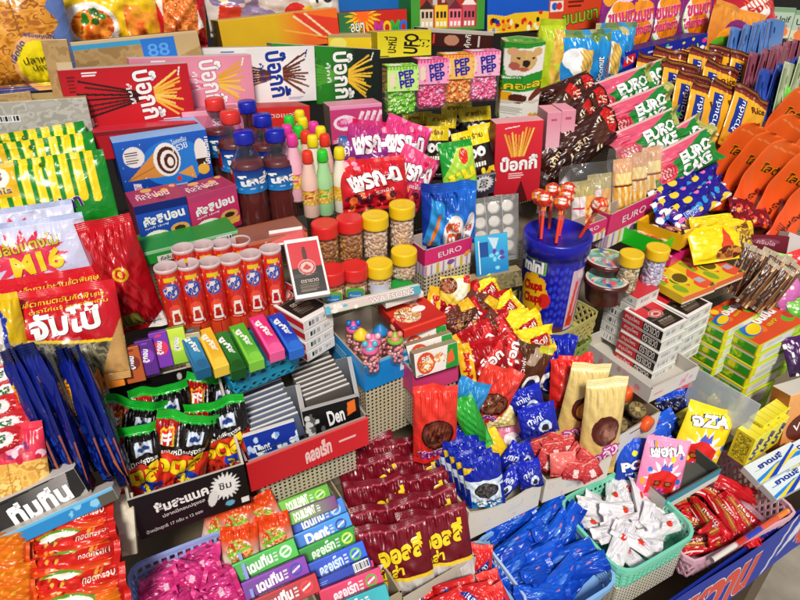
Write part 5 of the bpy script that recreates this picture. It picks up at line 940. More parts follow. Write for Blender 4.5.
def lolly(n):
    root = empty(n, Matrix.Identity(4)); rr = .0105; mb = MB(); L = .042
    mb.tube([(0, 0, 0), (0, 0, L)], .0022, 8, 'e2452c'); obj('stick', (mb, ['plastic']), None, root)
    mb = MB(); pr = [(.003, L-.006)]+[(rr*math.sin(t), L+rr*.9-rr*math.cos(t)) for t in np.linspace(.35, 3.0, 9)]+[(.0, L+rr*1.9)]
    S0 = cyl_surf(pr, 178); gg = lambda u, v: 1+.05*np.sin(u*47+v*9)+.04*np.sin(v*30)
    def S(u, v): p = S0(u, v); k = gg(u, v)[:, None]; return p*np.concatenate([k, k, np.ones_like(k)], 1)
    mb.surf(S, WR, 40, 22); obj('wrapped_candy', (mb, ['foil']), None, root)
    mb = MB(); mb.lathe([(.0055, L-.012), (.004, L-.006), (.0030, L-.004)], 'f0c8b0', 12); obj('twist', (mb, ['bag_clear']), None, root)
    return root
kl = Kind('lollipop', 'lollipop', 'red wrapped lollipops stuck in the tin', lolly)
for (bx, by), (tx, ty), lab in (((541, 236), (539, 190), 'nearest the grey mint pack'), ((549, 229), (553, 185), 'second along the back'), ((561, 228), (569, 184), 'at the back nearest the pink biscuit boxes'), ((541, 239), (544, 203), 'front one nearest the mint pack'), ((556, 243), (561, 209), 'frontmost over the middle of the lid'), ((559, 236), (566, 196), 'between the frontmost and the back one')):
    zt = m.translation.z+h*.972; b = hit(bx, by, z=zt); rd = ray(tx, ty); t = np.dot(b-CAM, rd)/np.dot(rd, rd); q = CAM+rd*t; ax = unit(q-b); f = unit(np.array([-b[0], -b[1], 0.])); f = unit(f-ax*(f@ax))
    s = np.linalg.norm(q-b)/.050; mm = mat4(b, f, np.cross(ax, f), ax); kl.put(mm @ Matrix.Diagonal((1, 1, max(.75, min(1.1, s)), 1)) if 0 else mm, 'red wrapped lollipop upright in the blue tin, %s' % lab)
b = hit(580, 237, z=m.translation.z+h*1.01); q = hit(599, 206, z=m.translation.z+h*1.35); ax = unit(q-b); f = unit(np.cross(ax, (0, 1, 0))); kl.put(mat4(b, f, np.cross(ax, f), ax), 'red wrapped lollipop leaning over the rim of the blue tin')
T = basket('plastic_basket', 'khaki lattice basket holding the lollipop tin', (549, 341), (600, 312), (498, 300), .034, 'b4ac68', .015, pattern='diag', pitch=.011, rimh=.005, rim=.002, r=.01, rows=4, taper=.98, group='khaki lattice baskets')
T2 = basket('plastic_basket', 'olive green lattice basket under the khaki one', (553, 362), (594, 338), (520, 338), .034, '8a9c50', -.012, pattern='tri', pitch=.012, rimh=.004, rim=.002, r=.01, taper=.98, group='khaki lattice baskets')
# ============================================================ pink biscuit boxes beyond the tin
T = pinkbox('biscuit_box', 'pink striped open box of orange biscuit packs behind the lollipops', (571, 232), (608, 218), (566, 222), (570, 252), 'EURO', .02)
w2 = Art(.62, 'e8b060').rect(.0, 0, .31, 1, 'e4dcd8').stripes(0, 0, .31, 1, .155, .06, 'd83a6c').rect(.02, .44, .3, .48, 'd83a6c').food(.46, .3, .14, .25, ['e8502c', 'f0a848', 'f0d8b0'], 8).rect(0, .7, .62, 1, 'b8a870')
for i, (x, y) in enumerate(((583, 205), (599, 198))): sack('biscuit_bag', 'biscuit bag', ('clear topped biscuit bag with white squares nearest the lollipops', 'clear topped orange biscuit bag behind the lollipops')[i], x, y, 24, 48, .016, w2, nrm(12, 20), 8, .0, 'biscuit bags in the pink boxes', seed=90+i, res=1.3)
T = pinkbox('biscuit_box', 'pink striped open box of wafers above the green plastic tub', (611, 215), (658, 193), (603, 206), (608, 250), 'EURO', .02)
w3 = Art(.62, 'e8a040').grad('f0b850', 'e89838').rect(0, .5, .62, .53, '7a3a2c').stripes(0, .1, .62, .5, .2, .4, 'f0dca8', .2).rect(.05, .55, .55, .75, 'f0d898').rect(0, .75, .62, 1, 'd8a880')
for i, (x, y) in enumerate(((622, 186), (637, 180), (651, 174))): sack('biscuit_bag', 'biscuit bag', ('orange wafer bag nearest the lollipops in the wafer box', 'orange wafer bag in the middle of the wafer box', 'orange wafer bag at the purple sachet end of the wafer box')[i], x, y, 20, 54, .016, w3, nrm(12, 20), 8, .005, 'biscuit bags in the pink boxes', seed=94+i, res=1.3)
for i, (x, y, w, h) in enumerate(((588, 184, 56, 42), (636, 168, 56, 46))):
    mm, w, h = lean_panel(x, y, w, h, nrm(15, 20), 8, .03); mb = MB(); mb.surf(lambda u, v: np.stack([(u-.5)*w, (v-.5)*h, .005*np.sin(u*9+1)*np.sin(v*7)], -1), 'ffffff', 14, 12); tag(obj('clear_sleeve', (mb, ['bag_clear']), mm), 'crumpled clear plastic over the %s' % ('orange biscuit packs behind the lollipops', 'wafers in the pink box')[i], 'plastic sleeve')
sack('snack_bag', 'snack bag', 'blank grey snack bag beside the wafer box', 667, 166, 36, 24, .02, Art(1.4, '9a9690').grad('b0aca4', '8a867e'), nrm(25, 10), 14, .0, seed=98)
sack('snack_bag', 'snack bag', 'teal snack bag with white letters above the purple sachets', 692, 160, 50, 24, .02, Art(2, '2a86a8').grad('1c6a90', '3a9ab8').text('นม', 1.1, .45, .5, 'e8f0f0', .6, 10).rect(0, 0, .5, 1, 'b8b4ac'), nrm(25, 10), 12, .005, seed=99)
# ============================================================ chocolate cakes and green cakes
a = Art(1.7, '3a1a12').grad('2a120c', '4a2418').poly([(.75, .1), (1.15, .8), (1.3, .85), (.95, .1)], 'e8d8b8').poly([(.84, .1), (1.2, .8), (1.26, .82), (.9, .1)], '2a120c').ell(1.1, .45, .3, .3, '5a3424').rect(1.35, .2, 1.65, .9, 'c82a24').text('เค้ก', .5, .6, .2, 'e0c8a0', .4, 10).text('โก้', 1.5, .55, .25, 'f0d8c0', .24, 60)
kc = Kind('chocolate_cake_pack', 'cake pack', 'dark brown cake packs leaning in a row', lambda n: pouch(*size_at(588, 138, 62, 36, nrm(25, 10), 30), .02, a, seed=101, res=1.4, ends='lr', wr=1.5))
for i, (x, y, an, d) in enumerate(((567, 97, 22, -.03), (580, 112, 26, -.01), (576, 132, 48, .0), (590, 138, 40, .012), (560, 116, 50, -.02), (562, 150, 55, -.01))):
    c, u, v, n = frame(x, y, nrm(25, 12), an, d); kc.put(mat4(c, u, v, n), 'dark brown cream cake pack, %s' % ('just below the coconut wafers', 'second below the coconut wafers', 'leaning steeply behind the frontmost one', 'frontmost beside the pink green cake packs', 'against the pink cartons', 'lowest beside the pink cartons')[i])
a = Art(1.75, '2a8a3c').fn(lambda X, Y, Q: Q.__setitem__(Y > .74+.42*(X-.9), hx('d8607a'))).fn(lambda X, Y, Q: Q.__setitem__(Y > .95, hx('d8b8b0'))).ell(.3, .35, .25, .25, 'd84a60').ell(.3, .35, .16, .14, 'f0b0b0').stripes(.1, .2, .5, .5, .08, .4, 'b02a40').text('EURO', 1.08, .58, .30, 'f2f0ec', .78, 4, out='1a5a28', b=.05).text('CAKE', 1.04, .22, .28, 'f2f0ec', .78, 4, out='1a5a28', b=.05).rect(1.55, .5, 1.75, 1, 'b8b46a')
ke = Kind('green_cake_pack', 'cake pack', 'green and pink cake packs with white lettering', lambda n: pouch(*size_at(640, 110, 72, 36, nrm(28, 8), 22), .022, a, seed=103, res=1.5, ends='lr', wr=1.5))
for i, (x, y, an, d) in enumerate(((622, 92, 20, -.02), (640, 84, 20, -.04), (640, 112, 22, .0), (648, 138, 24, .02), (676, 146, 30, .01), (684, 158, 28, .02))):
    c, u, v, n = frame(x, y, nrm(28, 8), an, d); ke.put(mat4(c, u, v, n), 'green and pink cake pack with white lettering, %s' % ('behind the clearest one near the dark cakes', 'hindmost by the golden packs', 'most fully seen in the middle', 'second lowest, over the wafer box', 'small end one beside the golden packs', 'lowest above the teal bag')[i])
# ============================================================ golden rice packs
a = Art(.58, 'e0a41c').grad('d08c18', 'ecb82c').rect(0, .90, .58, 1, '5a1c1c').rect(0, .84, .58, .9, '8a3a20').poly([(.06, .22), (.2, .22), (.2, .78), (.06, .78)], '1c3a94').text('ข้าวแต๋น', .13, .5, .08, 'e8ecf4', .5, 88).text('Rice', .42, .74, .09, '6a2c14', .26, 22).text('อร่อย', .45, .5, .05, '6a2c14', .2, 60).food(.32, .1, .24, .12, ['e8d8b8', 'c86a28', '6a9a3c', 'f0b84c'], 9)
kg = Kind('golden_rice_pack', 'rice snack pack', 'golden rice snack packs with blue side label', lambda n: pouch(*size_at(715, 118, 36, 66, nrm(20, 5), -22), .012, a, seed=105, res=1.5, wr=1.3))
gl = ((652, 88, -14, -.05), (668, 80, -12, -.05), (684, 72, -12, -.05), (678, 94, -16, -.03), (702, 80, -16, -.04), (722, 78, -18, -.045), (690, 106, -18, -.01), (716, 94, -22, -.025), (742, 84, -24, -.04), (704, 118, -20, .01), (722, 116, -24, .015), (744, 122, -32, .02))
gw = ('hindmost beside the dark blue carton', 'second of the hindmost row', 'third of the hindmost row', 'second row beside the green cakes', 'middle of the second row', 'second row near the blue sachets', 'third row beside the green cakes', 'middle of the third row', 'third row against the maroon sachets', 'front row beside the green cakes', 'frontmost with its label fully seen', 'front row tilted over the orange pouches')
for i, (x, y, an, d) in enumerate(gl):
    c, u, v, n = frame(x, y, nrm(22, 5), an, d); kg.put(mat4(c, u, v, n), 'golden rice pack with maroon top seal, %s' % gw[i])
# thin sachets filed on edge
for nm, c1, c2, n_, p0, p1, hh, cnt_ in (('blue', '12408c', '6a9ad8', 9, (734, 54), (775, 42), 44, 'blue sachets filed on edge at the back'), ('maroon', '641830', 'b06a7c', 11, (752, 84), (800, 66), 52, 'maroon sachets filed on edge'), ('royal blue', '142c78', '4a6ac8', 6, (762, 100), (796, 84), 46, 'royal blue sachets filed on edge'), ('green', '6a9a4c', 'd0d8b8', 5, (786, 96), (808, 84), 52, 'green sachets filed on edge')):
    a = Art(.8, c1).grad(c1, c2, 'x', .0, .25).rect(0, .93, .8, 1, c2).dots(.1, .1, .7, .8, 6, .08, [c2, c1], 4)
    k = Kind('thin_sachet', 'sachet', cnt_, lambda n: panelbox(*size_at(p0[0], p0[1], 14, hh+8, nrm(8, -18), -12), .0020, a, c2, left=c2, top=c2, mat='gloss'))
    dd = {'blue': -.05, 'maroon': -.02, 'royal blue': .0, 'green': .0}[nm]
    row(k, p0, p1, n_, nrm(8, -18), -12, lambda i: '%s sachet filed on edge, %s in its file counted from the golden packs' % (nm, ORD[i]), dd, None, .6, 3, .05, dd-.02)
# ============================================================ orange pouches
a = Art(.42, 'ee5a20').grad('e24c1a', 'f6742e').poly([(0, 0), (.42, 0), (.42, .10), (.2, .16), (0, .07)], '4a1c0c').line(.04, .9, .38, .94, .012, 'f0a060').text('โลต้า', .23, .74, .08, '4a200c', .22, 8, out='e8c020', ow=.04).ell(.3, .5, .07, .035, 'a82c14').text('มันฝรั่ง', .2, .34, .06, '4a200c', .34, 72).fine(.06, .2, .2, .3, 4, '7a3010').text('อบกรอบ', .12, .18, .04, '6a2c10', .2, 72)
def tongue(w, h):
    g = random.Random(9+VAR); p1, p2 = g.uniform(0, 6), g.uniform(.8, 1.2)
    def mk_(sg):
        def S(u, v):
            u, v = np.asarray(u, float), np.asarray(v, float); d = np.minimum(v, 1-v)
            pr = np.where(d < .10, .35+.65*np.sqrt(np.clip(1-(1-d/.10)**2, 0, 1)), 1.)*(.86+.14*np.cos((v-.8)*7.)); b = 2*u-1
            z = .20*h*p2*(v-.35)**2*4*np.where(v > .35, 1, .3)+.05*h*b*np.abs(b)*np.sin(3*v+p1)+.012*h*np.sin(11*v+p1)*b+.008*h*np.sin(23*v+5*b+p1)
            return np.stack([b*.5*w*pr+.06*w*np.sin(5*v+p1), (v-.5)*h, z+sg*(.0003+.0035*np.sqrt(np.clip(1-b*b, 0, 1))*np.clip(pr, 0, 1))], -1)
        return S
    mb = MB(); mb.surf(mk_(1), a, 36, 80, eps=.0011); mb.surf(mk_(-1), hx('c8441a'), 14, 30, flip=True); return mb, ['plastic']
kop = Kind('orange_pouch', 'snack pouch', 'plain orange snack pouches crowded together', lambda n: tongue(*size_at(760, 190, 38, 88, nrm(25, 10), -30)))
for i, (x, y, an, d) in enumerate(((722, 172, -28, -.02), (738, 182, -26, .0), (757, 160, -42, -.02), (752, 190, -28, .02), (776, 132, -34, -.03), (776, 200, -32, .03), (790, 172, -36, .01), (796, 214, -40, .04), (806, 150, -38, -.01))):
    c, u, v, n = frame(x, y, nrm(25, 12), an, d); kop.put(mat4(c, u, v, n), 'plain orange snack pouch with small dark lettering, %s' % ('nearest the purple sachets', 'second from the purple sachets', 'behind the second one', 'in the middle of the front ones', 'highest one beside the golden packs', 'second to front, above the maroon carton', 'behind the frontmost one', 'frontmost, rising out of the maroon carton', 'highest at the frame edge')[i])
sack('snack_bag', 'snack bag', 'black snack bag with a white letter between orange pouches', 797, 146, 30, 30, .015, Art(1, '14201a').grad('101814', '2a4a2c').text('G', .5, .6, .35, 'f0ece8', .3, 10), nrm(25, 10), -30, .012, seed=123)
sack('snack_bag', 'snack bag', 'bright green bag tip showing beside the topmost orange pouch', 788, 100, 26, 24, .012, Art(1, '4ab82c').grad('3aa820', '7ad04c'), nrm(25, 10), -30, .0, seed=124)
# purple sachets
a = Art(1.7, '2a2290').dots(0, 0, 1.7, 1, 26, .14, ['e8c83a', 'e87ab0', '1c1870', '3a9ad0', 'f0ecea', '6a2c90'], 8).text('Fizz', .7, .4, .3, '3a6ad0', .5, 6, out='e8ecf0')
kpu = Kind('purple_sachet', 'sachet', 'purple speckled sachets stacked together', lambda n: pouch(*size_at(690, 196, 50, 24, nrm(35, 8), 28), .012, a, seed=126, res=1.5, ends='lr'))
for i, (x, y, an, d) in enumerate(((680, 182, 26, -.01), (676, 192, 27, .0), (698, 187, 30, .0), (678, 204, 28, .012), (704, 198, 32, .012), (692, 208, 34, .02))):
    c, u, v, n = frame(x, y, nrm(38, 8), an, d); kpu.put(mat4(c, u, v, n), 'purple speckled sachet, %s' % ('topmost under the grey bag', 'second lowest against the wafer box', 'upper one beside the orange pouches', 'lowest against the wafer box', 'middle one beside the orange pouches', 'frontmost over the yellow tub')[i])
# ============================================================ plastic tubs, jars, brown pots
def tub(label, t0, t1, t2, b0, c, inner, dh):
    m, w, h, d = corner_box(t0, t1, t2, b0, dh); root = empty('plastic_tub', m); tag(root, label, 'tub', 'bright open plastic tubs of sweets'); mb = MB(); t = .002
    P = [(0, 0), (1, 0), (1, 1), (0, 1)]
    def q(f, y): return [((-.5+f*.5+x*(1-f))*w, y, -(f*.5+z*(1-f))*d) for x, z in P]
    o0, o1, i1, i0 = q(.08, -h/2), q(0, h/2), q(.10, h/2-.001), q(.14, -h*.1); V_ = o0+o1+i1+i0
    F = [[a+i, a+(i+1) % 4, a+4+(i+1) % 4, a+4+i] for a in (0, 4, 8) for i in range(4)]+[[12, 13, 14, 15], [3, 2, 1, 0]]
    mb.add(V_, F, c); obj('tub_shell', (mb, ['plastic']), None, root)
    mb = MB(); g = random.Random(3)
    for i in range(26): mb.blob((g.uniform(-.38, .38)*w, h*.05+g.uniform(0, .004), -g.uniform(.12, .88)*d), (w*.07, .003, d*.1), g.choice(inner), 6, 0, i, .2)
    o = obj('sweets', (mb, ['film']), None, root); o['kind'] = 'stuff'
tub('bright pink plastic tub at the bottom of the tub pile', (672, 258), (698, 243), (640, 242), (672, 268), 'e02a8c', ['c81c6c', 'f080b0'], .02)
tub('lime green plastic tub of sweets above the yellow lidded jars', (666, 243), (678, 236), (620, 224), (662, 259), '2cd02c', ['e0d0b0', 'c86a4c', '6ab04c', 'e8a060'], .035)
tub('golden yellow plastic tub of sweets resting on the pink tub', (684, 236), (702, 224), (648, 214), (684, 252), 'f0b818', ['8a4a90', 'c88a6c', 'e0c8b0', '6a2c5c'], .05)
pj = jar_kind('ecc624', ['dcc8a0', 'e8d8b8', 'c8b088', '8a8068'], 1); pj2 = jar_kind('ecc624', ['ccc8dc', 'dcdae6', 'b0acc4'], 1)
m, r, h = upright(658, 249, 283, 30, .06); pj2.put(m, 'yellow lidded jar of pale lilac sweets beside the flat red topped packs')
m, r, h = upright(632, 254, 290, 31, .07); pj.put(m, 'yellow lidded jar of pale flakes on the white pack stack')
def pot(n):
    _, r, h = upright(606, 262, 282, 44, .02); root = empty(n, Matrix.Identity(4)); mb = MB(); mb.lathe([(r*.8, 0), (r*.95, h*.8), (r, h*.82), (r, h), (r*.92, h)], '5a2418', 32); obj('pot', (mb, ['plastic']), None, root)
    mb = MB(); mb.surf(lambda u, v: np.stack([r*.93*v*np.cos(u*6.2832), r*.93*v*np.sin(u*6.2832), 0*u+h+.0004], -1), Art(6, '6aa8a0').fn(lambda X, Y, Q: Q.__setitem__(Y > .88, hx('d8c8c0'))).fn(lambda X, Y, Q: Q.__setitem__((Y > .35)&(Y < .85)&(np.abs(X-3) < 1.2), hx('2cb83c'))).dots(0, .2, 6, .8, 40, .2, ['2a6ab0', 'e06a6a', '8ac8c0', 'd8d0c0'], 4), 40, 12, smooth=False); obj('lid', (mb, ['gloss']), None, root); return root
kpt = Kind('brown_pot', 'pot', 'brown sweet pots stacked beside the tin', pot)
m, r, h = upright(607, 278, 298, 44, .02); kpt.put(m, 'lower brown pot of the pair beside the lollipop tin')
m, r, h = upright(607, 258, 278, 44, .02); kpt.put(m, 'upper brown pot with green and blue lid beside the lollipop tin')
# ============================================================ red and black pack stacks
def lsd(i): return Art(6, '2a2422').fn(lambda X, Y, Q: Q.__setitem__(X < 3.1, hx('c8303a'))).rect(0, .88, 6, 1, 'e4ddd6').rect(0, 0, 6, .10, 'e4ddd6').text('สมุนไพร', 1.5, .5, .5, 'f0d8d4', 2.2).text('ตราขวด', 4.4, .5, .55, 'e8e2dc', 2.2)
def stackof(t0, t1, t2, b0, n, dh, words, grp, mk_art, top, left, side, name, cat, skew=(0, 0), zt=None):
    m, w, h, d = corner_box(t0, t1, t2, b0, dh, None, zt); hh = h/n
    for i in range(n):
        mm = m @ Matrix.Translation((skew[0]*(i % 2), h/2-hh*(i+.5), skew[1]*((i*7) % 3)))
        o = obj(name, panelbox(w, hh-.0005, d, mk_art(i), side, top=top if i == 0 else None, left=left(i), res=1.3), mm); tag(o, words(i), cat, grp)
    return m, w, h, d
wl = lambda i: Art(2.2, 'dcdcd4').grad('e6e6de', 'd0d0c8').bar(.25, .25, 1.3, .75, i+3, '8a9088').rect(1.6, .3, 1.95, .7, 'b0b4ac')
ln_ = lambda i: ('topmost', 'second from the top', 'third from the top', 'fourth from the top', 'fifth from the top', 'sixth from the top')[i]
stackof((638, 299), (660, 288), (609, 284), (622, 352), 6, .03, lambda i: 'grey white pack in the stack under the yellow lidded jars, %s' % ln_(i), 'pale packs stacked under the jars', wl, 'c83a40', lambda i: Art(3.2, 'd4d4cc').rect(0, 0, 3.2, .08, 'a8a8a0').bar(.5, .2, 1.7, .8, i+2, '6a6e68').bar(2.2, .2, 2.8, .75, i+5, '8a8e88'), 'dcd8d2', 'flat_pack', 'flat pack')
stackof((688, 317), (713, 303), (654, 288), (676, 368), 5, .045, lambda i: 'red and black pack in the farther, taller stack with bottle emblem, %s' % ln_(i), 'red and black packs in two stacks', wl, lig(.62), lsd, 'dcd8d2', 'flat_pack', 'flat pack', (.0012, .001))
stackof((664, 331), (688, 319), (629, 306), (652, 383), 5, .055, lambda i: 'red and black pack in the nearer stack with lettered sides, %s' % ln_(i), 'red and black packs in two stacks', wl, lig(.62), lsd, 'dcd8d2', 'flat_pack', 'flat pack', (.0012, .001))
T = tray('display_tray', 'tray', 'white tray with faded pink marks under the red and black packs', (652, 389), (700, 366), (592, 334), (655, 403), None, .02, None, Art(4, 'd8d4ce').fine(.3, .3, 1.4, .6, 1, 'e0a0a8').poly([(2.6, .3), (3.0, .3), (2.9, .7)], 'd890b8').dots(2.4, .2, 3.4, .8, 6, .15, ['d8a8c8', 'd8d4ce'], 3), Art(6, 'd4d0ca').dots(1, .2, 5, .8, 10, .2, ['d8a0a8', 'e0b8bc'], 3), 'c0bab0', .0, 0, .002)
# ============================================================ jelly boxes
jt = Art(1.5, 'd8582c').dots(0, 0, 1.5, 1, 16, .13, ['e87a2c', '6ab02c', 'f0c828', 'c83a24', '3a8a2c'], 5).ell(.35, .45, .3, .2, '2a6ab8', 20).ell(.38, .42, .24, .14, 'e8c820', 20).text('บันบัน', .95, .62, .22, 'f2eeea', .7, 8, out='a81c20', ow=.08, b=.06).text('เยลลี่', .9, .38, .12, 'f0d828', .35, 8, out='a8401c')
jf = lambda i: Art(3, '9ac82c').grad('e0dc28', '8ac42c', 'x').rect(.3, .12, 2.3, .88, 'e2e4dc').fine(.6, .3, 1.8, .7, 3, 'b8bcb8').rect(2.3, .2, 2.7, .8, 'c8dc5a')
jl = lambda i: Art(4, '3a9a24').food(2.0, .4, .8, .5, ['d8d024', '8ab824', '4aa024'], 3, i).rect(0, .84, 4, 1, 'e8c020').rect(.5, .68, 3.8, .84, 'd0d0c4').rect(0, 0, .12, 1, 'e0c424').rect(3.85, 0, 4, 1, 'e0c424').ell(.3, .7, .1, .2, 'd8542c')
SJ = dict(grp='jelly boxes stacked at the frame edge', mk_art=jf, top=jt, left=jl, side='b8cc30', name='jelly_box', cat='jelly box')
stackof((726, 331), (762, 311), (700, 314), (712, 378), n=5, dh=.03, words=lambda i: 'jelly box in the rear stack beside the red and black packs, %s' % ln_(i), skew=(.001, .001), **SJ)
S1 = stackof((760, 345), (806, 321), (720, 320), (741, 398), n=5, dh=.05, words=lambda i: 'green and yellow jelly box in the tall front stack, %s' % ln_(i), skew=(.0015, .0015), **SJ)
SJ['top'] = 'd8d83c'
stackof((742, 398), (776, 380), (708, 372), (727, 446), n=3, dh=.035, zt=S1[0].translation.z-S1[2]/2-.0006, words=lambda i: 'jelly box in the low stack beside the clear divider, %s' % ln_(i), **SJ)
jy2 = Art(1.5, 'd8c028').dots(0, 0, 1.5, 1, 14, .14, ['e0503c', 'e88a2c', '8aa82c', 'f0d83c', '3a6a3a'], 9).ell(.8, .5, .35, .22, 'e0c83c', 10).ell(.8, .5, .28, .15, '6a5a1c', 10).poly([(1.0, 0), (1.5, .1), (1.5, .7), (1.1, .5)], 'e05a3c').rect(1.1, .2, 1.4, .35, 'b0b0b8').text('ส้ม', .35, .7, .2, 'f0e8d8', .3, 10)
for lab, t0, t1, t2 in (('flat yellow and orange sweet box, upper one beside the yellow snack bags', (716, 283), (745, 271), (672, 259)), ('flat yellow and orange sweet box, lower one beside the red topped packs', (684, 297), (717, 284), (644, 272))):
    m, w, h, d = corner_box(t0, t1, t2, (t0[0]-1, t0[1]+8), .05); tag(obj('jelly_box', panelbox(w, h, d, Art(4, 'e07a4c').rect(0, 0, 4, .3, 'e8e0c8'), 'd8c02c', top=jy2, left='d8b82c', res=1.3), m), lab, 'jelly box', 'flat yellow and orange sweet boxes')
# yellow and brown bags, dark sticks, maroon carton at the frame edge
a = Art(1.4, 'ecd41c').poly([(.55, .35), (.75, .95), (.85, .35)], 'd8542c').food(.75, .2, .3, .18, ['8a4a20', 'c88a40', '6a2c14'], 8).foodrect(1.0, 0, 1.4, 1, ['a8783c', 'e0c838', '7a4a24', 'd8b870'], 7, 4).dots(0, .2, .4, .6, 4, .06, ['f4e46a', 'e0c010'], 3)
for i, (x, y, w, h, an, d) in enumerate(((721, 243, 62, 36, 8, .04), (712, 224, 44, 18, 6, .03), (733, 228, 40, 18, -4, .035))): sack('yellow_snack_bag', 'snack bag', ('bright yellow snack bag with a red bottle picture', 'blank yellow snack bag behind the golden tub', 'blank yellow snack bag behind the bottle picture bag')[i], x, y, w, h, .022, a if i == 0 else Art(1.4, 'e8cc18').grad('d8b814', 'f0dc2c'), nrm(40, 10), an, d, 'yellow snack bags', seed=130+i, res=1.3)
a = Art(1.4, '7a1420').dots(0, 0, 1.4, 1, 26, .09, ['c82a34', '4a0c14', 'e06a5c', '8a1c3c', 'e8a848'], 4)
for i, (x, y) in enumerate(((742, 208), (756, 218), (738, 222))): sack('toffee_pack', 'sweet pack', 'dark red toffee pack strewn below the orange pouches, %s' % ('uppermost', 'beside the maroon carton', 'beside the yellow bags')[i], x, y, 26, 18, .012, a, nrm(50, 10), 20*i-10, .03, 'dark red toffee packs', seed=134+i)
a = Art(2, '6a1424').grad('5a101e', '7a1c30').ell(1, .75, .6, .12, '8a4a5a').text('ครีมโอ', 1, .72, .18, 'd8a8b0', .8, -6).text('อร่อยดี', .7, .3, .2, '3a6ac8', .7, -6)
slab('display_carton', 'carton', 'maroon carton with rounded front holding the frontmost orange pouch', 765, 248, 46, 26, .03, a, '4a0c18', nrm(20, 12), -3, .03, res=1.3)
slab('display_carton', 'carton', 'pale grey carton edge at the frame border beside the maroon one', 795, 250, 22, 30, .03, 'c8c0bc', 'a8a09a', nrm(20, 12), -20, .028)
a = Art(.4, '3a2014').fn(lambda X, Y, Q: Q.__setitem__(vnoise(X*26, Y*2.5, 3) > .55, hx('7a5030'))).fn(lambda X, Y, Q: Q.__setitem__(vnoise(X*34, Y*2, 8) > .74, hx('b89468'))).rect(0, .92, .4, 1, 'b8a890')
kst = Kind('stick_snack_pack', 'snack pack', 'thin brown stick snack packs standing together', lambda n: pouch(*size_at(760, 272, 13, 50, nrm(25, 35), -22), .007, a, seed=140, res=1.4, wr=1.))
for i, (x, y) in enumerate(((740, 268), (745, 272), (751, 274), (757, 272), (763, 276), (769, 280), (776, 279), (782, 286), (758, 284), (772, 290))):
    c, u, v, n = frame(x, y, nrm(25, 35), -20-2*i, .03+.003*i); kst.put(mat4(c, u, v, n), 'thin brown stick snack pack, %s counted from the flat sweet boxes' % ORD[i])
for lab, x, y, w, h, an, c1, c2 in (('red sweet bag beside the brown stick packs', 795, 262, 26, 22, 20, 'c81c28', 'e84a4c'), ('lime green sweet bag behind the brown stick packs', 780, 262, 22, 18, -10, '5ac83a', 'a8e07a'), ('dusty pink sweet bag below the brown stick packs', 788, 292, 30, 26, 30, 'b8589c', 'd88ac0'), ('green sweet bag at the frame edge below the pink one', 800, 308, 24, 20, 20, '4aa82c', '8ad05a'), ('dark violet sweet bag beside the tall jelly stack', 796, 356, 22, 40, 10, '2a1438', '5a2a6a')):
    sack('sweet_bag', 'sweet bag', lab, x, y, w, h, .014, Art(1.2, c1).grad(c1, c2).dots(0, 0, 1.2, 1, 6, .08, [c1, c2, 'f0e4e0'], 3), nrm(40, 20), an, .03, seed=int(x))
# ============================================================ wafer bar packs, red and yellow
a = Art(.85, '8a1018').grad('5a0a10', 'b81820').rect(0, 0, .22, 1, 'e4b428').text('beng-beng', .11, .45, .13, 'c81c28', .74, 88, b=.04).poly([(.3, .3), (.8, .75), (.8, .95), (.3, .5)], 'd83a34').text('ช็อก', .55, .62, .2, 'f0e8e4', .42, 30, out='7a0c14', b=.04).text('เวเฟอร์', .6, .32, .1, 'e8dcd4', .4, 40).dots(.3, .05, .85, .3, 5, .06, ['3a1410', 'e0a090', 'c83a30'], 2)
kbb = Kind('wafer_bar_pack', 'wafer pack', 'red chocolate wafer packs heaped behind the character pouches', lambda n: pouch(*size_at(482, 362, 48, 52, nrm(28, 20), 14), .016, a, seed=151, res=1.4, wr=1.6))
for i, (x, y, an, d) in enumerate(((448, 314, -8, -.03), (470, 312, 34, -.03), (490, 318, 12, -.02), (468, 330, 34, -.012), (486, 336, 4, -.005), (478, 352, 28, .004), (498, 348, 40, .0), (484, 366, 12, .014), (508, 362, 44, .008))):
    c, u, v, n = frame(x, y, nrm(30, 18), an, d); kbb.put(mat4(c, u, v, n), 'dark red chocolate wafer pack, %s' % ('hindmost against the slotted riser', 'second of the hindmost row', 'hindmost near the yellow wafer packs', 'middle row beside the chef box', 'middle row under the yellow wafer packs', 'third row beside the pink tray', 'third row beside the googly eyed pouch', 'frontmost with upright yellow lettering fully seen', 'front row above the brown pouch with eyes')[i])
a = Art(.6, 'e8c838').grad('e0b828', 'f0dc70').ell(.38, .7, .16, .24, 'f0e8d0').food(.15, .8, .18, .18, ['8a4a2c', 'b87850', '5a2c1c'], 14).text('gung', .18, .22, .17, 'c81c38', .3, 70, b=.06).poly([(.45, .85), (.6, .8), (.6, 1), (.48, 1)], 'c8242c')
sack('wafer_bar_pack', 'wafer pack', 'cream and yellow wafer pack standing at the back of the red heap', 455, 297, 30, 42, .014, a, nrm(14, 20), 4, -.012, 'red chocolate wafer packs heaped behind the character pouches', seed=152, res=1.5)
a = Art(1.5, 'ecd018').grad('e0bc10', 'f4e030').poly([(.5, .2), (1.25, .3), (1.2, .75), (.45, .65)], 'b81c24').text('Roll', .85, .48, .24, 'f0e4d8', .5, 8).ell(.28, .3, .2, .22, 'e8e4dc').rect(1.4, 0, 1.5, 1, 'e8c418')
ab = Art(.9, '5a2a1c').grad('4a2014', '7a4030').poly([(.5, .7), (.9, .5), (.9, .95), (.6, 1)], 'e4b828').food(.35, .4, .25, .2, ['8a5a3c', '5a2c1c', 'b88458', '3a1810'], 10).text('ช็อกบาร์', .5, .18, .14, 'e8dccc', .6, 14)
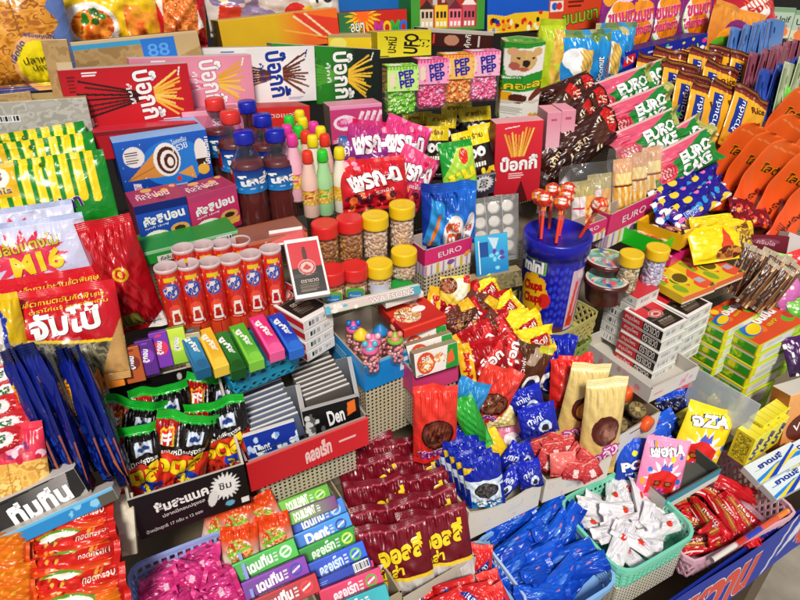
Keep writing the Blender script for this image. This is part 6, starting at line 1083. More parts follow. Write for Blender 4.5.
kbr = Kind('chocolate_bar_pack', 'chocolate pack', 'brown chocolate packs mixed into the red heap', lambda n: pouch(*size_at(482, 340, 36, 28, nrm(35, 20), 14), .014, ab, seed=155, res=1.4, wr=1.6))
for i, (x, y, an, d) in enumerate(((462, 318, 40, .0), (479, 306, -20, -.004), (497, 330, -34, .008), (515, 352, 48, .012))):
    c, u, v, n = frame(x, y, nrm(38, 18), an, d); kbr.put(mat4(c, u, v, n), 'dark brown chocolate pack with yellow corner, %s' % ('tilted beside the cream wafer pack', 'at the top of the red heap', 'between red and yellow wafer packs', 'tilted above the blue eyed pouch')[i])
kyb = Kind('yellow_wafer_pack', 'wafer pack', 'yellow wafer packs with red panels', lambda n: pouch(*size_at(520, 325, 38, 27, nrm(30, 15), 22), .018, a, seed=153, res=1.4, ends='lr', wr=1.6))
for i, (x, y, an, d) in enumerate(((484, 293, 34, -.02), (503, 311, 40, -.01), (512, 324, 8, .004), (524, 328, 24, .012), (535, 341, 12, .02))):
    c, u, v, n = frame(x, y, nrm(32, 15), an, d); kyb.put(mat4(c, u, v, n), 'yellow wafer pack with red panel, %s' % ('highest below the dull carton', 'second highest against the tin', 'middle one half hidden', 'second lowest beside the khaki basket', 'lowest above the blue eyed pouch')[i])
# ============================================================ biscuit sandwich pouches with pictures
def choc(bg, hi, bis, seed, logo='โอวัล'):
    a = Art(.55, bg).grad(bg, hi).ell(.3, .42, .21, .20, '3a1812', 30).ell(.3, .43, .19, .17, bis[0], 30).food(.3, .43, .16, .14, bis, 12, seed, 30)
    for k in range(4): a.line(.2+k*.05, .34, .26+k*.05, .54, .012, '3a1812')
    return a.text(logo, .25, .17, .1, '8a2a90', .36, 12, out='f0dce8', ow=.07, b=.05).rect(0, .9, .55, 1, hi)
T3 = tray('display_carton', 'carton', 'cream carton with dipped front holding the blue cocoa biscuit packs', (469, 513), (543, 478), (410, 448), (471, 541), None, .0, None, Art(2.6, 'dcd6c8').dots(.2, .2, 2.4, .8, 6, .06, ['c8d0e0', 'd0c4c0'], 3).fine(1.4, .4, 2.1, .6, 2, 'c0c8d4'), Art(3, 'd0c8b8'), 'c4bca8', .0, 0, .002, curve=.28)
on()
sack('sandwich_pouch', 'biscuit pouch', 'red pouch with dark chocolate biscuit picture beside the slotted riser', 435, 424, 44, 76, .022, choc('d02c28', 'e84a3c', ['6a3424', '8a4a34', '4a2018'], 3), nrm(8, 28), 2, .0, seed=161, res=1.5, wr=1.8)
sack('sandwich_pouch', 'biscuit pouch', 'plain mid blue pouch between the two red chocolate pouches', 463, 408, 32, 60, .018, Art(.5, '1f78b8').grad('14609c', '3a98d0').ell(.4, .2, .12, .2, 'e8a868'), nrm(10, 24), -18, .0, seed=162, wr=1.8)
sack('sandwich_pouch', 'biscuit pouch', 'glossy bright green pouch leaning over the blue packs', 472, 424, 24, 56, .016, Art(.5, '1f8c2c').grad('167a24', '3ab044').poly([(.3, 0), (.5, 0), (.5, .4)], '5ac05c'), nrm(16, 24), 24, .014, seed=163, wr=1.6)
sack('sandwich_pouch', 'biscuit pouch', 'red pouch with lilac logo and chocolate biscuit in front of the wafer heap', 492, 396, 40, 62, .02, choc('cc2a28', 'e04c3c', ['7a4430', '9a6448', '5a2c1c'], 5), nrm(10, 24), -16, .0, seed=164, res=1.5, wr=1.8)
a = Art(.55, '4a2818').grad('3a1c10', '6a4028').ell(.40, .42, .12, .15, 'f0ece8', -20).ell(.39, .40, .07, .10, '1c2a6a', -20).ell(.08, .62, .08, .1, 'f0ece8').ell(.06, .6, .04, .06, '1c2a6a').text('มิโล', .36, .16, .12, 'e8e0d8', .26, 70).poly([(.2, .7), (.3, .95), (.42, .95), (.34, .7)], 'b09a84').rect(.35, .9, .55, 1, 'c8c03c')
sack('character_pouch', 'biscuit pouch', 'chocolate brown pouch with big printed eyes', 523, 374, 38, 64, .018, a, nrm(10, 24), -14, -.005, 'pouches with printed eyes', seed=165, res=1.5, wr=1.8)
a = Art(.6, '1a2494').grad('12186c', '2434b8').ell(.26, .24, .15, .19, 'e8e4e4').ell(.28, .22, .10, .14, '1c2a7a').ell(.3, .25, .03, .04, 'f0f0f0')
sack('character_pouch', 'biscuit pouch', 'deep blue pouch with one big printed eye below the olive basket', 553, 364, 36, 60, .02, a, nrm(10, 24), -4, -.01, 'pouches with printed eyes', seed=166, res=1.5, wr=2.2)
sack('sandwich_pouch', 'biscuit pouch', 'crumpled plain red pouch behind the cream pouches', 571, 382, 42, 54, .022, Art(.8, 'd82828').grad('b81c20', 'e8423a').poly([(.1, .1), (.3, .5), (.2, .9)], 'e85a4c'), nrm(14, 24), 4, -.004, seed=167, wr=2.6, pinch=.12)
on()
# ---- second cream carton with the pale pouches
T4 = tray('display_carton', 'carton', 'cream carton with faint print holding red toffees and pale pouches', (546, 481), (612, 456), (500, 424), (547, 503), None, .0, None, Art(2.6, 'd8d2c6').fine(.9, .35, 1.8, .65, 3, 'b8c0c8').ell(.25, .7, .12, .12, 'e0b0ac').ell(.25, .7, .09, .09, 'd8d2c6').dots(.3, .1, 2.2, .3, 4, .06, ['d8b8b8'], 3), Art(3, 'ccc4b4'), 'c0b6a4', .0, 0, .002, curve=.2)
on()
def pale(seed, bis): 
    a = Art(.42, 'dcc07a').grad('ccaa60', 'e6d090').ell(.22, .52, .15, .15, '5a2018', 20).ell(.24, .51, .12, .11, bis[0], 20).food(.25, .51, .10, .09, bis, 14, seed)
    return a.text('อาลัว', .22, .27, .13, 'f0d8ec', .34, 30, out='c82a9c', ow=.10, b=.02).ell(.3, .29, .08, .07, 'd84ab0').ell(.3, .29, .05, .045, 'f0d8ec').ell(.3, .29, .03, .027, 'b82a98').rect(0, .91, .42, 1, 'f0e4b0')
sack('sandwich_pouch', 'biscuit pouch', 'pale cream pouch with caramel biscuit, half behind another cream pouch', 581, 406, 38, 86, .022, pale(3, ['d89a4c', 'e8b060', 'c8843c']), nrm(8, 24), -2, .0, 'pale cream pouches', seed=171, res=1.5, wr=.9)
sack('sandwich_pouch', 'biscuit pouch', 'pale cream pouch with pink swirl logo standing in front', 601, 428, 40, 98, .024, pale(4, ['6a3a30', '8a5a4c', 'a87868']), nrm(8, 24), 5, .02, 'pale cream pouches', seed=172, res=1.5, wr=.9)
on(T4.z)
a = Art(1.0, 'c8343c').grad('a8202c', 'd85a58').rect(.4, .1, .62, .5, 'e8ccc8').rect(.1, .8, .9, .86, 'e8a8a4')
kto = Kind('red_toffee', 'toffee', 'red toffees in the second cream carton', lambda n: pouch(*size_at(556, 450, 22, 20, nrm(45, 20), 4, 0, T4.z), .012, a, seed=173, res=1.5, wr=1.8))
for i, (x, y, an, d) in enumerate(((541, 446, 20, -.004), (554, 450, 8, .0), (548, 462, -30, -.004), (577, 456, 50, -.004), (586, 462, -40, .0), (566, 446, 12, -.004), (574, 470, -6, .0), (589, 470, 30, .0), (556, 440, -12, -.006))):
    c, u, v, n = frame(x, y, nrm(48, 20), an, d, T4.z); kto.put(mat4(c, u, v, n), 'small red toffee in the second cream carton, %s' % ('beside the blue biscuit packs', 'with white tag, near the middle', 'low beside the blue biscuit packs', 'below the rear cream pouch', 'below the pink swirl pouch', 'against the rear cream pouch', 'under the salmon one', 'nearest the white card edge', 'hindmost')[i])
sack('red_toffee', 'toffee', 'salmon pink toffee at the front of the second cream carton', 563, 464, 26, 24, .012, Art(1.0, 'd8605c').grad('c84a48', 'e88880').rect(.5, .12, .68, .42, 'f0dcd8'), nrm(30, 20), 5, .004, 'red toffees in the second cream carton', seed=174, res=1.5)
on()
# ---- blue cocoa biscuit packs
on(T3.z)
a = Art(.68, '14208c').grad('0f1a78', '1f34b0').fn(lambda X, Y, Q: Q.__setitem__((Y < .60)&(Y > .52-.1*np.sin(X*5)), hx('d8e4ec'))).rect(0, 0, .68, .5, 'c8d8e4').rect(0, 0, .68, .18, '1f78b8').ell(.36, .40, .25, .17, 'e4e8ea').ell(.36, .40, .23, .15, '2a2626').food(.36, .40, .20, .13, ['2a2626', '4a4644', '6a6664', '3a3634'], 18).text('O', .24, .12, .16, 'e8f0f8', .16, 0, out='123a7a', b=.06).text('โอรี', .48, .12, .12, 'e8f0f8', .24, 6, out='123a7a').poly([(0, .7), (0, .84), (.2, .84)], 'e0c02c').rect(0, 0, .06, .45, '1a2a98').rect(.62, 0, .68, .45, '1a2a98')
kor = Kind('cocoa_biscuit_pack', 'biscuit pack', 'blue cocoa biscuit packs filed in the first cream carton', lambda n: pouch(*size_at(484, 489, 37, 50, nrm(10, 28), 10, 0, T3.z), .014, a, seed=181, res=1.6, wr=1.5))
row(kor, (446, 446), (484, 482), 7, nrm(10, 28), 10, lambda i: 'blue cocoa biscuit pack with dark biscuit picture, %s of its file' % (['hindmost']+['%s from the back' % q for q in ORD[1:6]]+['frontmost'])[i], .020, T3.z, 0, 2, .03)
a = Art(1.2, '18249a').grad('101a74', '2838c0').ell(.75, .3, .22, .2, 'c8d4e8').ell(.75, .26, .13, .12, '2a2630').text('mini', .45, .6, .2, 'd8e0f0', .5, 14)
for i, (x, y, w, h, an, d) in enumerate(((526, 400, 34, 26, 16, .055), (538, 420, 38, 32, 16, .05), (512, 460, 22, 34, -36, .004), (521, 455, 26, 22, 24, .006), (530, 474, 24, 28, 14, .01), (508, 482, 18, 34, -40, .0), (517, 440, 26, 24, 20, .0))):
    sack('cocoa_biscuit_sachet', 'biscuit sachet', 'small deep blue biscuit sachet, %s' % ('highest just under the brown pouch with eyes', 'second highest, the largest one', 'leaning low beside the biscuit file', 'above the tagged one', 'with pale tag at the carton corner', 'lowest, tucked beside the frontmost cocoa pack', 'below the pink sachet')[i], x, y, w, h, .012, a if i != 4 else Art(1, '1c28a0').rect(.55, .2, .8, .75, 'c8cce0').grad('141c80', '2a3ac0') if 0 else a, nrm(26, 22), an, d, 'small deep blue biscuit sachets', seed=185+i, res=1.4, wr=1.7)
sack('sandwich_pouch', 'biscuit pouch', 'torn cream sachet between the red pouch and blue sachets', 500, 416, 30, 22, .012, Art(1.4, 'dccb90').grad('ccb878', 'ece0b0'), nrm(26, 22), 14, .04, seed=193, wr=2)
sack('sandwich_pouch', 'biscuit pouch', 'pink and white sachet in the first cream carton', 507, 434, 32, 30, .014, Art(1.1, 'd8608c').grad('c84878', 'e898b4').ell(.6, .35, .28, .24, 'f0e4e8').rect(0, .75, 1.1, 1, 'b87888'), nrm(26, 22), 22, .008, seed=194, res=1.3)
sack('sandwich_pouch', 'biscuit pouch', 'bright yellow sachet wedged beside the blue biscuit file', 498, 450, 20, 44, .012, Art(.5, 'e8bc1c').grad('d8a814', 'f4d438').ell(.25, .3, .12, .1, 'e8a0a0'), nrm(26, 22), 34, .006, seed=195, res=1.3)
on()
# ============================================================ tubs with orange lids in the white card carton
T5 = tray('display_carton', 'carton', 'white edged carton of brown tubs with orange lids', (612, 440), (661, 411), (566, 390), (613, 470), None, .0, None, Art(2.4, 'd8d6d2').rect(0, 0, 2.4, .1, '8a8886').fine(.9, .78, 1.7, .88, 1, '3a3a3a').dots(.15, .3, .5, .8, 9, .05, ['3a3a3a', '6a6a6a'], 5), Art(2, 'b8b0a4'), '9a8a74', .0, 0, .002, res=1.2)
on(T5.z)
for i, (cx, cy, dx, dy, lab) in enumerate(((611, 373, -22, -12, 'brown tub with orange lid lying at the back of the white edged carton'), (631, 396, -22, -14, 'brown tub with orange lid lying in the middle, its lid facing out'), (622, 406, -14, -10, 'brown tub with orange lid lying half under its neighbour'), (650, 426, -24, -16, 'brown tub with orange lid lying lowest at the carton edge'))):
    p = hit(cx, cy, .004-.01*(i > 1)); q = hit(cx+dx, cy+dy, .004-.01*(i > 1)); ax = unit(p-q); L = .05; r = .0105; f = unit(np.cross(ax, ZU)); root = empty('chocolate_tub', mat4(p-ax*L, f, np.cross(ax, f), ax)); tag(root, lab, 'tub', 'brown tubs with orange lids')
    mb = MB(); mb.surf(cyl_surf([(r*.95, 0), (r*.95, L*.82)], 178), Art(2, '5e4634').ell(1.0, .5, .3, .3, '8a7a4a').ell(1.0, .5, .24, .24, '3a2c20').ell(.5, .5, .25, .3, '8a7a4a').ell(1.5, .5, .25, .3, '8a7a4a'), 30, 20); mb.lathe([(0, 0), (r*.94, 0)], '6a5240', 20); obj('tub_body', (mb, ['gloss']), None, root)
    mb = MB(); mb.lathe([(r*.95, L*.8), (r*1.05, L*.81), (r*1.05, L*.98), (r*.95, L), (0, L)], 'e8662c', 24); obj('lid', (mb, ['plastic']), None, root)
for i, (x, y) in enumerate(((618, 424), (637, 410))):
    mm, w, h = lean_panel(x, y, 17, 12, nrm(70, 20), 20, .012); mb = MB(); mb.lathe([(0, -.004), (.0115, -.004), (.0125, 0), (.0115, .002), (0, .002)], '5a4838', 24); mb.surf(lambda u, v: np.stack([.0112*v*np.cos(u*6.2832), .0112*v*np.sin(u*6.2832), 0*u+.0024], -1), Art(4, '8a7a4c').stripes(0, .3, 4, .9, .4, .3, '4a3a24').rect(0, 0, 4, .25, 'b8a068'), 24, 8, smooth=False)
    tag(obj('biscuit_disc', (mb, ['card']), mm), 'round brown printed biscuit pack, %s the cream pouches' % ('nearest', 'farther from')[i], 'biscuit pack', 'round brown packs among the tubs')
on()
# ============================================================ tray of puffed snack pouches
T6 = tray('display_tray', 'tray', 'teal edged tray of puffed snack pouches', (666, 500), (722, 468), (612, 432), (667, 512), None, -.005, None, Art(4, '3a9aac').rect(0, 0, 4, .45, 'd4dcd8'), Art(3, 'c8c8c0'), '5a5c56', .0, 0, .002)
on(T6.z)
for i, (x, y) in enumerate(((676, 388), (678, 404), (672, 412))):
    sack('puffed_snack_pouch', 'snack pouch', ('salmon edge of a snack pouch right behind the blue ones', 'shiny blue snack pouch with white word at the back of the teal tray', 'dark blue snack pouch behind the olive ones')[i], x, y, (34, 42, 30)[i], (20, 28, 26)[i], .014, (Art(1.5, 'd86a78'), Art(1.5, '1a3ab0').grad('142c8c', '2a58d0').text('Mini', .9, .3, .26, 'e8ecf4', .5, 14).ell(.3, .4, .1, .1, 'e0d838').line(.2, .3, .24, .9, .02, '4a7ae0').line(.6, .4, .66, .95, .02, '4a7ae0'), Art(1.2, '141c4a'))[i], nrm(22, 30), 14, (.0, .006, .0)[i], 'puffed snack pouches in the teal edged tray', seed=200+i, res=1.4)
a = Art(1.9, '1a48b8').grad('143a98', '2a68d8').ell(.5, .6, .1, .1, 'e8e03c').ell(1.2, .7, .08, .08, 'c83a8c').line(.9, .2, 1.0, .9, .04, '1a2a6a').text('พอง', 1.3, .4, .25, 'e8ecf4', .5, 10)
for i, (x, y, an) in enumerate(((652, 430, 26), (646, 442, 24))): sack('puffed_snack_pouch', 'snack pouch', ('bright blue snack pouch lying above another blue one', 'bright blue snack pouch lying over the pink pouch')[i], x, y, 54, 24, .014, a, nrm(32, 25), an, .004+.006*i, 'puffed snack pouches in the teal edged tray', seed=205+i, res=1.4, ends='lr')
sack('puffed_snack_pouch', 'snack pouch', 'standing blue snack pouch with white letter P beside the teal basket', 630, 464, 28, 50, .014, Art(.6, '1a40a8').grad('14308c', '2a60d0').ell(.35, .75, .07, .05, 'e8e03c').text('PO', .3, .52, .16, 'f0ece8', .42, 10, out='1a1a4a', b=.05).ell(.5, .52, .1, .1, 'd83a34').text('party', .3, .36, .05, 'e8ecf4', .3, 6), nrm(20, 25), 4, .006, 'puffed snack pouches in the teal edged tray', seed=207, res=1.5)
for i, (x, y, an) in enumerate(((684, 418, 30), (700, 412, 32), (690, 424, 26))): sack('puffed_snack_pouch', 'snack pouch', 'olive yellow snack pouch lying behind the letter Z pouch, %s' % ('beside the blue ones', 'against the clear divider', 'nearest the letter Z pouch')[i], x, y, 46, 16, .012, Art(2.6, 'a8981c').grad('8a7c14', 'd0c02c').dots(0, 0, 2.6, 1, 6, .15, ['e0d048', '6a6010'], i), nrm(34, 25), an, .0, 'puffed snack pouches in the teal edged tray', seed=208+i, ends='lr')
def zed(bg, hi, seed, word):
    a = Art(.82, bg).grad(bg, hi).star(.42, .34, .18, .36, 14, 'f0e8e4').poly([(.12, .40), (.3, .48), (.42, .60), (.52, .48), (.68, .42), (.64, .08), (.46, .12), (.4, .02), (.3, .1), (.14, .06)], 'd8302c').rect(.24, .24, .38, .32, '4a2410').rect(.44, .24, .58, .32, '4a2410').ell(.31, .28, .05, .03, 'a8642c').ell(.51, .28, .05, .03, 'a8642c').poly([(.3, .5), (.36, .62), (.44, .54), (.52, .64), (.54, .5)], '5a6ad0').dots(.05, .1, .8, .9, 8, .05, ['e8d838', '3a7ad0', 'f08ab8', 'f0a838'], seed)
    return a.text(word, .4, .80, .15, 'f4f0f0', .62, 8, out='2a1c2c', ow=.08, b=.05).rect(.32, .04, .5, .2, 'c83a8c').line(.36, .04, .36, .2, .02, 'f090c0').line(.44, .04, .44, .2, .02, 'f090c0')
sack('puffed_snack_pouch', 'snack pouch', 'yellow snack pouch with white letter Z and red burst', 701, 440, 47, 72, .018, zed('e8c818', 'f0dc30', 3, 'จZA'), nrm(22, 22), -16, .004, 'puffed snack pouches in the teal edged tray', seed=212, res=1.6)
sack('puffed_snack_pouch', 'snack pouch', 'pink snack pouch with white letters and red burst', 662, 468, 44, 62, .018, zed('e878ac', 'f4a8c8', 5, 'พอกA'), nrm(26, 22), -8, .014, 'puffed snack pouches in the teal edged tray', seed=213, res=1.6)
on()
slab('clear_divider', 'divider', 'cloudy pale plastic divider between snack pouches and jelly boxes', 719, 404, 74, 40, .002, 'ffffff', 'ffffff', nrm(4, 86), None, -.012, mat='bag_haze')
# ============================================================ yellow cartons, soap packs, coffee carton
fl = Art(.7, 'ecdc2c').grad('dcc81c', 'f4ea50').text('LIVE', .36, .5, .3, '2a2c7a', .68, 64, b=.06).rect(.5, .1, .56, .2, '3a3c6a')
for row_, (t0, t1, t2, b0, lab) in enumerate((((764, 426), (794, 405), (750, 416), (758, 445), 'rear'), ((756, 440), (790, 416), (739, 427), (749, 467), 'front'))):
    m, w, h, d = corner_box(t0, t1, t2, b0, .03)
    for i in range(3):
        o = obj('yellow_carton', panelbox(w/3-.0006, h, d, fl, 'dccc24', top=Art(.6, 'e8da38').grad('e0d02c', 'f0e660').line(.3, 0, .3, 1, .04, 'c8b81c'), left=Art(.7, 'd8c828').foodrect(.08, .08, .62, .92, ['d8c828', '7a7020', 'a89a20', 'e8dc50'], 22, 3), res=1.5), m @ Matrix.Translation((-w/2+w/6+i*w/3, 0, 0)))
        tag(o, 'small bright yellow carton, %s of the %s three' % (('nearest the snack pouches', 'middle one', 'nearest the coffee carton')[i], lab), 'small carton', 'small yellow cartons in two rows')
so = Art(1.8, 'd4dcdc').poly([(0, .05), (.9, .35), (1.8, .3), (1.8, .5), (.9, .48), (0, .2)], '2a8ad0').poly([(0, 0), (.5, .0), (1.8, .55), (1.8, .65), (.8, .4)], 'e0cc38').poly([(.3, 0), (.6, 0), (1.8, .8), (1.8, .9)], '1c4ab0').text('ยาดมสี', .8, .70, .24, '1c3a94', .9, 4, b=.05).fine(.15, .5, .5, .58, 1, '5a8ab8')
for i, (x, y, an) in enumerate(((776, 462, 28), (793, 478, 28), (806, 448, 28))): slab('soap_pack', 'soap pack', 'pale flat pack with blue and yellow waves, %s' % ('lying against the yellow cartons', 'nearest the pink basket rim', 'under the coffee carton at the frame edge')[i], x, y, 54, 24, .012, so, 'c8d0d0', nrm(78, 10), an, -.005+.0*i, 'pale wavy printed packs', res=1.5)
slab('coffee_carton', 'carton', 'orange brown carton with white lettering at the frame edge', 799, 424, 32, 66, .03, Art(.5, 'd8954c').grad('c87a34', 'e8b070').ell(.35, .45, .3, .22, '6a2a14').text('Ver', .3, .48, .12, 'f0e4d8', .28, 14).poly([(0, .1), (.5, .3), (.5, .2), (0, 0)], 'e8c088').dots(.1, .8, .3, .95, 3, .04, ['d85a6a'], 2), 'b8783c', nrm(10, 10), 18, .0, top='d8d0c4')
# ============================================================ baskets along the front
def packart(a_, c1, c2, fs): 
    a = Art(a_, c1).grad(c1, c2); fs(a); return a
TE = basket('plastic_basket', 'mint green plastic basket of white strawberry sweets', (624, 574), (698, 531), (563, 500), .042, '84d4b8', .025, pattern='grid', pitch=.0085, rim=.004, rimh=.008, solid=.45, rows=5, group='plastic baskets along the front')
PK = basket('plastic_basket', 'dusty pink slotted basket of red wafer bars', (692, 562), (797, 512), (622, 488), .044, 'dcb0be', -.018, pattern='diag', pitch=.010, rim=.004, rimh=.008, rows=4, group='plastic baskets along the front', r=.012)
BL = basket('plastic_basket', 'blue round cornered basket heaped with shiny blue sweets', (538, 630), (620, 578), (480, 540), .03, '90bce8', .01, pattern='grid', pitch=.0085, rim=.004, rimh=.008, rows=5, group='plastic baskets along the front')
LV = basket('plastic_basket', 'lavender blue grid basket of pink sweets', (144, 668), (258, 617), (120, 571), .034, 'a0b0e4', .0, pattern='grid', pitch=.0085, rim=.0035, rimh=.006, rows=4, group='plastic baskets along the front', r=.014)
RB = basket('plastic_basket', 'pale blue grid basket of small red chocolate packs', (452, 648), (530, 604), (394, 582), .03, 'b8cce4', .0, pattern='grid', pitch=.008, rim=.003, rimh=.006, rows=4, group='plastic baskets along the front', r=.014)
riser(TE, .05, .006, 'beige slotted riser under the mint green basket', 'e0d8c8')
riser(BL, .05, .01, 'beige slotted riser under the blue basket')
kw = [Kind('white_sweet', 'sweet', 'white strawberry sweets in the mint basket', (lambda s: lambda n: pouch(*size_at(630, 520, 40, 20, nrm(80), 30, 0, TE.z), .010, packart(2.0, 'd8d6d8', 'e6e4e6', lambda a: a.ell(.8+.2*s, .5, .17, .2, 'd8402c').ell(.75+.2*s, .72, .09, .06, '4a9a3c').fine(1.3, .35, 1.7, .6, 2, 'b8b4c0').poly([(.2, .2), (.5, .3), (.4, .7)], 'c0bec8')), seed=220+s, res=1.5, ends='lr', wr=1.3, pinch=.16))(s)) for s in range(3)]
g = random.Random(12)
def fill(T, n, margin, seed, minpx):
    g = random.Random(seed); out = []
    for _ in range(4000):
        if len(out) >= n: break
        p = proj(T.at(g.uniform(margin, 1-margin), g.uniform(margin, 1-margin)))
        if all((p[0]-q[0])**2+(p[1]-q[1])**2 > minpx**2 for q in out) and -12 < p[0] < 812 and p[1] < 612: out.append((p[0], p[1]))
    return sorted(out, key=lambda q: q[1])
def pile(kinds, T, n, margin, seed, minpx, label, angs, hump=.012, base=-.012, tilt=.35):
    g = random.Random(seed+50)
    for layer in range(2):
        for i, (x, y) in enumerate(fill(T, n if layer else int(n*.8), margin*(1 if layer == 0 else 1.3), seed+layer*9, minpx)):
            nn = unit(np.array([g.gauss(0, tilt), g.gauss(-.25, tilt), 1.]))
            c, u, v, n_ = frame(x, y, nn, g.uniform(*angs), base+layer*hump+g.uniform(0, .006), T.z)
            k = kinds[g.randrange(len(kinds))]; k.put(mat4(c, u, v, n_), label)
pile(kw, TE, 28, .17, 3, 14, 'small white wrapped sweet with printed strawberry heaped in the mint basket', (-80, 100), .011, -.024)
kbl = [Kind('blue_sweet', 'sweet', 'shiny blue sweets heaped in the blue basket', (lambda s: lambda n: pouch(*size_at(545, 560, 54, 21, nrm(80), 30, 0, BL.z), .017, packart(2.6, '0d42ac', '1c64d4', lambda a: a.ell(1.5-.3*s, .5, .30, .12, '4a80d0', 12).ell(1.85, .55, .12, .05, 'b87a98', 12).poly([(0, 0), (.25, 0), (.25, 1), (0, 1)], '1a58c8')), seed=230+s, res=1.4, ends='lr', wr=1.0, pinch=.12, seal=.10))(s)) for s in range(3)]
pile(kbl, BL, 24, .18, 5, 16, 'long shiny blue wrapped sweet heaped in the blue basket', (5, 70), .015, -.017)
for i, (x, y, an) in enumerate(((512, 522, 32), (546, 516, 48), (520, 542, 40), (552, 536, 52), (566, 530, 62))):
    c, u, v, n = frame(x, y, nrm(55, 20), an, .004, BL.z); kbl[i % 3].put(mat4(c, u, v, n), 'long shiny blue wrapped sweet heaped in the blue basket')
kpk = [Kind('pink_sweet', 'sweet', 'pink sweets in the lavender basket', (lambda s: lambda n: pouch(*size_at(165, 575, 42, 26, nrm(80), 20, 0, LV.z), .015, packart(1.5, 'c02a74', 'd84a90', lambda a: a.rect(.9-.2*s, .2, 1.1-.2*s, .45, 'e0b8c8').fine(.3, .5, .9, .75, 2, '8a1c54').dots(0, 0, 1.5, 1, 6, .1, ['e86aa8', 'a81c60'], s)), seed=240+s, res=1.4, ends='lr', wr=1.1, seal=.12, pinch=.1))(s)) for s in range(2)]
pile(kpk, LV, 14, .17, 8, 22, 'small magenta wrapped sweet heaped in the lavender basket', (-30, 60), .013, -.022)
krw = [Kind('red_wafer_bar', 'wafer bar', 'red wafer bars in the pink basket', (lambda s: lambda n: pouch(*size_at(720, 515, 42, 20, nrm(80), 30, 0, PK.z), .012, packart(2.0, 'b81420', 'd02430', lambda a: a.poly([(.2, .45), (1.7, .1), (1.7, .4), (.3, .75)], 'a8642c').line(.3, .6, 1.6, .28, .06, 'd8a058').text('กรอบ', 1.0, .68, .22, 'f0e0d8', .7, 6).line(.2, .2, .9, .05, .05, 'f0d8d0')), seed=250+s, res=1.6, ends='lr', wr=1.8))(s)) for s in range(2)]
g = random.Random(31)
for i, (x, y, an, d) in enumerate(((690, 500, 24, -.014), (712, 496, -30, -.014), (703, 512, 10, -.012), (725, 508, -35, -.012), (742, 512, -40, -.014), (700, 530, -20, -.012), (718, 540, 50, -.012), (738, 528, -50, -.010), (706, 545, 20, -.014), (716, 497, -26, -.002), (728, 497, 34, -.004), (709, 523, -48, .0), (728, 518, -52, .0), (745, 518, -50, -.002), (717, 533, 44, .002), (702, 549, 12, -.004))):
    nn = unit(np.array([g.gauss(0, .25), g.gauss(-.25, .25), 1.])); c, u, v, n = frame(x*.95+38-4, y*.92+39, nn, an, d-.006, PK.z); krw[i % 2].put(mat4(c, u, v, n), 'small red wafer bar with biscuit picture heaped in the pink basket')
sack('red_wafer_bar', 'wafer bar', 'plain glossy red bar at the back wall of the pink basket', 735, 489, 46, 16, .012, Art(2.8, 'c01820').grad('a8101a', 'd83038'), nrm(60, 5), -24, -.002, 'red wafer bars in the pink basket', z=PK.z, seed=255, ends='lr')
p, q = hit(712, 560, .008, PK.z), hit(787, 511, .008, PK.z); mb = MB(); mid = np.linspace(0, 1, 40); cols = ['d8d0c8' if t < .3 else ('c83a34' if t < .42 else ('3a4ab0' if t < .62 else ('d8603c' if t < .85 else 'e88a3c'))) for t in mid]
mb.tube([p*(1-t)+q*t for t in mid], .0036, 10, '888888'); nv = len(mb.v[0]); mb.c[0] = np.repeat(np.array([hx(c_) for c_ in cols]), 10, 0); mb.blob(q, .0042, 'e8923c', 8); 
tag(obj('straw_sweet', (mb, ['gloss'])), 'long striped powder straw lying across the front of the pink basket', 'sweet straw')
a = Art(.55, 'cc2028').grad('b0141c', 'de3a38').poly([(.1, .2), (.45, .5), (.45, .7), (.1, .4)], '1c3a94').text('เบง', .28, .45, .12, 'e8e4f0', .3, 40).rect(0, .9, .55, 1, 'e85a50')
krp = Kind('red_chocolate_pack', 'chocolate pack', 'small red chocolate packs in the pale blue grid basket', lambda n: pouch(*size_at(455, 567, 22, 42, nrm(35, 20), 6, 0, RB.z), .012, a, seed=261, res=1.6, wr=1.7))
for i, (x, y, an, d) in enumerate(((453, 566, 14, .002), (467, 565, 10, .004), (481, 566, -2, .006), (435, 590, -60, .002), (455, 592, -78, .012), (472, 596, -82, .014), (492, 592, 20, .004), (425, 600, -70, .004), (445, 606, -70, .012), (500, 606, 30, .006))):
    c, u, v, n = frame(x, y, nrm(38, 20), an, d, RB.z); krp.put(mat4(c, u, v, n), 'small red chocolate pack with blue band, %s' % ('standing, nearest the teal clips', 'middle one of the standing three', 'standing, nearest the blue sweets', 'lying below the teal clips', 'lying over the middle of the basket', 'lying across just below the standing three', 'propped at the blue sweets end', 'lying lowest below the teal clips', 'lying lowest in the middle', 'lying lowest at the blue sweets end')[i])
sack('orange_sachet', 'sachet', 'bright orange sachet standing behind the small red packs', 455, 539, 14, 26, .008, Art(.5, 'e8581c').grad('d84814', 'f07a34'), nrm(20, 20), -12, .012, z=RB.z, seed=270)
for i, (x, y) in enumerate(((427, 556), (434, 570))):
    mm, w, h = lean_panel(x, y, 10, 22, nrm(25, 20), 8, .02, RB.z); mb, mt = panelbox(w, h, .004, Art(.45, '2ab0b0').text('Q', .22, .45, .25, '1a7a80', .2, 80), '1f9a9c', bev=.0015); mb.tube([(0, h/2-.002, -.002), (0, h/2+.003, -.002)], [.0016, .0007], 8, '2ab0b0'); tag(obj('teal_clip', (mb, ['plastic']), mm), 'little teal plastic clip on the basket rim, %s one' % ('upper', 'lower')[i], 'clip', 'little teal clips')
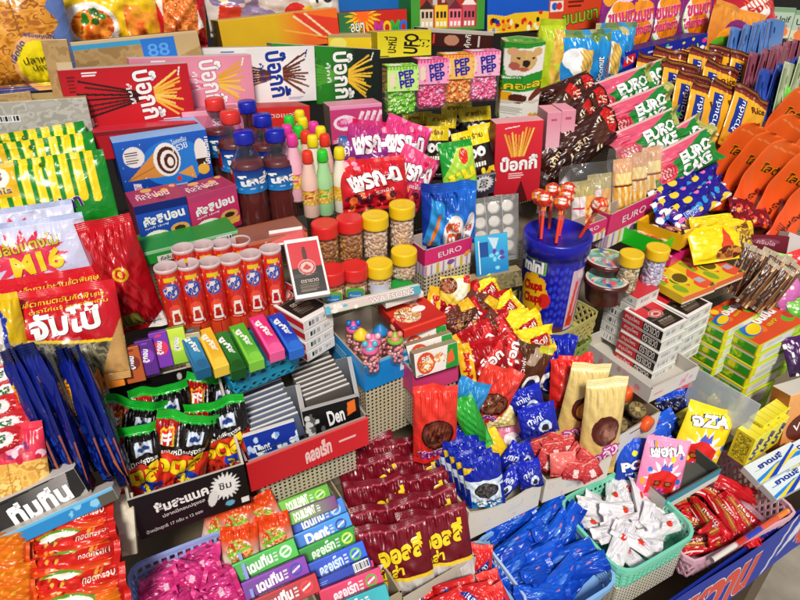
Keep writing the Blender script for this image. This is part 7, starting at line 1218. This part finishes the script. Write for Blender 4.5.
# ============================================================ maroon cola sweet bags
T7 = tray('display_carton', 'carton', 'open pale carton packed with maroon cola sweet bags', (402, 600), (476, 556), (342, 462), (404, 625), None, -.015, None, Art(2, 'c8c0b0'), Art(3, 'c0b8a8'), 'b4aa98', .0, 0, .002)
a = Art(1.15, '6a1020').grad('5a0c1a', '801a2c').fn(lambda X, Y, Q: Q.__setitem__(Y < .30, hx('c8c4c0'))).fn(lambda X, Y, Q: Q.__setitem__((Y < .34)&(Y > .29), hx('e8c838'))).text('จอลลี่', .68, .68, .24, 'e8d02c', .7, 6, b=.05).text('โคล่า', .48, .44, .14, 'e8d02c', .4, 4, b=.04).poly([(.05, .5), (.4, .58), (.3, .48)], 'e0d4d8').line(.05, .9, 1.1, .93, .02, 'a84a58')
kma = Kind('maroon_sweet_bag', 'sweet bag', 'maroon cola sweet bags filed in two columns', lambda n: pouch(*size_at(434, 536, 68, 72, nrm(18, 25), 10, 0, T7.z), .016, a, seed=271, res=1.4, wr=1.5))
for i, (x, y, an, d, lab) in enumerate(((370, 472, 14, .004, 'hindmost of the file beside the gum packs'), (376, 492, 13, .004, 'second from the back beside the gum packs'), (383, 514, 12, .004, 'third from the back beside the gum packs'), (390, 540, 12, .002, 'fourth from the back beside the gum packs'), (396, 562, 10, .01, 'frontmost of the file beside the gum packs'),
    (407, 472, 12, .008, 'hindmost of the file beside the red pouch'), (414, 490, 12, .006, 'second from the back beside the cream carton'), (421, 509, 12, .006, 'third from the back beside the cream carton'), (428, 528, 11, .006, 'fourth from the back beside the cream carton'), (436, 547, 10, .014, 'frontmost with gold lettering fully seen'))):
    c, u, v, n = frame(x, y, nrm(22, 25), an, d, T7.z); kma.put(mat4(c, u, v, n), 'maroon cola sweet bag, %s' % lab)
# ============================================================ gum trays
TA = tray('gum_tray', 'tray', 'narrow brown tray of orange sweets and long gum packs', (250, 648), (322, 612), (203, 521), (251, 668), None, .0, None, 'b0a488', None, 'a0947a', .0, 0, .002, group='brown trays of gum packs')
TB = tray('gum_tray', 'tray', 'brown tray packed with green, blue and pink gum packs', (337, 628), (402, 592), (273, 492), (338, 650), None, .0, None, 'b8ac90', None, 'ac9f84', .0, 0, .002, group='brown trays of gum packs')
a = Art(1.0, 'd8541c').grad('c8c0b0', 'd8541c', 'y', .2, .7).food(.5, .4, .35, .3, ['e8e0d4', 'd87a3c', '8ac04c', 'c84a24', 'f0b070'], 7).line(.15, .32, .8, .5, .07, '7ac03c').rect(0, .82, 1, 1, 'd84c18').text('ส้ม', .6, .2, .2, 'c83a1c', .4)
kos = Kind('orange_sweet_pack', 'sweet pack', 'orange jelly sweet packs in the brown tray', lambda n: pouch(*size_at(238, 525, 36, 38, nrm(35, 20), 12, 0, TA.z), .014, a, seed=281, res=1.5, wr=1.8))
for i, (x, y, an, d) in enumerate(((222, 524, -4, .016), (237, 520, 14, .022), (262, 514, 28, .020), (240, 546, 8, .016), (274, 534, 16, .014))):
    c, u, v, n = frame(x, y, nrm(38, 20), an, d, TA.z); kos.put(mat4(c, u, v, n), 'orange jelly sweet pack, %s' % ('at the far corner beside the lavender basket', 'second from the lavender basket', 'nearest the red tray', 'just above the green gum pack', 'front one beside the second brown tray')[i])
def gum(c1, c2, word, tcol='ecebe8', extra=None):
    a = Art(4.4, c1).grad(c1, c2, 'x').rect(0, .9, 4.4, 1, c2).text(word, 1.75, .5, .56, tcol, 1.7, 4, out=c1, b=.05)
    if extra: a.ell(3.6, .5, .42, .32, extra).ell(3.6, .5, .3, .2, c2).line(3.3, .4, 3.9, .6, .1, 'e8e8e0')
    return a.fine(2.75, .2, 3.1, .75, 3, 'd0d4d0')
def gp(T, x, y, w, h, art, side, lab, d, an=24, top=None): 
    mm, w, h = lean_panel(x, y, w, h, nrm(48, 8), an, d, T.z); tag(obj('gum_pack', panelbox(w, h, .012, art, side, top=top, res=1.5), mm), lab, 'gum pack', 'long gum packs in the brown trays')
gp(TA, 266, 560, 68, 19, gum('1f9a30', '4ac04c', 'เดนทีน', extra='d8ecd8'), '187a28', 'bright green gum pack with white Thai word in the narrow tray', .014)
gp(TA, 276, 578, 70, 19, gum('6a1a8c', '8a34b0', 'เดนทีน', extra='2a3ab0'), '50146c', 'purple gum pack with white Thai word in the narrow tray', .018)
gp(TA, 286, 596, 72, 20, gum('8a1424', 'c02434', 'เดนทีน', extra='d83a3c'), '6a0e1c', 'dark red gum pack with white Thai word in the narrow tray', .022)
gp(TB, 303, 501, 58, 16, gum('7ac02c', '5aa824', 'DOUBLEMINT', 'f0f0e4', 'a8d84c'), '4a8a1c', 'lime green gum pack with capital lettering, hindmost in its tray', .030, 21)
gp(TB, 310, 511, 58, 14, gum('7ac02c', '7a2a80', 'DOUBLEMINT', 'f0f0e4'), '4a8a1c', 'lime green gum pack with purple end, second in its tray', .028, 21)
gp(TB, 318, 517, 60, 18, gum('1a5ac8', '3a8ae0', 'เดนทีน', extra='a8d0f0'), '14469c', 'blue gum pack with white Thai word just below the lime green ones', .008)
gp(TB, 323, 532, 62, 18, gum('2a78d0', '4aa0e8', 'Dent', extra='1a3a9c'), '1c5aa8', 'sky blue gum pack with dark oval below the blue one', .012)
gp(TB, 329, 546, 63, 18, gum('1a8a2c', '2aa83c', 'คลอเร็ท', 'd8f0d8', 'c8e03c'), '146a22', 'dark green gum pack with yellow green badge', .016)
a = gum('1a48b8', '2a68d8', 'คลอเร็ท', 'c8dcf4', '6ac04c'); gp(TB, 337, 562, 64, 20, a, '143a90', 'royal blue gum pack with green badge, above the barcoded strip', .020)
gp(TB, 342, 574, 64, 10, Art(6, '1a44b0').bar(4.2, .05, 5.8, .95).fine(.5, .2, 1.8, .6, 2, '8aa8e0'), '12307c', 'royal blue gum pack edge with white barcode', .022, 24)
gp(TB, 352, 588, 66, 20, gum('c81c50', 'e0487c', 'คลอเร็ท', 'f4d8e0', '6aa83c'), '9a143c', 'pink gum pack with green badge at the front of its tray', .024, 22)
gp(TB, 358, 604, 66, 18, gum('1a8a9c', '3ab0b8', 'คลอเร็ท', 'd8f0f0'), '126a78', 'teal gum pack cut by the picture bottom edge', .026, 22)
gp(TB, 345, 577, 64, 12, gum('b81848', 'd83a6c', 'มินต์', 'f0d0dc'), '8a1236', 'darker pink gum pack squeezed above the pink one', .018, 22)
# ============================================================ front banner of the table
BY = hit(747, 552, 0, PK.z-.018)[1]; BZ = PK.z-.018
a = Art(16, '1a3fa8').grad('1636a0', '2148b8', 'x')
for i, wd in enumerate(('ลูกอม', 'ขนมหวาน', 'คูณลาภ', 'ขนมอร่อย', 'คูณลาภ')):
    x = 1.6+i*3.2; a.text(wd, x, .42, .60, 'd8584a', 2.2, 0, out='ecdcd8', ow=.07, b=.05).line(x+1.5, 0, x+1.75, 1, .06, 'e4e4ec').poly([(x-1.5, .2), (x-1.2, .9), (x-.9, .95), (x-1.1, .5)], 'e0e2ec')
bw = .115*16; mb = MB(); mb.surf(lambda u, v: np.stack([u*bw, 0*u-.002*np.sin(u*40), (v-1)*.115], -1), a, 320, 20, smooth=False); mb.abox(0, .003, -.115, bw, .006, 0, '16308c')
tag(obj('shop_banner', (mb, ['card']), Matrix.Translation((.0, BY, BZ))), 'blue printed banner with red lettering along the table front', 'banner')
# ============================================================ setting
def ground(nt, out):
    p = nd(nt, 'ShaderNodeBsdfPrincipled', Roughness=.9); n = nd(nt, 'ShaderNodeTexNoise', Scale=6., Detail=8.); tc = nd(nt, 'ShaderNodeTexCoord'); r = nt.nodes.new('ShaderNodeValToRGB')
    r.color_ramp.elements[0].color = (.15, .13, .10, 1); r.color_ramp.elements[1].color = (.38, .34, .28, 1); r.color_ramp.elements[0].position = .3; r.color_ramp.elements[1].position = .7
    nt.links.new(tc.outputs['Object'], n.inputs['Vector']); nt.links.new(n.outputs[0], r.inputs[0]); nt.links.new(r.outputs[0], p.inputs['Base Color']); nt.links.new(p.outputs[0], out.inputs[0])
mk('ground', ground)
mb = MB(); mb.add([(-60, -60, 0), (60, -60, 0), (60, 60, 0), (-60, 60, 0)], [[0, 1, 2, 3]], '888888'); tag(obj('ground', (mb, ['ground'])), None, None, None, 'structure')
TY, TX0, TX1 = BY+.012, -1.2, 3.2
st = empty('display_stand', mat4((0, TY, .62), (1, 0, 0), (0, 1, 0), (0, 0, 1))); tag(st, 'beige stepped display stand of slotted metal under all the sweets', 'display stand')
z0 = .62
for i in range(6):
    y0 = TY+.02+.11*i; zt = SL0+SLK*(y0)-.165
    o = perf_obj('shelf_riser', [(TX0, y0-TY, max(.012, zt-.62-.14), TX1, y0-TY+.11, zt-.622)], 'a89a80'); o.parent = st
    mb = MB(); mb.abox(TX0, y0-TY-.002, zt-.62, TX1, y0-TY+.112, zt-.618, '7c705a'); obj('shelf_board', (mb, ['matte']), None, st)
t = empty('market_table', mat4((0, TY, 0), (1, 0, 0), (0, 1, 0), (0, 0, 1))); tag(t, 'long market table carrying the display with a blue front', 'table')
mb = MB(); mb.abox(TX0, 0, .60, TX1, 1.2, .625, 'a08a68'); obj('tabletop', (mb, ['matte']), None, t)
for x in (TX0+.05, .9, TX1-.05):
    for y in (.06, 1.12): mb = MB(); mb.abox(x-.025, y-.025, 0, x+.025, y+.025, .598, '6a5a48'); obj('leg', (mb, ['matte']), None, t)
mb = MB(); mb.add([(-3, 1.62, 0), (5.5, 1.62, 0), (5.5, 1.62, 2.6), (-3, 1.62, 2.6), (-3, 1.67, 0), (5.5, 1.67, 0), (5.5, 1.67, 2.6), (-3, 1.67, 2.6)], [[0, 1, 2, 3], [5, 4, 7, 6], [3, 2, 6, 7], [4, 0, 3, 7], [1, 5, 6, 2]], '1c1614')
tag(obj('back_wall', (mb, ['matte'])), 'dark shop wall behind the top of the display', 'wall', None, None)
# ============================================================ camera and light
cam = bpy.data.cameras.new('camera'); co = bpy.data.objects.new('camera', cam); C.objects.link(co)
cam.sensor_width = 36; cam.lens = FPX/800*36; cam.clip_start = .02; cam.clip_end = 300
co.matrix_world = mat4(CAM, RGT, UPV, -FWD); bpy.context.scene.camera = co
w = bpy.data.worlds.new('World'); bpy.context.scene.world = w; w.use_nodes = True; nt = w.node_tree
sky = nt.nodes.new('ShaderNodeTexSky'); sky.sky_type = 'NISHITA'; sky.sun_disc = False
SE, SA = R(52), R(205)     # sun elevation, and its compass direction (from +Y clockwise)
sky.sun_elevation = SE; sky.sun_rotation = SA; sky.air_density = 1.; sky.dust_density = 3.; sky.ozone_density = 1.
bg = nt.nodes['Background']; bg.inputs[1].default_value = .07; nt.links.new(sky.outputs[0], bg.inputs[0])
sl = bpy.data.lights.new('sun', 'SUN'); sl.energy = 3.6; sl.angle = R(12); sl.color = (1, .95, .87); so = bpy.data.objects.new('sun', sl); C.objects.link(so)
d = np.array([math.sin(SA)*math.cos(SE), math.cos(SA)*math.cos(SE), math.sin(SE)])
so.rotation_euler = Vector(d).to_track_quat('Z', 'Y').to_euler(); so.location = (0, 0, 4)
sc = bpy.context.scene; sc.view_settings.view_transform = 'Standard'; sc.view_settings.look = 'None'; sc.view_settings.exposure = -.02; sc.view_settings.gamma = 1
